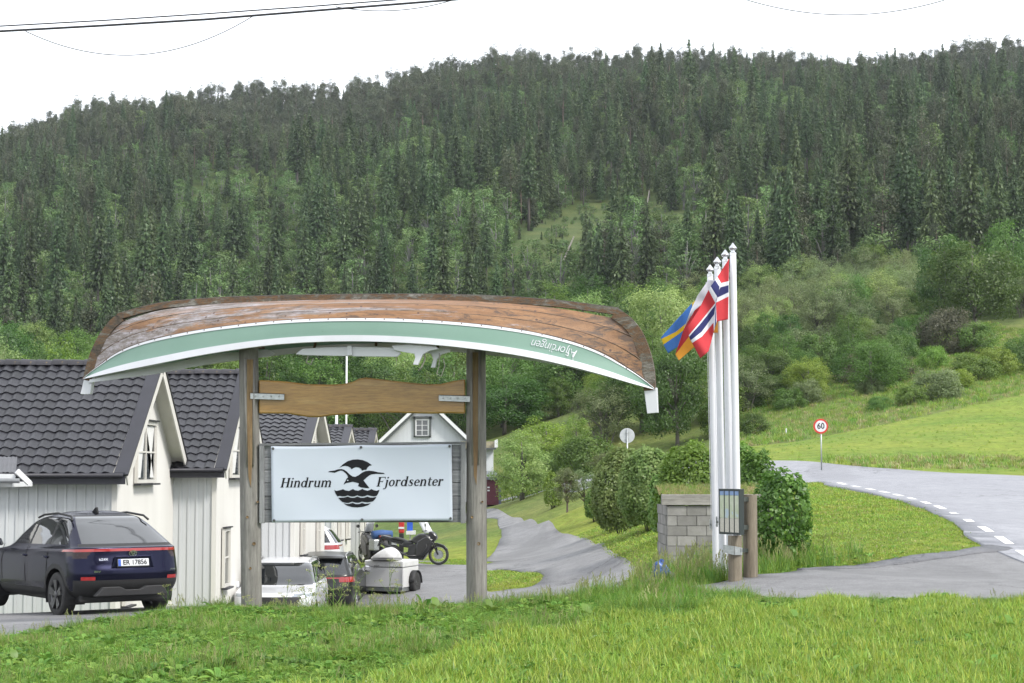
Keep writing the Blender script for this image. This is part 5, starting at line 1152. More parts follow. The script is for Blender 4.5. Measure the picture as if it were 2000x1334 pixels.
# ------------------------------------------------------------------ trailer with a roof box on its lid
M_TRL = pm('pale_trailer_panel', (.56, .56, .56), .45, (.52, .52, .52), 2, dirt=((.45, .44, .42), 6, .7))
YT = 53.0; YAWT = R(62)
tq = P(770, 1160, YT); zt = P(805, 1160, YT).z
tr = thing('trailer', 'closed pale grey luggage trailer with a white roof box on its lid', 'trailer', (tq.x, YT, zt), 0)
def tpt(u, v, Y): return P(u, v, Y)
A, B, C = tpt(712, 1150, 53.0), tpt(787, 1150, 52.4), tpt(817, 1150, 53.6)
def zt_(v, Y): return P(770, v, Y).z
topz = P(787, 1096, 52.4).z; lidz = P(787, 1109, 52.4).z; botz = P(787, 1148, 52.4).z
D = A + (C - B)
def quadbox(name, z0, z1, mat, parent, grow=0, bev=.01):
    cc_ = (A + C) / 2; ps = [Vector((p.x + (p.x - cc_.x) * grow, p.y + (p.y - cc_.y) * grow, z0)) for p in (A, B, C, D)]
    mb = MB(); mb.prism(ps, (0, 0, z1 - z0)); return part(name, mb, mat, parent, bevel=bev)
bd = quadbox('body', botz, lidz - .01, M_TRL, tr); quadbox('lid', lidz + .005, topz, pm('trailer_lid', (.6, .6, .6), .4), tr, .015, .03)
quadbox('chassis', botz - .12, botz - .005, M_GALV, tr, -.04)
for k in (0, 3):
    a = A.lerp(B, k / 3); mb = MB(); mb.box((a.x, a.y - .01, (botz + lidz) / 2), (.03, .03, lidz - botz)); part('panel_rib', mb, M_TRL, bd)
wc = C + Vector((.02, -.05, 0)); rw_ = .31; zg = zt
for (wp, s) in ((B.lerp(C, .62) + Vector((.06, 0, 0)), 1), (A.lerp(D, .62) - Vector((.06, 0, 0)), -1)):
    ax2 = (C - B).normalized(); nx_ = (B - A).normalized()
    mb = MB(); t0 = MB(); t0.lathe((0, 0, 0), [(rw_ * .6, -.07), (rw_ * .95, -.085), (rw_, -.05), (rw_, .05), (rw_ * .95, .085), (rw_ * .6, .07)], 28, 'y')
    rot = Matrix((ax2, nx_, Vector((0, 0, 1)))).transposed(); c_ = Vector((wp.x, wp.y, zg + rw_))
    mb.add([rot @ Vector(v) + c_ for v in t0.v], t0.f); w_ = part('wheel', mb, M_TYRE, tr, smooth=True)
    t0 = MB(); t0.lathe((0, 0, 0), [(rw_ * .58, -.06), (rw_ * .5, -.03), (rw_ * .2, -.03), (rw_ * .18, -.07)], 20, 'y'); t0.lathe((0, 0, 0), [(rw_ * .58, .06), (rw_ * .5, .03), (rw_ * .2, .03), (rw_ * .18, .07)], 20, 'y'); mb = MB(); mb.add([rot @ Vector(v) + c_ for v in t0.v], t0.f); part('rim', mb, M_ALLOY, w_, smooth=True)
    mb = MB(); rows_ = []
    for k in range(13):
        th = PI * k / 12; rows_.append([rot @ Vector((math.cos(th) * (rw_ + .05), y_, math.sin(th) * (rw_ + .05))) + c_ for y_ in (-.12, .12)])
    mb.grid(rows_); o = part('mudguard', mb, M_CLAD, tr, smooth=True); o.modifiers.new('t', 'SOLIDIFY').thickness = .012
mb = MB(); dirv = (A - B).normalized(); mb.beam(A.lerp(D, .5) + Vector((0, 0, botz - A.z - .06)), A.lerp(D, .5) + dirv * 1.2 + Vector((0, 0, botz - A.z - .10)), .07, .07); part('drawbar', mb, M_GALV, tr)
v_, f_ = text_mesh('pan', .13, .3); nx_ = (B - A).normalized(); o0 = P(736, 1106.5, 51) - Vector((0, .06, 0))
mb = MB(); mb.add([A + nx_ * (.42 + q[0]) + Vector((-.02, -.03, P(736, 1106, 52.8).z - A.z + q[1])) for q in v_], f_); part('lettering', mb, pm('lettering_grey', (.1, .1, .1), .5), tr)
# roof box lying on the lid
rbp = thing('roof_box', 'white streamlined roof box lying on the luggage trailer', 'roof box', ((A + C) / 2).to_tuple()[:2] + (topz,))
cx_ = P(756, 1090, 52.9); L_ = .42; rows_ = []; ax2 = (B - A).normalized(); sd_ = (C - B).normalized()
for i in range(17):
    t = i / 16; x = -.42 + .80 * t; hh = .30 * (math.sin(PI * min(1, t * 1.35 + .06) * .5) ** 1.0) * (1 - max(0, (t - .7) / .3) ** 2 * .55); ww = .40 * (1 - abs(2 * t - 1) ** 3 * .35); row = []
    for k in range(13):
        a = PI * k / 12; row.append(Vector((cx_.x, cx_.y, topz + .07)) + ax2 * x * 1.02 + sd_ * math.cos(a) * ww + Vector((0, 0, max(.0, math.sin(a)) ** .8 * hh)))
    rows_.append(row)
mb = MB(); mb.grid(rows_); mb.add(rows_[0], [tuple(range(13))]); mb.add(rows_[-1], [tuple(range(13))]); part('shell', mb, pm('white_roof_box', (.58, .58, .58), .35), rbp, auto=50)
mb = MB(); mb.prism([Vector((cx_.x, cx_.y, topz)) + ax2 * a * .40 + sd_ * b * .36 for a, b in ((-1, -1), (.9, -1), (.9, 1), (-1, 1))], (0, 0, .075)); part('base_tray', mb, pm('grey_tray', (.3, .3, .3), .5), rbp, bevel=.01)

# ------------------------------------------------------------------ motorcycles
M_BIKE = pm('black_bike_paint', (.018, .018, .02), .3, coat=.6); M_SEAT = pm('black_seat_vinyl', (.022, .022, .022), .6); M_ENG = pm('engine_alloy', (.06, .06, .062), .4, metal=.6); M_CLR = pm('clear_screen', (.6, .62, .64), .12, spec=.6)
def moto(root, body, lug=None, silver=False):
    """x forward, side view along y; wheelbase 1.5"""
    T_ = lambda name, pts, r, mat, n=8: part(name, MB().tube(pts, r, n), mat, root, local=True, smooth=True)
    def slab(name, ps, hw, mat, bev=.02): mb = MB(); mb.prism([(x, -hw, z) for x, z in ps], (0, 2 * hw, 0)); return part(name, mb, mat, root, local=True, bevel=bev, auto=50)
    for x, r, wd in ((0, .33, .15), (1.54, .345, .10)):
        mb = MB(); rows_ = []
        for k in range(36):
            a = 2 * PI * k / 36; rows_.append([(x + (r - wd / 2 + wd / 2 * math.cos(b)) * math.cos(a), wd / 2 * math.sin(b), r + (r - wd / 2 + wd / 2 * math.cos(b)) * math.sin(a)) for b in [2 * PI * j / 10 for j in range(10)]])
        rows_.append(rows_[0]); mb.grid(rows_, 0, True); w_ = part('wheel', mb, M_TYRE, root, local=True, smooth=True)
        mb = MB(); mb.lathe((x, 0, r), [(r - wd * .95, -.03), (r - wd * .8, -.035), (r - wd * .8, .035), (r - wd * .95, .03)], 32, 'y'); mb.f = mb.f[:-2]; mb.m = mb.m[:-2]; part('rim', mb, M_ALLOY, w_, local=True, smooth=True)
        mb = MB()
        for k in range(18):
            a = 2 * PI * k / 18; s = (-1) ** k * .035; mb.tube([(x + .04 * math.cos(a + .5), s, r + .04 * math.sin(a + .5)), (x + (r - wd * .9) * math.cos(a), 0, r + (r - wd * .9) * math.sin(a))], .004, 4)
        mb.lathe((x, 0, r), [(.045, -.07), (.045, .07)], 12, 'y'); tag(part('spokes', mb, M_ALLOY, w_, local=True), kind='stuff')
        for s in ((-1, 1) if x else (1,)):
            mb = MB(); mb.lathe((x, s * .075, r), [(.145, -.003), (.145, .003)], 24, 'y'); part('brake_disc', mb, M_GALV, w_, local=True)
    for s in (-1, 1):
        T_('fork_leg', [(1.54, s * .10, .345), (1.36, s * .10, .72), (1.24, s * .10, 1.0)], .026, M_ENG); T_('handlebar', [(1.20, 0, 1.10), (1.16, s * .18, 1.14), (1.06, s * .40, 1.12)], .014, M_BIKE)
        T_('swingarm', [(0, s * .09, .33), (.30, s * .09, .36), (.56, s * .08, .40)], .035, M_ENG); T_('mirror_stalk', [(1.14, s * .24, 1.13), (1.16, s * .34, 1.30)], .007, M_BIKE)
        mb = MB(); mb.lathe((1.16, s * .36, 1.33), [(.06, -.012), (.06, .012)], 14, 'x'); part('mirror', mb, M_BIKE, root, local=True)
    slab('front_mudguard', [(1.30, .72), (1.50, .735), (1.72, .66), (1.86, .52), (1.82, .52), (1.68, .62), (1.50, .69), (1.30, .67)], .065, body)
    slab('engine', [(.50, .28), (.62, .20), (.98, .20), (1.10, .34), (1.06, .62), (.86, .72), (.56, .66)], .17, M_ENG, .03)
    slab('skid_plate', [(.62, .17), (1.04, .17), (1.20, .40), (1.17, .42), (1.0, .21), (.62, .21)], .15, body, .01)
    slab('fuel_tank', [(.62, .78), (.72, .92), (.92, 1.04), (1.14, 1.04), (1.30, .92), (1.34, .78), (1.16, .62), (1.00, .58), (.86, .66)], .19, body, .05)
    slab('seat', [(-.05, .90), (.10, .92), (.36, .86), (.50, .80), (.70, .84), (.74, .78), (.52, .72), (.30, .78), (.02, .84)], .14, M_SEAT, .03)
    slab('tail', [(-.42, .92), (-.34, .98), (.05, .89), (.40, .76), (.30, .68), (-.05, .78)], .10, body, .025)
    slab('rear_mudguard', [(-.40, .90), (-.34, .92), (-.50, .62), (-.53, .60)], .08, M_CLAD, .01)
    mb = MB(); mb.box((-.43, 0, .93), (.03, .14, .05)); part('tail_light', mb, M_LAMP, root, local=True)
    slab('lower_fairing', [(.74, .30), (1.0, .24), (1.26, .46), (1.38, .84), (1.16, .98), (.84, .80)], .20, body, .05)
    slab('side_panel', [(.30, .60), (.60, .56), (.70, .74), (.40, .78)], .15, body)
    slab('front_fairing', [(1.18, .84), (1.22, 1.10), (1.34, 1.12), (1.50, .96), (1.48, .84), (1.34, .74)], .14, body, .04)
    mb = MB(); mb.grid([[(1.36 - .5 * (1 - math.cos(a)) - .22 * t, .20 * math.sin(a) * (1 - .25 * t), 1.06 + .40 * t) for a in np.linspace(-1.1, 1.1, 11)] for t in np.linspace(0, 1, 6)]); ws = part('windscreen', mb, M_CLR, root, local=True, smooth=True); ws.modifiers.new('t', 'SOLIDIFY').thickness = .006
    slab('headlight', [(1.44, .90), (1.50, .94), (1.42, 1.06), (1.38, 1.04)], .10, M_HEAD, .01)
    T_('exhaust', [(.90, -.17, .32), (.55, -.19, .30), (.30, -.20, .40), (-.02, -.21, .58), (-.30, -.22, .70)], [.025, .025, .04, .055, .055], M_ALLOY if silver else M_ENG, 10)
    T_('side_stand', [(.62, .14, .30), (.52, .30, .02)], .013, M_ENG)
    T_('crash_bar', [(1.10, -.10, .80), (1.20, -.26, .62), (1.02, -.27, .36), (.80, -.16, .25)], .013, M_ENG)
    T_('subframe', [(-.35, -.09, .88), (.10, -.10, .72), (.55, -.10, .62)], .014, M_ENG)
    if lug:
        for s in (-1, 1):
            mb = MB(); mb.box((-.18, s * .33, .72), (.46, .22, .38)); part('side_case', mb, M_GALV if silver else M_SEAT, root, local=True, bevel=.04)
        mb = MB(); mb.tube([(-.12, -.36, 1.06), (-.10, 0, 1.08), (-.12, .36, 1.06)], [.14, .16, .14], 14); part('luggage_roll', mb, lug, root, local=True, smooth=True)
        mb = MB(); mb.box((-.30, 0, 1.0), (.30, .42, .14)); part('rack_bag', mb, M_SEAT, root, local=True, bevel=.03)
    return root
YM = 61.5
fw = P(856, 1085, YM); b1 = thing('motorcycle', 'black adventure motorcycle with a tall clear windscreen, parked side on', 'motorcycle', (fw.x - 1.50, YM, P(856, 1103, YM).z), R(-9)); moto(b1, M_BIKE)
b2q = P(762, 1085, 64); b2 = thing('motorcycle', 'motorcycle loaded with blue and black luggage behind the black one', 'motorcycle', (b2q.x - .35, 64.3, tz(b2q.x, 64.3)), R(118)); moto(b2, M_BIKE, pm('blue_luggage_fabric', (.035, .09, .24), .7), True)
bz_ = P(740, 1090, 60.6)
# blue sandwich board and red bin by the motorcycles
q = P(801, 1070, 70); z0 = tz(q.x, 70)
sg = thing('notice_stand', 'blue panel on a white foot beside the loaded motorcycle', 'sign', (q.x, 70, z0))
mb = MB(); mb.prism([P(795, 1044, 70), P(806, 1044, 70), P(806, 1014, 70), P(795, 1014, 70)], (0, .05, 0)); part('panel', mb, pm('bright_blue_panel', (.02, .09, .5), .5), sg)
mb = MB(); mb.prism([P(794, 1043.5, 69.97), P(812, 1043.5, 69.97), P(812, 1036, 69.97), P(794, 1037, 69.97)], (0, -.3, 0)); part('shelf', mb, M_WHITE, sg)
mb = MB(); mb.beam((q.x, 70.03, z0), (q.x, 70.03, P(800, 1040, 70).z), .06, .06, (0, 1, 0)); part('foot', mb, M_WHITE, sg)
q = P(784, 1070, 66.5); z0 = tz(q.x, 66.5)
gc = thing('fuel_can', 'red and white canister strapped upright on a stand by the motorcycles', 'canister', (q.x, 66.5, z0))
mb = MB(); mb.box((q.x, 66.5, (z0 + P(784, 1042, 66.5).z) / 2), (.16, .16, P(784, 1042, 66.5).z - z0)); part('stand', mb, M_CLAD, gc)
mb = MB(); mb.box((q.x, 66.5, P(784, 1030, 66.5).z), (.2, .16, .42)); part('canister', mb, pm('red_plastic', (.45, .03, .025), .4), gc, bevel=.04)
mb = MB(); mb.box((q.x, 66.41, P(784, 1031, 66.5).z), (.204, .02, .07)); part('band', mb, M_WHITE, gc)
# ------------------------------------------------------------------ flagpoles and flags
M_POLE = pm('white_flagpole', (.6, .61, .64), .35, (.57, .58, .61), 2); M_FIN = pm('silver_finial', (.62, .63, .64), .22, metal=.9)
M_FRED, M_FBLUE, M_FWHITE, M_FYEL, M_FSWE, M_FGOLD = (pm(n_, c_, .85, tuple(x * .9 for x in c_), 6) for n_, c_ in (('flag_red', (.40, .022, .03)), ('flag_navy', (.012, .016, .095)), ('flag_white', (.56, .57, .61)), ('flag_yellow', (.66, .44, .015)), ('flag_blue', (.05, .17, .48)), ('flag_gold', (.72, .31, .03))))
PU = [(1387, 536, 1401, 1136, 29.6), (1401, 521, 1413, 1133, 29.3), (1416.5, 507, 1428, 1128, 29.1), (1431.5, 494, 1441, 1124, 28.9)]
poles = []
order = ['flying the Swedish flag, farthest from the info board posts', 'flying the white red and gold flag, second from the wall', 'with a bare halyard, behind the info board', 'flying the Norwegian flag, the tallest of the row']
for i, (ut, vt, ub, vb, Y) in enumerate(PU):
    t = P(ut, vt, Y); b = P(ub, vb + 12, Y); rt = thing('flagpole', 'slim white flagpole ' + order[i], 'flagpole', (b.x, b.y, b.z), 0, 'white flagpoles in a row by the drive')
    mb = MB(); N = 12; mb.tube([b.lerp(t, k / N) for k in range(N + 1)], [.066 - .016 * k / N for k in range(N + 1)], 20); part('pole', mb, M_POLE, rt, smooth=True)
    mb = MB(); mb.lathe(t, [(.052, -.04), (.054, 0), (.034, .012), (.030, .035), (.05, .05), (.066, .075), (.062, .085), (.030, .125), (.006, .16)], 18); part('finial', mb, M_FIN, rt, auto=40)
    mb = MB(); hx = .075; mb.tube([t + Vector((-hx * .9, -.01, -.12)), t.lerp(b, .5) + Vector((-hx, -.02, 0)), t.lerp(b, .80) + Vector((-hx, -.01, 0))], .004, 5); part('halyard', mb, M_POLE, rt)
    mb = MB(); c_ = t.lerp(b, .80); mb.box(c_ + Vector((-.085, 0, 0)), (.03, .02, .16)); mb.box(c_ + Vector((-.07, 0, 0)), (.04, .02, .03)); part('cleat', mb, M_GALV, rt)
    poles.append(rt)
def flagmesh(ucols, vrows, ctrl, depth, colour, mats, name, label, nu=44, nv=32, total=(22, 16)):
    """ctrl[(i,j)] pixel of control column i, row j; bilinear between; depth(u,v) metres"""
    mb = MB(); U, V = total; rows_ = []
    def px(u, v):
        i = min(np.searchsorted(ucols, u, 'right') - 1, len(ucols) - 2); j = min(np.searchsorted(vrows, v, 'right') - 1, len(vrows) - 2)
        a = (u - ucols[i]) / (ucols[i + 1] - ucols[i]); b = (v - vrows[j]) / (vrows[j + 1] - vrows[j]); c = ctrl
        f = lambda k: (c[i][j][k] * (1 - a) + c[i + 1][j][k] * a) * (1 - b) + (c[i][j + 1][k] * (1 - a) + c[i + 1][j + 1][k] * a) * b
        return f(0), f(1)
    us = np.linspace(0, U, nu + 1); vs = np.linspace(0, V, nv + 1)
    for u in us: rows_.append([P(*px(u, v), depth(u, v)) for v in vs])
    mb.grid(rows_); k = 0
    for i in range(nu):
        for j in range(nv): mb.m[k] = colour((us[i] + us[i + 1]) / 2, (vs[j] + vs[j + 1]) / 2); k += 1
    b = rows_[0][0]; me_off = Vector((b.x, b.y, b.z))
    me = mb.mesh(name, mats, me_off, True, False); o = bpy.data.objects.new(name, me); o.location = me_off; link(o); tag(o, label, 'flag', 'flags on the white poles')
    s = o.modifiers.new('t', 'SOLIDIFY'); s.thickness = .004
    return o
def norw(u, v):
    if 7 <= u < 9 or 7 <= v < 9: return 1
    if 6 <= u < 10 or 6 <= v < 10: return 2
    return 0
NC = [[(1424, 505), (1423, 549), (1423, 557), (1423, 571), (1423, 579), (1422, 624)],
      [(1401, 541), (1408, 553), (1407, 561), (1401, 581), (1398, 591), (1399.5, 628)],
      [(1396.5, 547), (1405, 560), (1404, 566), (1400.5, 580), (1398, 592), (1398.5, 632)],
      [(1388, 559), (1401, 580), (1401, 580), (1399, 586), (1397.5, 596), (1396, 640)],
      [(1384, 566), (1397.5, 592), (1397.5, 596), (1396, 613), (1394, 630), (1394.5, 646)],
      [(1364, 606), (1371, 624), (1369, 631), (1370, 648), (1371, 657), (1384, 686)],
      [(1342, 640), (1345.5, 655), (1346, 658), (1349, 665), (1352, 670), (1368, 700)]]
def nd(u, v): return 28.82 - .012 * u + .05 * math.sin(u * .55 + .08 * v) * min(1, u / 4) - .10 * max(0, min(1, (u - 6) / 4)) * (v / 16) + .06 * max(0, min(1, (u - 9) / 3))
flagmesh([0, 6, 7, 9, 10, 16, 22], [0, 6, 7, 9, 10, 16], NC, nd, norw, [M_FRED, M_FBLUE, M_FWHITE], 'flag', 'red flag with a white edged navy cross hanging limp from its pole')
def tri(u, v): return 0 if v < 5.4 else 1 if v < 11 else 2
TC = [[(1402, 548), (1402, 590), (1402, 630), (1402, 650)], [(1384, 546), (1386, 580), (1390, 620), (1390, 650)], [(1362, 578), (1375, 590), (1376, 640), (1378, 668)], [(1346, 612), (1356, 606), (1352, 655), (1364, 684)], [(1337, 645), (1340, 640), (1318, 693), (1325, 704)]]
TC[4] = [(1338, 636), (1336, 641), (1319, 692), (1326, 704)]; TC[3] = [(1350, 604), (1357, 605), (1346, 657), (1358, 676)]
flagmesh([0, 5, 11, 16, 22], [0, 5.4, 11, 16], TC, lambda u, v: 29.2 - .004 * u + .03 * math.sin(u * .6 + v * .2), tri, [M_FWHITE, M_FRED, M_FGOLD], 'flag', 'white red and gold banded flag half hidden behind the red one')
def swe(u, v): return 1 if (4 <= v < 6 or 5 <= u < 7) else 0
WC = [[(1390, 560), (1390, 595), (1390, 612), (1390, 640)], [(1352, 592), (1352, 622), (1350, 634), (1350, 668)], [(1322, 624), (1320, 648), (1322, 655), (1326, 676)], [(1291, 659), (1292, 662), (1296, 673), (1305, 690)]]
flagmesh([0, 7, 12, 16], [0, 4, 6, 10], WC, lambda u, v: 29.55 + .004 * u + .04 * math.sin(u * .8), swe, [M_FSWE, M_FYEL], 'flag', 'blue flag with a yellow cross at the outer edge of the bunch', 32, 20, (16, 10))

# ------------------------------------------------------------------ block wall with turf on top
M_BLK = pm('concrete_block', (.235, .23, .22), .9, (.185, .18, .17), 5, rnd=.22, bump=.3, bscale=50, dirt=((.34, .335, .33), 3, .62, (3, 3, .8)))
M_MORT = pm('mortar', (.13, .13, .125), .95)
YW = 37.0; wx0 = P(1303, 1000, YW).x; wx1 = P(1502, 1000, YW).x; wtop = P(1303, 988, YW).z; wb_ = tz(wx0, YW) - .5
wallr = thing('block_wall', 'grey concrete block shelter with a timber edge, overgrown with turf', 'shelter', (wx0, YW, wb_))
mb = MB(); mb.box(((wx0 + wx1) / 2, YW + .115, (wb_ + wtop) / 2), (wx1 - wx0 - .02, .19, wtop - wb_ - .01)); mb.box((wx0 + .11, YW + 1.3, (wb_ + wtop) / 2), (.18, 2.2, wtop - wb_ - .01)); core = part('mortar_core', mb, M_MORT, wallr)
ch = .2; bwid = .392; row = 0; z = wtop
while z - ch > wb_:
    x = wx0 - (bwid / 2 if row % 2 else 0)
    while x < wx1:
        a, b = max(x, wx0), min(x + bwid, wx1)
        if b - a > .05:
            mb = MB(); mb.box(((a + b) / 2 + random.uniform(-.002, .002), YW + .10 + random.uniform(-.004, .004), z - ch / 2), (b - a - .010, .20, ch - .010)); part('block', mb, M_BLK, core, bevel=.004)
        x += bwid
    y = YW + .2 + (bwid / 2 if row % 2 else 0)
    while y < YW + 2.3:
        mb = MB(); mb.box((wx0 + .10, y + bwid / 2 - .0, z - ch / 2), (.20, bwid - .010, ch - .010)); part('block', mb, M_BLK, core, bevel=.004); y += bwid
    z -= ch; row += 1
mb = MB(); mb.box(((wx0 + wx1) / 2 - .02, YW + .04, P(1303, 976, YW).z), (wx1 - wx0 + .18, .18, .215)); part('timber_edge', mb, wood('silvered_timber', (.2, .19, .17), (.27, .26, .24), (.34, .33, .31), (.4, 6, 7), 3), wallr, bevel=.008)
mb = MB(); rws = []
for j in range(12):
    y = YW - .02 + 2.4 * j / 11; rws.append([(wx0 - .08 + (wx1 - wx0 + .16) * i / 24, y, P(1303, 966, YW).z - .03 + .16 * sstep(0, 1, j / 11) + .05 * math.sin(i * 1.7 + j)) for i in range(25)])
mb.grid(rws); part('turf', mb, pm('dry_turf', (.16, .15, .05), .95, (.22, .15, .07), 4, bump=.5, bscale=20), wallr, smooth=True)
# ------------------------------------------------------------------ information board on timber posts
pb = P(1435, 1130, 28.3)
info = thing('information_board', 'dark framed information board with tall map panels on two timber posts', 'notice board', (pb.x, pb.y, tz(pb.x, pb.y)))
M_PTIM = wood('round_timber', (.14, .115, .08), (.2, .17, .125), (.27, .235, .18), (7, 7, .35), 3)
for u, vt, Y, r_, lab in ((1435, 1046, 28.3, .108, None), (1464.5, 966, 28.6, .112, None)):
    t = P(u, vt, Y); zb = tz(t.x, Y) - .1; mb = MB(); rows_ = []
    for k in range(9):
        f = k / 8; rows_.append([(t.x + r_ * (1 - .03 * f) * (1 + .03 * math.sin(3 * a + u)) * math.cos(a), Y + r_ * (1 + .03 * math.sin(2 * a)) * math.sin(a), zb + (t.z - zb) * f) for a in [2 * PI * q / 22 for q in range(22)]])
    mb.grid(rows_, 0, True); mb.f.append(tuple(range(8 * 22, 9 * 22))); mb.m.append(0); part('post', mb, M_PTIM, info, auto=50)
M_FRM = pm('dark_green_frame', (.02, .03, .028), .4)
p_far = P(1408.5, 956, 28.55); p_near = P(1447, 955, 28.05); ztop = p_near.z; zbot = P(1447, 1045, 28.05).z
ex = Vector((p_near.x - p_far.x, p_near.y - p_far.y, 0)); Lb = ex.length; ex.normalize(); nb_ = Vector((ex.y, -ex.x, 0)); nb_ = nb_ if nb_.x < 0 else -nb_
rotb = Matrix((ex, nb_, Vector((0, 0, 1)))).transposed(); q0 = Vector((p_far.x, p_far.y, 0))
def ib(a, z, c): return q0 + ex * a + nb_ * c + Vector((0, 0, z))
mb = MB(); mb.box(ib(Lb / 2, (ztop + zbot) / 2, -.03), (Lb, .05, ztop - zbot), rotb); bk = part('back_panel', mb, M_FRM, info)
for a, z, sx, sz in ((Lb / 2, ztop - .015, Lb + .03, .03), (Lb / 2, zbot + .015, Lb + .02, .03), *[(Lb * k / 4, (ztop + zbot) / 2, .022, ztop - zbot) for k in range(5)]):
    mb = MB(); mb.box(ib(a, z, .008), (sx, .06, sz), rotb); part('frame', mb, M_FRM, bk, bevel=.004)
def mapm():
    m, n, l, p, o = nodes('printed_map'); p.inputs['Roughness'].default_value = .3
    t = noise(n, l, 4, 6, .6); r = ramp(n, [(0, (.3, .42, .55)), (.42, (.42, .5, .54)), (.47, (.42, .48, .33)), (.6, (.5, .53, .42)), (.8, (.56, .54, .46))]); l.new(t.outputs[0], r.inputs[0]); l.new(r.outputs[0], p.inputs['Base Color']); return m
mp_ = mapm(); M_TXT = pm('printed_text_panel', (.56, .54, .47), .3, (.4, .38, .33), 30, stretch=(1, 1, 4)); M_HDR = pm('map_header_blue', (.22, .33, .55), .3)
for k in range(4):
    a0 = Lb * (k + .5) / 4; w_ = Lb / 4 - .022; H_ = ztop - zbot
    for nm, f0, f1, mt in (('header', .86, .95, M_HDR), ('map_panel', .36, .855, mp_), ('text_panel', .05, .355, M_TXT)):
        mb = MB(); mb.box(ib(a0, zbot + H_ * (f0 + f1) / 2, .012), (w_, .04, H_ * (f1 - f0)), rotb); part(nm, mb, mt, bk)
br = MB(); br.prism([P(1413, 1064, 28.15), P(1434, 1067, 28.10), P(1434, 1084, 28.10), P(1413, 1079, 28.15)], (0, .012, 0)); part('bracket', br, M_GALV, info)
br = MB(); br.prism([P(1435, 1067, 28.10), P(1450, 1070, 28.22), P(1450, 1084, 28.22), P(1435, 1084, 28.10)], (0, .012, 0)); part('bracket', br, M_GALV, info)
for v in (975, 1030):
    mb = MB(); mb.beam(P(1446, v, 28.1), P(1462, v, 28.6), .05, .07); part('cross_bracket', mb, M_FRM, info)
mb = MB(); mb.beam(P(1444, 1075, 28.2), P(1460, 1075, 28.55), .05, .06); part('cross_bracket', mb, M_FRM, info)
# ------------------------------------------------------------------ road signs, marker posts, far flagpoles
M_SGREY = pm('sign_back_grey', (.44, .46, .48), .45, metal=.2); M_SRED = pm('sign_red', (.52, .035, .02), .4)
YG = 76.0; sbp = P(1605, 909, YG); sz_ = tz(sbp.x, YG)
spd = thing('speed_sign', 'round red rimmed speed limit sign reading 60 on a grey pole', 'road sign', (sbp.x, YG, sz_))
c = P(1603, 832.5, YG); mb = MB(); mb.tube([(sbp.x, YG + .05, sz_ - .2), (c.x + .02, YG + .05, c.z + .2)], .03, 12); part('pole', mb, M_GALV, spd, smooth=True)
mb = MB(); mb.lathe((c.x, YG, c.z), [(.305, .012), (.31, 0), (.305, -.012)], 40, 'y'); disc = part('sign_face', mb, M_SRED, spd)
mb = MB(); mb.lathe((c.x, YG, c.z), [(.235, -.013), (.235, -.017)], 40, 'y'); part('white_field', mb, M_PLATE, disc)
v_, f_ = text_mesh('60', .34, 0, .006); mb = MB(); mb.add([(c.x + q[0] * .92, YG - .02, c.z + q[1]) for q in v_], f_); part('numerals', mb, M_PRINT, disc)
YG2 = 76.0; c = P(1225, 851, YG2); gz2 = tz(c.x, YG2)
bs = thing('road_sign', 'grey back of a round road sign above the willow bushes', 'road sign', (c.x, YG2, gz2))
mb = MB(); mb.tube([(c.x, YG2 - .05, gz2 - .2), (c.x, YG2 - .05, c.z + .28)], .03, 12); part('pole', mb, M_GALV, bs, smooth=True)
mb = MB(); mb.lathe((c.x, YG2, c.z), [(.305, -.012), (.31, 0), (.305, .012)], 40, 'y'); part('sign_back', mb, M_SGREY, bs)
for dz in (.13, -.13):
    mb = MB(); mb.box((c.x, YG2 - .045, c.z + dz), (.14, .05, .03)); part('clamp', mb, M_GALV, bs)
for u, vt, vb, Y in ((1535.5, 838, 861, 128), (1677.5, 813, 831, 150)):
    t = P(u, vt, Y); zz = tz(t.x, Y); q = thing('marker_post', 'thin white marker post on the rough bank above the meadow', 'post', (t.x, Y, zz), 0, 'white marker posts above the meadow')
    mb = MB(); mb.tube([(t.x, Y, min(zz, t.z - .4) - .2), (t.x, Y, t.z)], .045, 10); part('stake', mb, M_WHITE, q); mb = MB(); mb.lathe((t.x, Y, t.z), [(.05, -.02), (.05, .01), (.02, .04)], 10); part('cap', mb, M_WHITE, q)
for u, vt, Y, r_, lab in ((677.5, 640, 96, .055, 'tall white flagpole rising behind the cabin roofs'), (657.5, 795, 100, .09, 'short pale pole behind the cabin roofs')):
    t = P(u, vt, Y); zz = tz(t.x, Y); q = thing('far_pole', lab, 'pole', (t.x, Y, zz)); mb = MB(); mb.tube([(t.x, Y, zz - .3), (t.x, Y, t.z)], [r_, r_ * .8], 12); part('pole', mb, M_POLE, q, smooth=True)
    mb = MB(); mb.lathe(t, [(r_ * .8, 0), (r_ * 1.2, .03), (r_ * .3, .12)], 12); part('cap', mb, M_POLE, q)
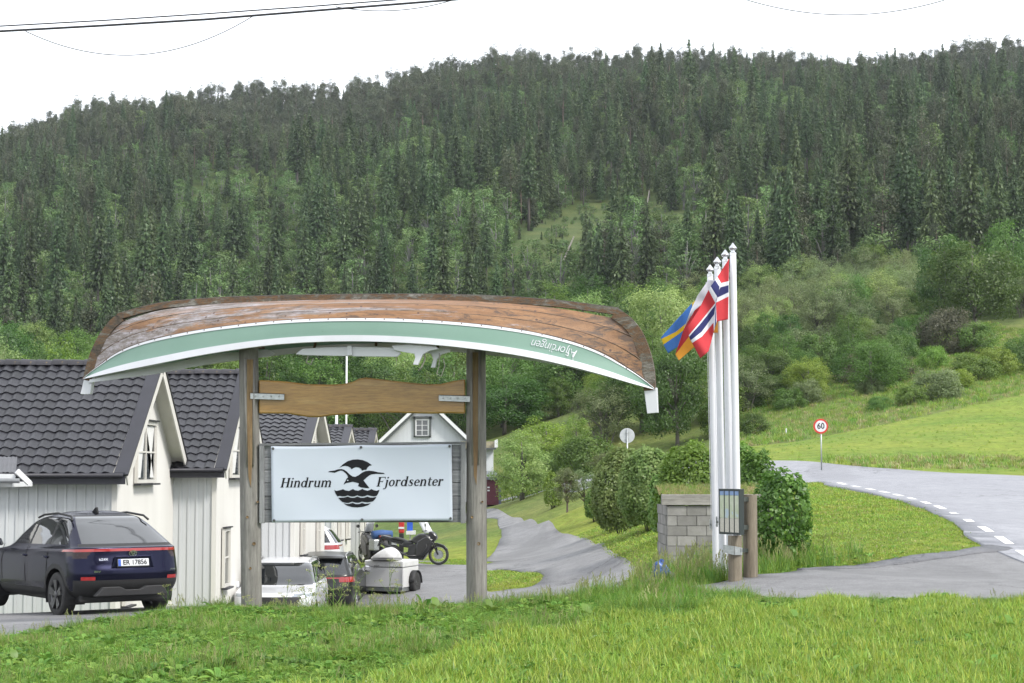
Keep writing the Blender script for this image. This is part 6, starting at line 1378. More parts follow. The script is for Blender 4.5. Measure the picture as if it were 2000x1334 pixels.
# ------------------------------------------------------------------ bundle of tarpaulin by the wall
bp = hit(1292, 1142); bun = thing('tarpaulin_bundle', 'crumpled blue and black tarpaulin bundle in the grass below the wall', 'tarpaulin', (bp.x, bp.y, bp.z))
def crumple(c, size, seed, mat, name):
    rr = random.Random(seed); mb = MB(); rows_ = []; ph = [rr.uniform(0, 6) for _ in range(8)]
    for i in range(15):
        a = PI * i / 14; row = []
        for k in range(22):
            b = 2 * PI * k / 22; r_ = 1 + .16 * math.sin(3 * b + ph[0] + 2 * a) + .12 * math.sin(5 * a + ph[1] + b) + .10 * abs(math.sin(4 * b + 3 * a + ph[2])) + rr.uniform(-.07, .07)
            row.append((c[0] + size[0] * r_ * math.sin(a) * math.cos(b), c[1] + size[1] * r_ * math.sin(a) * math.sin(b), c[2] + size[2] * r_ * math.cos(a)))
        rows_.append(row)
    mb.grid(rows_, 0, True); return part(name, mb, mat, bun, auto=35)
k_ = bp.y / F
crumple(P(1290, 1117, bp.y - .1), (15 * k_, .18, 19 * k_), 4, pm('blue_tarpaulin', (.03, .10, .34), .35, (.02, .05, .16), 8, dirt=((.4, .45, .55), 9, .66)), 'blue_sheet')
crumple(P(1300, 1133, bp.y + .1), (26 * k_, .25, 16 * k_), 9, pm('black_tarpaulin', (.02, .022, .028), .4, (.05, .055, .06), 9), 'black_sheet')
crumple(P(1277, 1137, bp.y - .2), (13 * k_, .15, 9 * k_), 12, MATS['black_tarpaulin'], 'black_sheet')
# ------------------------------------------------------------------ overhead cables
M_CAB = pm('black_cable', (.012, .012, .014), .5)
def cable(label, pts, Y, r_, ext=True):
    mb = MB(); w3 = [P(u, v, Y) for u, v in pts]
    if ext:
        d0 = (w3[0] - w3[1]).normalized(); d1 = (w3[-1] - w3[-2]).normalized(); w3 = [w3[0] + d0 * 14] + w3 + [w3[-1] + d1 * 14]
    mb.tube(w3, r_, 8); q = w3[0]; o = part('overhead_cable', mb, M_CAB, None, smooth=True, loc=q); tag(o, label, 'cable', 'overhead cables')
def sagp(a, b, sag, n=24): return [(a[0] + (b[0] - a[0]) * t, a[1] + (b[1] - a[1]) * t + 4 * sag * t * (1 - t)) for t in [i / n for i in range(n + 1)]]
cable('thick black cable crossing the sky, the lower of the pair', [(-60, 64), (0, 61), (200, 50), (400, 38), (600, 22), (890, -1), (960, -7)], 40, .026)
cable('thinner black cable just above the thick one', [(-60, 54), (0, 51), (200, 40), (400, 27), (600, 13), (770, 0), (860, -7)], 40.3, .016)
cable('hair thin slack wire hanging below the thick cable', sagp((50, 61), (495, 31), 61), 40, .010, False)
cable('short slack wire between the paired cables', sagp((655, 13), (885, 0), 14), 40, .010, False)
cable('hair thin slack wire hanging in empty sky above the ridge', sagp((1440, -6), (1870, -8), 36), 42, .010, False)
# ------------------------------------------------------------------ foliage building blocks
def leaf_mesh(name, C, Nn, U, L, W, tint, mat, fold=0.0):
    """one rhombic leaf per row: centre C, normal Nn, direction U, length L, width W"""
    n = len(C); Nn = Nn / np.linalg.norm(Nn, axis=1, keepdims=True); U = U - Nn * (U * Nn).sum(1, keepdims=True); U /= np.linalg.norm(U, axis=1, keepdims=True) + 1e-9; S = np.cross(Nn, U)
    L = np.broadcast_to(L, n)[:, None]; W = np.broadcast_to(W, n)[:, None]
    v = np.stack([C - U * L / 2, C + S * W / 2 + Nn * W * fold, C + U * L / 2, C - S * W / 2 + Nn * W * fold], 1).reshape(-1, 3)
    return raw_mesh(name, v, np.arange(n * 4).reshape(n, 4), np.repeat(tint, 4), [mat])
def raw_mesh(name, v, quads, tint, mats, mi=None):
    me = bpy.data.meshes.new(name); nq = len(quads)
    me.vertices.add(len(v)); me.vertices.foreach_set('co', np.asarray(v, np.float32).ravel())
    k = quads.shape[1]; me.loops.add(nq * k); me.loops.foreach_set('vertex_index', quads.astype(np.int32).ravel()); me.polygons.add(nq)
    me.polygons.foreach_set('loop_start', np.arange(0, nq * k, k, dtype=np.int32)); me.polygons.foreach_set('loop_total', np.full(nq, k, np.int32))
    for m_ in mats: me.materials.append(m_)
    if mi is not None: me.polygons.foreach_set('material_index', np.asarray(mi, np.int32))
    a = me.attributes.new('tint', 'FLOAT', 'POINT'); a.data.foreach_set('value', np.asarray(tint, np.float32)); me.update(calc_edges=True); return me
def rdir(rng, n):
    d = rng.normal(size=(n, 3)); return d / np.linalg.norm(d, axis=1, keepdims=True)
def broadleaf(seed, h, w_, trunk_h, nclump, nleaf, leaf, mat, clump_r=.16, hollow=.45, droop=0.0, top=.5, stems=1, bark=None, shape=1.0, aspect=.55, airy=0.0, outw=.6):
    """crown mesh + trunk mesh. Leaves sit in clumps round limb ends, clumps fill an uneven crown"""
    rng = np.random.default_rng(seed); ch = h - trunk_h
    d = rdir(rng, nclump); rad = hollow + (1 - hollow) * rng.random(nclump) ** .6
    lob = 1 + .16 * np.sin(3 * np.arctan2(d[:, 1], d[:, 0]) + seed) + .12 * np.sin(5 * np.arctan2(d[:, 1], d[:, 0]) + 2 * seed) + rng.normal(0, .07, nclump)
    zc = d[:, 2] * rad * .5 + .5                                  # 0 bottom, 1 top
    prof = np.sqrt(np.clip(1 - (np.abs(zc - (1 - top)) / np.where(zc > (1 - top), top, 1 - top + .15)) ** (2 * shape), .05, 1))
    ang = np.arctan2(d[:, 1], d[:, 0]); rr = w_ / 2 * prof * np.sqrt(rng.random(nclump) * (1 - hollow) + hollow) * lob
    cc_ = np.stack([rr * np.cos(ang), rr * np.sin(ang), trunk_h + ch * np.clip(zc + rng.normal(0, .03, nclump), .02, .98)], 1)
    cr = clump_r * w_ * rng.uniform(.6, 1.35, nclump)
    k = rng.choice(nclump, nleaf, p=cr ** 1.5 / (cr ** 1.5).sum()); q = rdir(rng, nleaf) * (rng.random(nleaf) ** (.45))[:, None]
    C = cc_[k] + q * cr[k][:, None] * np.array([1, 1, .75]); C[:, 2] -= droop * rng.random(nleaf) * cr[k]
    ax_ = np.array([0, 0, trunk_h + ch * .45]); out = C - ax_; out /= np.linalg.norm(out, axis=1, keepdims=True) + 1e-9
    Nn = rdir(rng, nleaf) * .75 + q * .55 + out * outw + np.array([0, 0, .45]); U = rdir(rng, nleaf) + np.array([0, 0, -.4 - droop])
    ct = rng.random(nclump); tint = np.clip(.25 + .5 * ct[k] + rng.normal(0, .2, nleaf), 0, 1)
    L = leaf * rng.uniform(.65, 1.35, nleaf); crown = leaf_mesh('crown', C, Nn, U, L, L * aspect, tint, mat, .12)
    mb = MB(); bark = bark or M_BARK; r0 = .022 * h if stems == 1 else .010 * h
    for s in range(stems):
        a = 2 * PI * s / stems + seed; bx = 0 if stems == 1 else .10 * w_ * math.cos(a); by = 0 if stems == 1 else .10 * w_ * math.sin(a)
        tp = (bx * 3 + rng.normal(0, .03) * w_, by * 3 + rng.normal(0, .03) * w_, h * (.86 if stems == 1 else .7))
        pts = [(bx * (1 + 2 * t) + tp[0] * t * t - 2 * bx * t * t * 0, by * (1 + 2 * t) + rng.normal(0, .006) * h, -.3 + (tp[2] + .3) * t) for t in np.linspace(0, 1, 6)]
        mb.tube(pts, [r0 * (1.25 - 1.1 * t) for t in np.linspace(0, 1, 6)], 7)
    for i in rng.choice(nclump, min(nclump, 16 + 8 * int(airy * 10)), replace=False):
        z0 = trunk_h * .7 + max(0, cc_[i, 2] - trunk_h) * .45; a = np.array([0, 0, z0]); b = cc_[i]; m_ = (a + b) / 2 + np.array([0, 0, .05 * h]); mb.tube([a, m_, b], [r0 * .45, r0 * .26, r0 * .08], 5)
    tm = mb.mesh('trunk', bark, smooth=True, fix=False)
    return crown, tm
def conifer(seed, h, w_, mat, bare=.08, levels=34, per=9, droop=.35, dead=0.0, ragged=.25):
    """spruce: whorls of drooping sprays narrowing to the tip"""
    rng = np.random.default_rng(seed); C = []; Nn = []; U = []; L = []; W = []; T_ = []
    for i in range(levels):
        t = (i + rng.uniform(-.3, .3)) / levels; t = min(max(t, 0), .995); z = h * (bare + (1 - bare) * t)
        r = w_ / 2 * (1 - t) ** .8 * (1 - .35 * math.exp(-t * 9)) + .10
        for k in range(per if t < .8 else 5):
            a = rng.uniform(0, 2 * PI); rl = r * rng.uniform(1 - ragged * 1.6, 1 + ragged * .5); dr = droop * (1 - t * .7); ns = max(2, int(rl / .42)); ti = rng.random()
            for s in range(ns):
                f = (s + .6) / ns; x = rl * f; zz = z + .10 * x - dr * x * f * .55
                C.append((x * math.cos(a), x * math.sin(a), zz)); U.append((math.cos(a), math.sin(a), -.35 - .4 * f)); Nn.append((rng.normal(0, .5) + .2 * math.cos(a), rng.normal(0, .5) + .2 * math.sin(a), .8))
                L.append(rl / ns * 1.7 + .16); W.append(min(.7, .22 + .18 * rl) * rng.uniform(.6, 1.2) * (1 - .45 * f)); T_.append(np.clip(.25 * rng.normal() + .2 + .6 * ti, 0, 1))
                if rng.random() < .65:                                     # hanging spray below the branch
                    C.append((x * math.cos(a) + rng.normal(0, .1), x * math.sin(a) + rng.normal(0, .1), zz - .22)); U.append((.2 * math.cos(a), .2 * math.sin(a), -1)); Nn.append((math.cos(a) + rng.normal(0, .6), math.sin(a) + rng.normal(0, .6), .2)); L.append(.6); W.append(.34 * rng.uniform(.6, 1.2)); T_.append(np.clip(.25 * rng.normal() + .1 + .6 * ti, 0, 1))
    C.append((0, 0, h - .1)); U.append((0, 0, 1)); Nn.append((1, 0, 0)); L.append(.9); W.append(.16); T_.append(.5)
    crown = leaf_mesh('crown', np.array(C), np.array(Nn, float), np.array(U, float), np.array(L), np.array(W), np.array(T_), mat, .1)
    mb = MB(); mb.tube([(0, 0, -.5), (0, 0, h * .5), (0, 0, h * .97)], [.011 * h + .04, .008 * h, .01], 7)
    for k in range(8):
        a = rng.uniform(0, 2 * PI); z = h * rng.uniform(.04, bare + .12); mb.tube([(0, 0, z), (.5 * math.cos(a), .5 * math.sin(a), z - .1)], [.02, .006], 3)
    return crown, mb.mesh('trunk', M_CBARK, smooth=True, fix=False)
def pine(seed, h, w_, mat):
    """Scots pine: bare stem, flat uneven tufts of crown"""
    rng = np.random.default_rng(seed); nt_ = 15; zc = h * rng.uniform(.45, .93, nt_); a = rng.uniform(0, 2 * PI, nt_); r = w_ / 2 * rng.uniform(.15, 1, nt_) * np.clip(1.25 - zc / h * .75, .2, 1); zc[0] = h * .97; r[0] = 0
    cc_ = np.stack([r * np.cos(a), r * np.sin(a), zc], 1); n = 1900; k = rng.integers(0, nt_, n); q = rdir(rng, n) * (rng.random(n) ** .4)[:, None]; cr = w_ * rng.uniform(.15, .27, nt_)
    C = cc_[k] + q * cr[k][:, None] * np.array([1, 1, .95]); Nn = rdir(rng, n) + q * .6 + np.array([0, 0, .5]); U = rdir(rng, n) + np.array([0, 0, .5]); L = rng.uniform(.26, .52, n)
    crown = leaf_mesh('crown', C, Nn, U, L, L * .6, np.clip(.5 * rng.random(nt_)[k] + .5 * rng.random(n), 0, 1), mat, .1)
    mb = MB(); mb.tube([(0, 0, -.5), (rng.normal(0, .1), rng.normal(0, .1), h * .5), (0, 0, h * .95)], [.013 * h + .03, .011 * h, .03], 7)
    for i in range(nt_): mb.tube([(0, 0, zc[i] - .12 * h * .5), cc_[i]], [.06, .02], 4)
    return crown, mb.mesh('trunk', M_PBARK, smooth=True, fix=False)
M_BARK = pm('grey_bark', (.13, .12, .105), .9, (.08, .075, .065), 8, stretch=(3, 3, .5)); M_CBARK = pm('spruce_bark', (.15, .135, .125), .9, (.10, .09, .085), 6, stretch=(3, 3, .5), rnd=.4); M_PBARK = pm('pine_bark', (.14, .105, .085), .9, (.10, .075, .06), 5, stretch=(3, 3, .6), rnd=.3)
M_BIRCHB = pm('birch_bark', (.2, .2, .19), .8, (.1, .1, .095), 4, stretch=(1, 1, 3))
LF = dict(dark=leafm('leaf_dark', (0.042, 0.093, 0.018), (0.090, 0.173, 0.030)), mid=leafm('leaf_mid', (0.072, 0.144, 0.026), (0.152, 0.248, 0.048)), bright=leafm('leaf_bright', (.123, .217, .029), (.217, .320, .051)),
          grey=leafm('leaf_greygreen', (0.12, 0.17, 0.062), (0.22, 0.265, 0.115)), sallow=leafm('leaf_sallow', (.15, .255, .065), (.30, .39, .13)), brown=leafm('leaf_brownish', (0.085, 0.092, 0.05), (0.16, 0.155, 0.095)), glossy=leafm('leaf_glossy', (0.053, 0.128, 0.021), (0.165, 0.300, 0.053)),
          spruce=leafm('needle_spruce', (.044, .076, .032), (.095, .142, .056), .25, .35, .025), pine=leafm('needle_pine', (.05, .066, .037), (.09, .106, .057), .2, .3, .015), hillbirch=leafm('leaf_hill', (.08, .15, .046), (.155, .235, .078), .3, .25, .02))
PROTO = {}
for i in range(3):
    PROTO['round', i] = broadleaf(20 + i, 8.5, 7.2, 1.0, 110, 15000, .23, LF['dark'], .15, .5, 0, .55)
    PROTO['tall', i] = broadleaf(40 + i, 10, 5.2, 1.2, 100, 12000, .22, LF['mid'], .17, .35, .2, .6)
    PROTO['thicket', i] = broadleaf(60 + i, 6.5, 5.0, .4, 90, 8500, .18, LF['grey'], .13, .25, 0, .55, 4, None, 1.2, .4, .5)
    PROTO['bush', i] = broadleaf(80 + i, 2.4, 3.0, .05, 80, 8000, .125, LF['mid'], .15, .45, 0, .7, 5)
def plant(kind, i, mat, loc, sx, sz, rz, name, label, cat, group):
    cr, tr_ = PROTO[kind, i]; r_ = thing(name, label, cat, loc, rz, group); r_.scale = (sx, sx, sz)
    a = bpy.data.objects.new('crown', cr); link(a, r_)
    if mat is not None: a.material_slots[0].link = 'OBJECT'; a.material_slots[0].material = mat
    b = bpy.data.objects.new('stems' if kind in ('thicket', 'bush') else 'trunk', tr_); link(b, r_)
    return r_
SIZE = dict(round=(8.5, 7.2), tall=(10, 5.2), thicket=(6.5, 5.0), bush=(2.4, 3.0))
def plant_px(kind, mat, u, vb, vt, wpx, Y, name, label, cat, group=None, i=None):
    """plant whose foot stands on the ground in image column u at depth Y, top at row vt"""
    x = P(u, vb, Y).x; z = tz(x, Y); top_ = P(u, vt, Y).z; H, W_ = SIZE[kind]; k = random.randrange(3) if i is None else i
    hh = top_ - z
    if hh < .4: hh = .4
    return plant(kind, k, LF[mat], (x, Y, z - .05), wpx * Y / F / W_, hh / H, random.uniform(0, 6.28), name, label, cat, group)
# ------------------------------------------------------------------ near bushes round the shelter, finer leaves
def dome(seed, h, w_, n, leaf, mat, aspect=.5, nb=70, bump=.16, sprig=.10):
    """dense rounded bush: a lumpy dome of outward leaves with a few sprigs standing proud"""
    rng = np.random.default_rng(seed); d = rdir(rng, n * 2); d = d[d[:, 2] > -.75][:n]; n = len(d); b = rdir(rng, nb); rad_ = rng.uniform(.22, .5, nb); amp = bump * rng.uniform(.5, 1.2, nb)
    ang = np.arccos(np.clip(d @ b.T, -1, 1)); k = np.clip(1 - (ang / rad_) ** 2, 0, 1) * amp; best = k.argmax(1); r = .90 + k.max(1); r = r * (1 - .30 * rng.random(n) ** 1.8) + sprig * (rng.random(n) < .06) * rng.random(n)
    sq = np.sign(d) * np.abs(d) ** np.array([1.0, 1.0, .9]); C = sq * r[:, None] * np.array([w_ / 2, w_ / 2, h * .52]) * .94 + np.array([0, 0, h * .47]); C = C[C[:, 2] > .02 * h] if False else C; C[:, 2] = np.maximum(C[:, 2], .03)
    ti = rng.random(nb); Nn = d * .9 + rdir(rng, n) * .75 + np.array([0, 0, .3]); U = rdir(rng, n) + d * .5 + np.array([0, 0, .2]); L = leaf * rng.uniform(.65, 1.35, n)
    crown = leaf_mesh('crown', C, Nn, U, L, L * aspect, np.clip(.15 + .45 * ti[best] + rng.normal(0, .22, n), 0, 1), mat, .1)
    mb = MB()
    for s in range(7):
        a = 2 * PI * s / 7 + seed; mb.tube([(.06 * math.cos(a), .06 * math.sin(a), -.15), (.2 * w_ * math.cos(a), .2 * w_ * math.sin(a), h * .4), (.3 * w_ * math.cos(a), .3 * w_ * math.sin(a), h * .72)], [.02, .014, .005], 5)
    return crown, mb.mesh('stems', M_BARK, smooth=True, fix=False)
def near_dome(u, vb, vt, wpx, Y, mat, leaf, n, label, seed, aspect=.5, bump=.16):
    x = P(u, vb, Y).x; z = tz(x, Y); h = P(u, vt, Y).z - z; c_, t_ = dome(seed, h, wpx * Y / F, n, leaf, LF[mat], aspect, 70, bump)
    r_ = thing('bush', label, 'bush', (x, Y, z - .03), seed); link(bpy.data.objects.new('crown', c_), r_); link(bpy.data.objects.new('stems', t_), r_); return r_
def near_bush(u, vb, vt, wpx, Y, mat, leaf, n, label, seed, nc=90, droop=0, aspect=.55, name='bush', zb=None, group=None, hollow=.8, cr=.11):
    x = P(u, vb, Y).x; z = tz(x, Y) if zb is None else zb; h = P(u, vt, Y).z - z; w_ = wpx * Y / F
    c_, t_ = broadleaf(seed, h, w_, h * .04, nc, n, leaf, LF[mat], cr, hollow, droop, .62, 6, None, 1.3, aspect, 0, .95)
    r_ = thing(name, label, 'bush', (x, Y, z - .03), 0, group); a = bpy.data.objects.new('crown', c_); link(a, r_); link(bpy.data.objects.new('stems', t_), r_); return r_
near_dome(1530, 1072, 912, 116, 32.6, 'glossy', .082, 3600, 'big leaved glossy green bush beside the timber posts', 3, .72, .24)
near_dome(1214, 1000, 866, 122, 63, 'sallow', .115, 16000, 'rounded sallow bush below the grey sign back', 5)
near_dome(1270, 1040, 868, 132, 57, 'sallow', .11, 19000, 'tall rounded sallow bush next to the block shelter', 6)
near_dome(1362, 1000, 850, 172, 40.2, 'bright', .09, 15000, 'pale green bush rising behind the turf topped shelter', 7)
near_dome(1440, 985, 858, 120, 49, 'bright', .10, 11000, 'leafy bush behind the white flagpoles', 8)
near_dome(1482, 990, 874, 84, 44, 'glossy', .09, 3600, 'leafy bush between flagpoles and big leaved bush', 9, .65, .24)
near_dome(1303, 1030, 905, 74, 50, 'sallow', .10, 8000, 'lower sallow bush at the corner of the shelter', 10)
near_dome(1163, 1008, 948, 46, 78, 'mid', .12, 1800, 'small dark bush at the foot of the bank', 11)
near_dome(1080, 962, 917, 40, 98, 'bright', .14, 1500, 'small bright rounded bush beyond the little pines', 12)
near_dome(1196, 1012, 950, 60, 70, 'sallow', .11, 3600, 'low bush skirting the rounded sallow', 13)
for u, vb, vt, wpx, s in ((1108, 992, 914, 54, 1), (1142, 994, 917, 52, 2)):
    Y = 85 + s; x = P(u, vb, Y).x; z = tz(x, Y); h = P(u, vt, Y).z - z; c_, t_ = broadleaf(90 + s, h, wpx * Y / F, h * .32, 60, 3200, .10, LF['grey'], .17, .4, 0, .6, 1, M_PBARK, 1, .35)
    r_ = thing('small_pine', 'small umbrella shaped pine with a bare stem on the lawn bank', 'tree', (x, Y, z), 0, 'pair of small pines on the bank'); link(bpy.data.objects.new('crown', c_), r_); link(bpy.data.objects.new('trunk', t_), r_)
# ------------------------------------------------------------------ trees beyond the yard
TL = [('tall', 'sallow', 1020, 982, 843, 100, 118, 'loose silvery willow at the end of the lawn'), ('tall', 'bright', 1066, 960, 812, 118, 134, 'bright yellow green birch beyond the willow'), ('tall', 'bright', 1125, 960, 806, 56, 130, 'slim upright young birch beyond the lawn'),
      ('bush', 'bright', 1010, 975, 900, 70, 125, 'low bright shrub beside the red shed'), ('round', 'dark', 985, 900, 735, 150, 172, 'broad dark tree behind the farmhouse wing'), ('tall', 'mid', 1105, 880, 700, 150, 182, 'tall mid green tree on the far side of the road'), ('thicket', 'grey', 1180, 900, 742, 110, 150, 'thin grey tree with few leaves beyond the road'),
      ('round', 'dark', 1255, 900, 690, 150, 152, 'dense dark tree below the stern of the boat'), ('round', 'dark', 1322, 900, 668, 135, 142, 'tall dense dark tree left of the flagpoles'), ('tall', 'mid', 1390, 890, 722, 120, 150, 'mid green tree behind the flagpoles'), ('bush', 'mid', 1150, 920, 850, 120, 125, 'dark shrub along the far verge'),
      ('round', 'mid', 890, 880, 690, 150, 180, 'rounded tree above the farmhouse roof'), ('thicket', 'mid', 800, 870, 712, 150, 170, 'spreading tree behind the farmhouse chimney side'), ('round', 'dark', 730, 860, 700, 150, 190, 'dark tree behind the far flagpole'), ('tall', 'mid', 625, 860, 690, 110, 185, 'mid green tree above the third cabin'), ('round', 'dark', 560, 860, 700, 120, 195, 'dark tree behind the second cabin ridge'),
      ('tall', 'bright', 52, 800, 678, 92, 105, 'yellow green tree above the first roof ridge'), ('tall', 'bright', 122, 800, 662, 92, 108, 'bright leafy tree touching the bow of the boat'), ('thicket', 'grey', 8, 800, 686, 80, 112, 'grey green tree at the far end of the first roof'), ('tall', 'mid', 440, 800, 700, 90, 150, 'leafy tree between boat and second roof'),
      ('bush', 'grey', 1215, 930, 880, 110, 120, 'grey shrub on the road bank'), ('bush', 'mid', 1060, 935, 880, 100, 128, 'mid green shrub below the birch'), ('round', 'dark', 1905, 648, 474, 165, 214, 'large round crowned maple standing on the hillside'), ('round', 'dark', 1846, 640, 462, 110, 224, 'dark maple close behind the large round one'), ('round', 'mid', 1985, 620, 430, 120, 240, 'leafy tree uphill of the large maple'),
      ('round', 'mid', 1672, 690, 615, 70, 190, 'small rounded green tree in the thicket'), ('round', 'dark', 1502, 800, 690, 85, 165, 'bushy dark green tree right of the flagpoles')]
for kind, mat, u, vb, vt, wpx, Y, lab in TL: plant_px(kind, mat, u, vb, vt, wpx, Y, 'shrub' if kind == 'bush' else 'tree', lab, 'shrub' if kind == 'bush' else 'tree')
rng = np.random.default_rng(5); n_th = 0
def scatter_xy(x0, x1, y0, y1, sp_, rng):
    gx, gy = np.meshgrid(np.arange(x0, x1, sp_), np.arange(y0, y1, sp_)); gx = gx.ravel() + rng.uniform(-.45, .45, gx.size) * sp_; gy = gy.ravel() + rng.uniform(-.45, .45, gy.size) * sp_; return gx, gy
# thicket over the right hand slope
gx, gy = scatter_xy(6, 95, 155, 300, 6.6, rng); gz_ = terr(gx, gy); u, v = proj(gx, gy, gz_)
top_ok = v > np.interp(u, [1000, 1300, 1600, 2050], [560, 560, 575, 500]) - 5
keep = (u > 1080) & (u < 2080) & top_ok & ~((u > 1780) & (u < 2010) & (gy < 214)) & ~((u > 1830) & (u < 1960) & (gy < 235)) & ~(inpoly(u, v, [(1930, 640), (2100, 600), (2100, 720), (1940, 690)]) & (gy < 260)) & ~inpoly(u, v, [(1430, 900), (1430, 840), (1560, 800), (1760, 765), (2100, 690), (2100, 900)]) & ~inpoly(u, v, [(1450, 870), (1560, 805), (1750, 768), (1900, 740), (1900, 790), (1500, 900)])
kinds = rng.random(len(gx))
TGL = dict(grey='grey green sallow thicket tree on the hillside above the meadow', sallow='pale sallow tree in the hillside thicket', mid='fresh green tree in the hillside thicket', bright='yellow green tree in the hillside thicket', dark='dark tree in the hillside thicket')
for i in np.where(keep)[0]:
    up = gy[i] > 205; mat = ('grey' if kinds[i] < .6 else 'sallow' if kinds[i] < .82 else 'bright' if kinds[i] < .9 else 'mid') if up else ('mid' if kinds[i] < .4 else 'grey' if kinds[i] < .6 else 'dark' if kinds[i] < .85 else 'bright')
    kd = 'thicket' if mat in ('grey', 'sallow') else ('tall' if kinds[i] * 7 % 1 < .5 else 'round'); s = rng.uniform(.75, 1.15) * (.80 if kd != 'thicket' else 1.1) * (1.0 if up else .62)
    plant(kd, int(rng.integers(3)), LF[mat], (gx[i], gy[i], gz_[i] - .1), s * rng.uniform(.9, 1.15), s, rng.uniform(0, 6.28), 'thicket_tree', TGL[mat], 'tree', 'hillside thicket, ' + mat)
# shrubs along the top of the meadow and on the rough bank
SH = [(1480, 735, 70, 60, 'dark'), (1540, 800, 60, 46, 'mid'), (1505, 790, 80, 60, 'mid'), (1575, 790, 66, 50, 'grey'), (1440, 800, 90, 80, 'dark'), (1600, 730, 90, 80, 'mid'), (1650, 700, 70, 60, 'mid'), (1715, 750, 110, 80, 'brown'), (1560, 720, 90, 80, 'grey'), (1660, 745, 70, 60, 'dark'), (1780, 690, 90, 80, 'dark'), (1850, 690, 110, 90, 'brown'), (1905, 690, 80, 60, 'mid'),
      (1830, 780, 100, 62, 'grey'), (1780, 790, 60, 40, 'mid'), (1900, 745, 90, 55, 'mid'), (1950, 735, 80, 60, 'bright'), (1990, 725, 80, 65, 'mid'), (1870, 760, 60, 40, 'bright'), (2020, 700, 80, 60, 'mid'), (1410, 850, 80, 70, 'mid'), (1470, 850, 60, 46, 'dark'), (1720, 800, 50, 30, 'mid'), (1700, 770, 50, 36, 'grey'), (1745, 700, 80, 66, 'grey'), (1690, 660, 80, 70, 'dark'), (1820, 720, 60, 46, 'bright'), (1760, 650, 90, 80, 'mid')]
for k, (u_, v_, w_, h_, mat) in enumerate(SH):
    q = hit(u_, v_, 100); plant('bush', k % 3, LF[mat], (q.x, q.y, q.z - .1), w_ * q.y / F / 3.0, h_ * q.y / F / 2.4, k * 1.3, 'shrub', {'dark': 'dark green', 'mid': 'fresh green', 'grey': 'grey green', 'brown': 'brown leaved', 'bright': 'yellow green'}[mat] + ' shrub on the rough bank above the meadow', 'shrub', 'shrubs on the bank, ' + mat)
# trees of the valley floor, left and centre
gx, gy = scatter_xy(-75, 22, 175, 300, 9.0, rng); gz_ = terr(gx, gy); u, v = proj(gx, gy, gz_); kinds = rng.random(len(gx))
for i in np.where((u > -60) & (u < 1330))[0]:
    mat = 'mid' if kinds[i] < .45 else 'dark' if kinds[i] < .75 else 'sallow'; kd = ('round', 'tall', 'thicket')[int(kinds[i] * 31) % 3]; s = rng.uniform(.8, 1.2)
    plant(kd, int(rng.integers(3)), LF[mat], (gx[i], gy[i], gz_[i] - .1), s, s, rng.uniform(0, 6.28), 'valley_tree', {'mid': 'mid green', 'dark': 'dark green', 'sallow': 'pale silvery'}[mat] + ' broadleaf tree on the valley floor below the wooded hill', 'tree', 'valley trees, ' + mat)
# ------------------------------------------------------------------ forest on the hill
CON = [conifer(100 + i, h, w_, LF['spruce'], b, lv, pr, dr) for i, (h, w_, b, lv, pr, dr) in enumerate(((18, 5.0, .10, 44, 11, .4), (20, 4.6, .22, 44, 10, .5), (15, 4.8, .04, 40, 11, .3), (22, 5.2, .34, 42, 10, .5), (9, 3.6, .03, 28, 9, .25)))]
PIN = [pine(120 + i, h, w_, LF['pine']) for i, (h, w_) in enumerate(((14, 5.5), (16, 6.5), (12, 5.0)))]
BIR = [broadleaf(130 + i, h, w_, h * .18, 45, 1500, .42, LF['hillbirch'], .17, .4, 0, .55, 1, M_BIRCHB) for i, (h, w_) in enumerate(((10, 6.0), (13, 5.5), (7, 5.5)))]
KIND = CON + PIN + BIR
def joined(pair, nm):
    a, b = pair; b_ = bmesh.new(); b_.from_mesh(a); n0 = len(b_.faces); b_.from_mesh(b); b_.faces.ensure_lookup_table()
    for f in b_.faces[n0:]: f.material_index = 1
    m_ = bpy.data.meshes.new(nm); b_.to_mesh(m_); b_.free(); m_.materials.append(a.materials[0]); m_.materials.append(b.materials[0]); return m_
JN = [joined(k, 'forest_tree') for k in KIND]
rng = np.random.default_rng(77)
gx, gy = scatter_xy(-330, 340, 288, 880, 4.9, rng); ok = np.abs(gx) < .29 * gy + 25; gx, gy = gx[ok], gy[ok]; gz_ = terr(gx, gy); u, v = proj(gx, gy, gz_); pr_ = rng.random(len(gx)); nz = np.sin(gx * .05 + 2) * np.sin(gy * .031) + .6 * np.sin(gx * .021 - gy * .043)
CLEAR = [[(975, 500), (1040, 445), (1130, 410), (1200, 395), (1300, 405), (1330, 425), (1250, 450), (1180, 500), (1140, 570), (1000, 560)], [(1240, 440), (1340, 420), (1480, 415), (1560, 380), (1630, 375), (1600, 450), (1480, 500), (1260, 490)], [(330, 395), (420, 350), (500, 350), (560, 375), (480, 400), (380, 420)]]
BROAD = [[(330, 420), (420, 380), (620, 370), (900, 380), (1000, 400), (980, 560), (700, 570), (560, 480), (350, 470)], [(-50, 540), (330, 500), (560, 500), (900, 560), (1150, 560), (1150, 720), (-50, 720)], [(-50, 430), (120, 400), (200, 450), (-50, 480)], [(640, 300), (860, 290), (980, 340), (900, 372), (660, 360)], [(1250, 470), (1500, 480), (1900, 440), (2050, 420), (2050, 520), (1250, 560)], [(1280, 180), (1500, 200), (1600, 260), (1450, 280)]]
cl = np.zeros(len(gx), bool); bl_ = np.zeros(len(gx), bool)
for pg in CLEAR: cl |= inpoly(u, v, pg)
for pg in BROAD: bl_ |= inpoly(u, v, pg)
keep = np.where(cl, pr_ < .10, pr_ < .93) & (gy < 872)
ridge = gy > 765
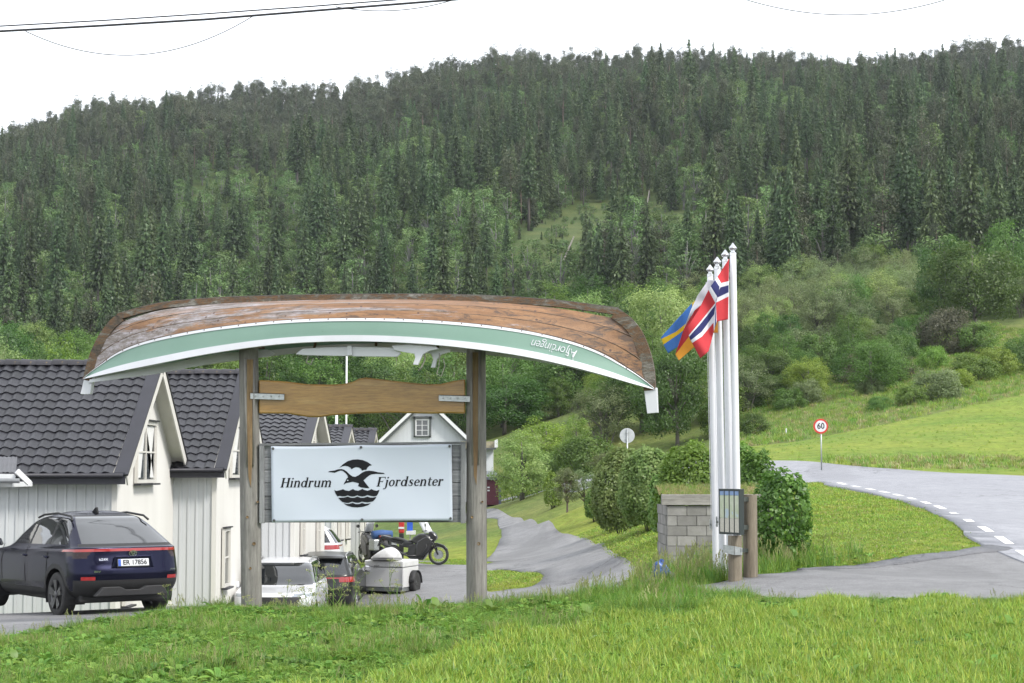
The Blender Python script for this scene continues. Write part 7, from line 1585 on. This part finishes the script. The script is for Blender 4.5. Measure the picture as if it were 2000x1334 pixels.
kind = np.where(ridge, rng.choice([5, 6, 7, 5, 6, 5, 6, 7, 2, 0, 8], len(gx)), np.where(bl_, rng.choice([8, 9, 10, 10, 8, 9, 4, 10, 1, 3], len(gx)), np.where((gy > 660) & (rng.random(len(gx)) < .45), rng.choice([5, 6, 7, 8], len(gx)), rng.choice([0, 1, 2, 3, 0, 1, 5, 6, 4, 8, 9, 8], len(gx)))))
kind = np.where((~ridge) & (gx < -40) & (gy > 600) & (rng.random(len(gx)) < .5), rng.choice([5, 6, 7], len(gx)), kind); kind = np.where(cl, rng.choice([4, 10], len(gx)), kind)
scl = rng.uniform(.55, 1.12, len(gx)) * (1 + .10 * nz); scl = np.where(cl, scl * .5, scl); scl = np.where((gy > 640) & (kind < 4), scl * .74, scl)
gx, gy, gz_, kind, scl = (a[keep] for a in (gx, gy, gz_, kind, scl)); u = u[keep]; v = v[keep]; rot = rng.uniform(0, 2 * PI, len(gx))
# the three hundred that show largest, each its own tree
hgt = np.array([18, 20, 15, 22, 9, 14, 16, 12, 10, 13, 7]); size = hgt[kind] * scl / gy
vis = (u > -20) & (u < 2020) & ((v < 560) | ((u > 150) & (u < 1280) & (v < 580)) | ((u < 180) & (v < 690)))
# hidden ones behind others lower on the slope are left to the mass: keep trees whose top clears the rows in front
o_ = np.argsort(-size * np.where(vis, 1, 0)); ind = np.zeros(len(gx), bool); ind[o_[:300]] = True
LBL = {0: ('spruce_tree', 'dark full spruce on the wooded hillside'), 1: ('spruce_tree', 'tall slender spruce on the wooded hillside'), 2: ('spruce_tree', 'bushy spruce branched to the ground on the wooded hillside'), 3: ('spruce_tree', 'tall spruce with a long bare stem on the wooded hillside'), 4: ('spruce_tree', 'small young spruce on the wooded hillside'), 5: ('pine_tree', 'tufted pine on the wooded hillside'), 6: ('pine_tree', 'tall spreading pine on the wooded hillside'), 7: ('pine_tree', 'short pine on the wooded hillside'), 8: ('birch_tree', 'rounded green birch on the wooded hillside'), 9: ('birch_tree', 'tall green birch on the wooded hillside'), 10: ('birch_tree', 'low broad birch on the wooded hillside')}
for i in np.where(ind)[0]:
    k = int(kind[i]); nm, lab = LBL[k]; r_ = thing(nm, lab, 'tree', (gx[i], gy[i], gz_[i] - .3), rot[i], lab.replace(' on the wooded hillside', '') + ', hillside'); r_.scale = (scl[i],) * 3
    link(bpy.data.objects.new('crown', KIND[k][0]), r_); link(bpy.data.objects.new('trunk', KIND[k][1]), r_)
m_ = ~ind; zr_ = np.zeros(m_.sum())
instances('forest', np.stack([gx[m_], gy[m_], gz_[m_] - .3], 1), np.stack([zr_, zr_, rot[m_]], 1), np.repeat(scl[m_][:, None], 3, 1), kind[m_], JN, 'dense dark conifer forest covering the hill up to the ridge', 'forest')
# fallen and standing dead stems in the clearing
rng = np.random.default_rng(9); cx0, cy0 = [], []
for pg in CLEAR[:2]:
    xs_ = [p_[0] for p_ in pg]; ys_ = [p_[1] for p_ in pg]
    for _ in range(420):
        a_, b_ = rng.uniform(min(xs_), max(xs_)), rng.uniform(min(ys_), max(ys_))
        if inpoly(np.array([a_]), np.array([b_]), pg)[0]: q = hit(a_, b_, 250); cx0.append((q.x + rng.normal(0, 2), q.y + rng.normal(0, 2)))
cx0 = np.array(cx0); N_ = len(cx0); z0 = terr(cx0[:, 0], cx0[:, 1]); zz_ = np.zeros(N_)
instances('clearing_scrub', np.stack([cx0[:, 0], cx0[:, 1], z0 - .2], 1), np.stack([zz_, zz_, rng.uniform(0, 6.28, N_)], 1), np.repeat(rng.uniform(.10, .34, N_)[:, None], 3, 1), rng.choice([8, 10, 10, 4], N_), JN, 'low scrub and saplings in the felled clearing on the hill', 'scrub')
M_DEAD = pm('bleached_deadwood', (.33, .31, .28), .9, (.24, .22, .2), 5)
for a, b, Y in (((1098, 514), (1121, 462), None), ((1412, 412), (1424, 372), None), ((1262, 410), (1268, 372), None)):
    q = hit(a[0], a[1], 250); t = P(b[0], b[1], q.y); mb = MB(); mb.tube([q, t], [.28, .12], 6); tag(part('dead_trunk', mb, M_DEAD, None, loc=(q.x, q.y, q.z)), 'bleached bare dead trunk standing in the hillside clearing', 'dead tree', 'dead trunks in the clearing')
# ------------------------------------------------------------------ grasses and weeds
M_GR = leafm('grass_blade', (0.13, 0.235, 0.026), (0.33, 0.43, 0.07), .45, .28, .03); M_GRD = leafm('grass_dry', (0.320, 0.275, 0.100), (0.320, 0.320, 0.163), .3, .2, .01); M_GRL = leafm('grass_long', (0.085, 0.185, 0.025), (0.23, 0.36, 0.055), .45, .28, .03); M_WEED = leafm('weed_leaf', (0.095, 0.205, 0.03), (0.20, 0.33, 0.06), .35, .2, .02); M_SEED = leafm('seed_head', (0.19, 0.21, 0.075), (0.30, 0.31, 0.13), .3, .15, .01)
def tuft(seed, nb, hmin, hmax, spread, width, mat, lean=.5, seedy=0):
    rng = np.random.default_rng(seed); V = []; Q = []; T_ = []; MI = []
    for b in range(nb):
        a = rng.uniform(0, 2 * PI); h = rng.uniform(hmin, hmax); r0 = spread * math.sqrt(rng.random()); base_ = np.array([r0 * math.cos(a * 3.1), r0 * math.sin(a * 3.1), -.02]); d = np.array([math.cos(a), math.sin(a), 0]); s = np.array([-d[1], d[0], 0]); ln = lean * rng.uniform(.15, 1.0); k = len(V); t_ = rng.random(); w_ = width * rng.uniform(.6, 1.2)
        for f, wf in ((0, .8), (.35, 1), (.7, .7), (1, .08)):
            c = base_ + d * h * ln * f ** 2 + np.array([0, 0, h * f * (1 - .35 * ln * f)]); V += [c - s * w_ * wf / 2, c + s * w_ * wf / 2]; T_ += [t_, t_]
        Q += [(k, k + 1, k + 3, k + 2), (k + 2, k + 3, k + 5, k + 4), (k + 4, k + 5, k + 7, k + 6)]; MI += [0, 0, 0]
        if seedy and rng.random() < seedy:
            for q in range(5):
                c2 = c + np.array([rng.normal(0, .012), rng.normal(0, .012), -.03 * q + .02]); k = len(V); V += [c2 + np.array([-.008, 0, -.02]), c2 + np.array([.008, 0, -.02]), c2 + np.array([.008, .004, .02]), c2 + np.array([-.008, .004, .02])]; T_ += [t_] * 4; Q.append((k, k + 1, k + 2, k + 3)); MI.append(1)
    return raw_mesh('tuft', np.array(V), np.array(Q), np.array(T_), [mat, M_SEED], MI)
def rosette(seed, nl, ln, wd, mat, up=.7):
    """broad leaved weed: each leaf a folded strip"""
    rng = np.random.default_rng(seed); V = []; Q = []; T_ = []
    for b in range(nl):
        a = 2 * PI * b / nl + rng.uniform(-.4, .4); d = np.array([math.cos(a), math.sin(a), 0]); s = np.array([-d[1], d[0], 0]); L = ln * rng.uniform(.6, 1.15); e = up * rng.uniform(.5, 1.2); t_ = rng.random(); k = len(V)
        for f, wf in ((0, .15), (.25, .75), (.5, 1), (.75, .8), (1, .1)):
            c = d * L * f * math.cos(e) + np.array([0, 0, L * (math.sin(e) * f - .45 * f * f)]); V += [c - s * wd * wf / 2 + np.array([0, 0, .012 * wf]), c, c + s * wd * wf / 2 + np.array([0, 0, .012 * wf])]; T_ += [t_, t_ * .8, t_]
        for j in range(4): Q += [(k + 3 * j, k + 3 * j + 1, k + 3 * j + 4, k + 3 * j + 3), (k + 3 * j + 1, k + 3 * j + 2, k + 3 * j + 5, k + 3 * j + 4)]
    return raw_mesh('rosette', np.array(V), np.array(Q), np.array(T_), [mat])
GP = [tuft(1, 14, .09, .18, .10, .012, M_GR, .8), tuft(2, 14, .07, .15, .10, .013, M_GR, .9), tuft(3, 12, .12, .22, .09, .010, M_GR, .7), tuft(4, 10, .06, .14, .10, .008, M_GRD, .9),
      tuft(5, 12, .26, .48, .09, .0085, M_GRL, .8, .0), tuft(6, 12, .22, .42, .10, .010, M_GRL, .9, .0), tuft(7, 10, .32, .58, .08, .009, M_GRL, .6, .06), tuft(8, 10, .24, .40, .10, .0075, M_GRD, .7, .1),
      rosette(9, 8, .14, .045, M_WEED, .5), rosette(10, 7, .20, .055, M_WEED, .8), rosette(11, 9, .10, .05, M_WEED, .9), rosette(12, 6, .17, .028, leafm('pale_leaf', (.26, .34, .16), (.38, .44, .26), .3, .2, .02), .7), rosette(13, 10, .15, .06, leafm('dark_weed', (.05, .13, .022), (.10, .2, .035), .35, .25, .02), 1.0)]
rng = np.random.default_rng(21)
def field(n, x0, x1, y0, y1): return rng.uniform(x0, x1, n), rng.uniform(y0, y1, n)
gx, gy = field(260000, -13, 13, 11.5, 28.5); ok = (np.abs(gx) < .285 * gy + 3.2) & ~paved(gx, gy); gx, gy = gx[ok], gy[ok]; gz_ = terr(gx, gy); u, v = proj(gx, gy, gz_)
# tall unmown strip along the crest, mown grass on the near right
edge = np.interp(u, [-100, 0, 300, 600, 800, 900, 1000, 1150, 1300, 1500, 2100], [1420, 1420, 1400, 1360, 1330, 1270, 1248, 1225, 1205, 1190, 1182]); tall = v < edge + 12 * np.sin(u * .03)
pr_ = rng.random(len(gx)); lawn_kind = rng.choice([0, 1, 2, 0, 1, 2, 2, 0, 1, 2, 0, 3, 8, 10, 9], len(gx)); patch = np.sin(gx * 2.1 + 1) * np.sin(gy * 1.7) + .5 * np.sin(gx * .9 - gy * 1.3)
tall_kind = np.where(patch > .3, rng.choice([4, 5, 6, 9, 5, 4, 4, 5, 4, 5, 10, 7], len(gx)), rng.choice([4, 5, 4, 9, 9, 10, 8, 5], len(gx)))
weedy = (np.sin(gx * 3.3 + 2 * np.sin(gy * 1.9)) * np.sin(gy * 2.7 + gx) > .35) & (rng.random(len(gx)) < .5); tall_kind = np.where(weedy, rng.choice([9, 12, 12, 10, 8], len(gx)), tall_kind); lawn_kind = np.where(weedy & (rng.random(len(gx)) < .45), rng.choice([8, 12, 10, 9], len(gx)), lawn_kind); lawn_kind = np.where(rng.random(len(gx)) < .012, 11, lawn_kind)
kind = np.where(tall, tall_kind, lawn_kind); keep = np.where(tall, pr_ < .55, pr_ < .62); scl = rng.uniform(.65, 1.25, len(gx)) * np.where(tall, .42 + .15 * patch, 1.0); scl = np.where(tall & (u < 420), scl * .75, scl); scl = np.where(tall & (u > 1480), scl * .7, scl)
bare_ = (u > 440) & (u < 1120); scl = np.where(tall & bare_, scl * .72, scl)
scl = np.where(tall & (kind >= 8), scl * 2.3, scl); scl = np.where(tall & (u > 1150) & (u < 1470) & (kind < 8), scl * 1.25, scl); k_ = keep; N_ = k_.sum()
instances('grass', np.stack([gx, gy, gz_], 1)[k_], np.stack([rng.normal(0, .12, N_), rng.normal(0, .12, N_), rng.uniform(0, 6.28, N_)], 1), np.repeat(np.clip(scl[k_], .25, 1.6)[:, None], 3, 1), kind[k_], GP, 'rough green grass and weeds of the roadside bank', 'grass')
# short lawn beyond the drive
LP_ = [tuft(31, 16, .03, .07, .14, .012, M_GR, .9), tuft(32, 16, .03, .08, .14, .012, M_GR, .9), tuft(33, 14, .05, .10, .13, .012, M_GRL, .9), tuft(34, 14, .03, .07, .13, .012, M_GRD, .9)]
gx, gy = field(90000, -6, 14, 27, 75); pr_ = rng.random(len(gx)); ok = (np.abs(gx) < .285 * gy + 1) & ~paved(gx, gy) & (pr_ < np.clip(34 / gy, .2, 1) ** 1.2); ok &= ~((gx < -4.2) & (gy > 33)) & ~inpoly(gx, gy, [(wx0 - .1, YW - .1), (wx1 + .1, YW - .1), (wx1 + .1, YW + 2.4), (wx0 - .1, YW + 2.4)]); gx, gy = gx[ok], gy[ok]; gz_ = terr(gx, gy); N_ = len(gx); sc_ = rng.uniform(.7, 1.5, N_) * np.clip(gy / 40, .8, 1.3)
instances('lawn_grass', np.stack([gx, gy, gz_], 1), np.stack([rng.normal(0, .1, N_), rng.normal(0, .1, N_), rng.uniform(0, 6.28, N_)], 1), np.stack([sc_, sc_, sc_ * .6], 1), rng.choice([0, 1, 0, 1, 2, 3], N_), LP_, 'short mown lawn grass beyond the drive', 'grass')
# long grass round poles, posts, wall foot and bush
pts = []
for (u0, v0, n, s) in ((1395, 1140, 60, .35), (1420, 1136, 60, .35), (1450, 1134, 70, .3), (1475, 1132, 60, .35), (1360, 1130, 260, .7), (1330, 1120, 200, .7), (1500, 1105, 260, .8), (1540, 1085, 220, .9), (1345, 1090, 150, .5), (1345, 1140, 120, .4)):
    q = hit(u0, v0); pts += [(q.x + rng.normal(0, s), q.y + rng.normal(0, s * 1.2)) for _ in range(n)]
pts = np.array(pts); pts = pts[~paved(pts[:, 0], pts[:, 1])]; z_ = terr(pts[:, 0], pts[:, 1]); N_ = len(pts)
instances('long_grass', np.stack([pts[:, 0], pts[:, 1], z_], 1), np.stack([rng.normal(0, .12, N_), rng.normal(0, .12, N_), rng.uniform(0, 6.28, N_)], 1), np.repeat(rng.uniform(.5, 1.0, N_)[:, None], 3, 1), rng.choice([4, 5, 6, 9], N_), GP, 'long grass round the flagpole feet and the shelter', 'grass')
# dry grass on the turf of the shelter
N_ = 1500; tx = rng.uniform(wx0 - .08, wx1 + .08, N_); ty = rng.uniform(YW - .02, YW + 2.2, N_); tzz = P(1303, 966, YW).z - .03 + .16 * sstep(0, 1, (ty - YW) / 2.4)
instances('turf_grass', np.stack([tx, ty, tzz], 1), np.stack([rng.normal(0, .1, N_), rng.normal(0, .1, N_), rng.uniform(0, 6.28, N_)], 1), np.repeat(rng.uniform(.22, .45, N_)[:, None], 3, 1), rng.choice([7, 7, 4, 5, 3, 10, 2], N_), GP, 'dry pale grass growing on the shelter turf', 'grass')
# meadow edge and rough bank: tall coarse tufts
RP = [tuft(41, 18, .25, .6, .35, .035, M_GRL, .7), tuft(42, 18, .2, .5, .35, .035, M_GR, .8), tuft(43, 14, .2, .45, .3, .05, M_GRD, .8)]
gx, gy = field(26000, 2, 60, 76, 230); gz_ = terr(gx, gy); u, v = proj(gx, gy, gz_); md = inpoly(u, v, [(1440, 875), (1560, 862), (1760, 822), (2010, 768), (2300, 700), (2300, 960), (1560, 925)]) & (gy < 145); ok = (u > 1430) & (u < 2060) & ~paved(gx, gy) & (~md | (rng.random(len(gx)) < .3)); gx, gy, gz_, md = gx[ok], gy[ok], gz_[ok], md[ok]; N_ = len(gx)
sc_ = rng.uniform(.6, 1.3, N_) * np.where(md, .25, .75)
instances('meadow_grass', np.stack([gx, gy, gz_], 1), np.stack([rng.normal(0, .1, N_), rng.normal(0, .1, N_), rng.uniform(0, 6.28, N_)], 1), np.repeat(sc_[:, None], 3, 1), np.where(md, rng.choice([1, 1, 1, 0], N_), rng.choice([0, 1, 0, 2], N_)), RP, 'coarse meadow grass above the road', 'grass')
pts = np.array([(lambda q: (q.x, q.y))(hit(rng.uniform(1610, 2040), rng.uniform(893, 917), 60)) for _ in range(500)]); pts = pts[~paved(pts[:, 0], pts[:, 1])]; N_ = len(pts)
instances('verge_grass', np.stack([pts[:, 0], pts[:, 1], terr(pts[:, 0], pts[:, 1])], 1), np.stack([rng.normal(0, .1, N_), rng.normal(0, .1, N_), rng.uniform(0, 6.28, N_)], 1), np.repeat(rng.uniform(.3, .8, N_)[:, None], 3, 1), rng.choice([2, 1, 0, 2], N_), RP, 'straw coloured dry grass on the verge beyond the road', 'grass')
# single weeds standing up from the bank
def umbel(seed, h):
    """dry cow parsley: forked stems with flat seed heads"""
    rr = np.random.default_rng(seed); mb = MB(); heads = []
    mb.tube([(0, 0, -.03), (rr.normal(0, .02), rr.normal(0, .02), h * .5), (rr.normal(0, .05), rr.normal(0, .05), h)], [.005, .004, .003], 5); heads.append(Vector(mb.v[-1]))
    for k in range(5):
        a = rr.uniform(0, 6.28); z = h * rr.uniform(.4, .8); L = h * rr.uniform(.2, .36); e = Vector((L * .6 * math.cos(a), L * .6 * math.sin(a), z + L * .75)); mb.tube([(0, 0, z), (e.x * .4, e.y * .4, z + L * .3), e], [.0035, .003, .002], 4); heads.append(e)
    C = []
    for hd in heads:
        for k in range(26): C.append((hd.x + rr.normal(0, .035), hd.y + rr.normal(0, .035), hd.z + rr.normal(.01, .012)))
    C = np.array(C); n = len(C); me = leaf_mesh('seed_heads', C, rdir(rr, n) + np.array([0, 0, 1]), rdir(rr, n), .022, .016, rr.random(n), M_SEED)
    return mb.mesh('stem', M_WEED, fix=False), me
def giveT(me):
    a = me.attributes.new('tint', 'FLOAT', 'POINT'); a.data.foreach_set('value', np.full(len(me.vertices), .4, np.float32)); return me
UMB = [umbel(60 + i, h) for i, h in enumerate((.75, .6, .9))]
for s_, h_ in UMB: giveT(s_)
def ground_near(u_, v_):
    return hit(u_, v_, 12)
for i, (u_, v_) in enumerate(((560, 1215), (585, 1222), (615, 1218), (640, 1226), (662, 1212), (690, 1220), (705, 1205), (735, 1222), (760, 1212), (775, 1206), (545, 1228), (330, 1235), (345, 1228), (600, 1238), (655, 1242), (720, 1240), (480, 1226))):
    q = ground_near(u_, v_); s_, h_ = UMB[i % 3]; r_ = thing('cow_parsley', 'gone over cow parsley with brown seed heads on the bank below the banner', 'weed', (q.x, q.y, q.z), i * 1.7, 'seeding cow parsley on the bank'); r_.scale = (random.uniform(.5, .8),) * 3
    link(bpy.data.objects.new('stem', s_), r_); link(bpy.data.objects.new('seed_heads', h_), r_)['kind'] = 'stuff'
DOCK = [rosette(71 + i, 8, .42, .12, M_WEED, 1.15) for i in range(3)]
for i, (u_, v_) in enumerate(((808, 1190), (828, 1196), (800, 1205), (855, 1200), (215, 1268), (205, 1262), (30, 1300), (90, 1300), (280, 1290), (1150, 1215), (1195, 1228), (1225, 1240), (960, 1200), (1340, 1290), (1730, 1290), (1410, 1320), (460, 1300), (640, 1310), (1980, 1240), (880, 1245), (1100, 1300), (1560, 1225), (350, 1315), (745, 1270))):
    q = ground_near(u_, v_); o = bpy.data.objects.new('broadleaf_weed', DOCK[i % 3]); o.location = q; o.rotation_euler = (0, 0, i * 2.1); o.scale = (random.uniform(.6, 1.0),) * 3 if v_ < 1260 else (random.uniform(.5, .75),) * 3; link(o); tag(o, 'broad leaved dock plant standing out of the roadside grass', 'weed', 'dock plants in the grass')
# ------------------------------------------------------------------ the air over the valley
m = bpy.data.materials.new('valley_air'); m.use_nodes = True; n = m.node_tree.nodes; n.clear(); o = n.new('ShaderNodeOutputMaterial'); pv = n.new('ShaderNodeVolumePrincipled')
pv.inputs['Color'].default_value = (.86, .93, 1, 1); pv.inputs['Density'].default_value = .00008; pv.inputs['Anisotropy'].default_value = .2; m.node_tree.links.new(pv.outputs[0], o.inputs['Volume'])
lo = float(GZ.min()) - 1.2; hb_ = MB(); hb_.box((0, 780, (lo + 245) / 2), (2200, 1640, 245 - lo)); hz_ = part('haze', hb_, m); hz_['kind'] = 'stuff'
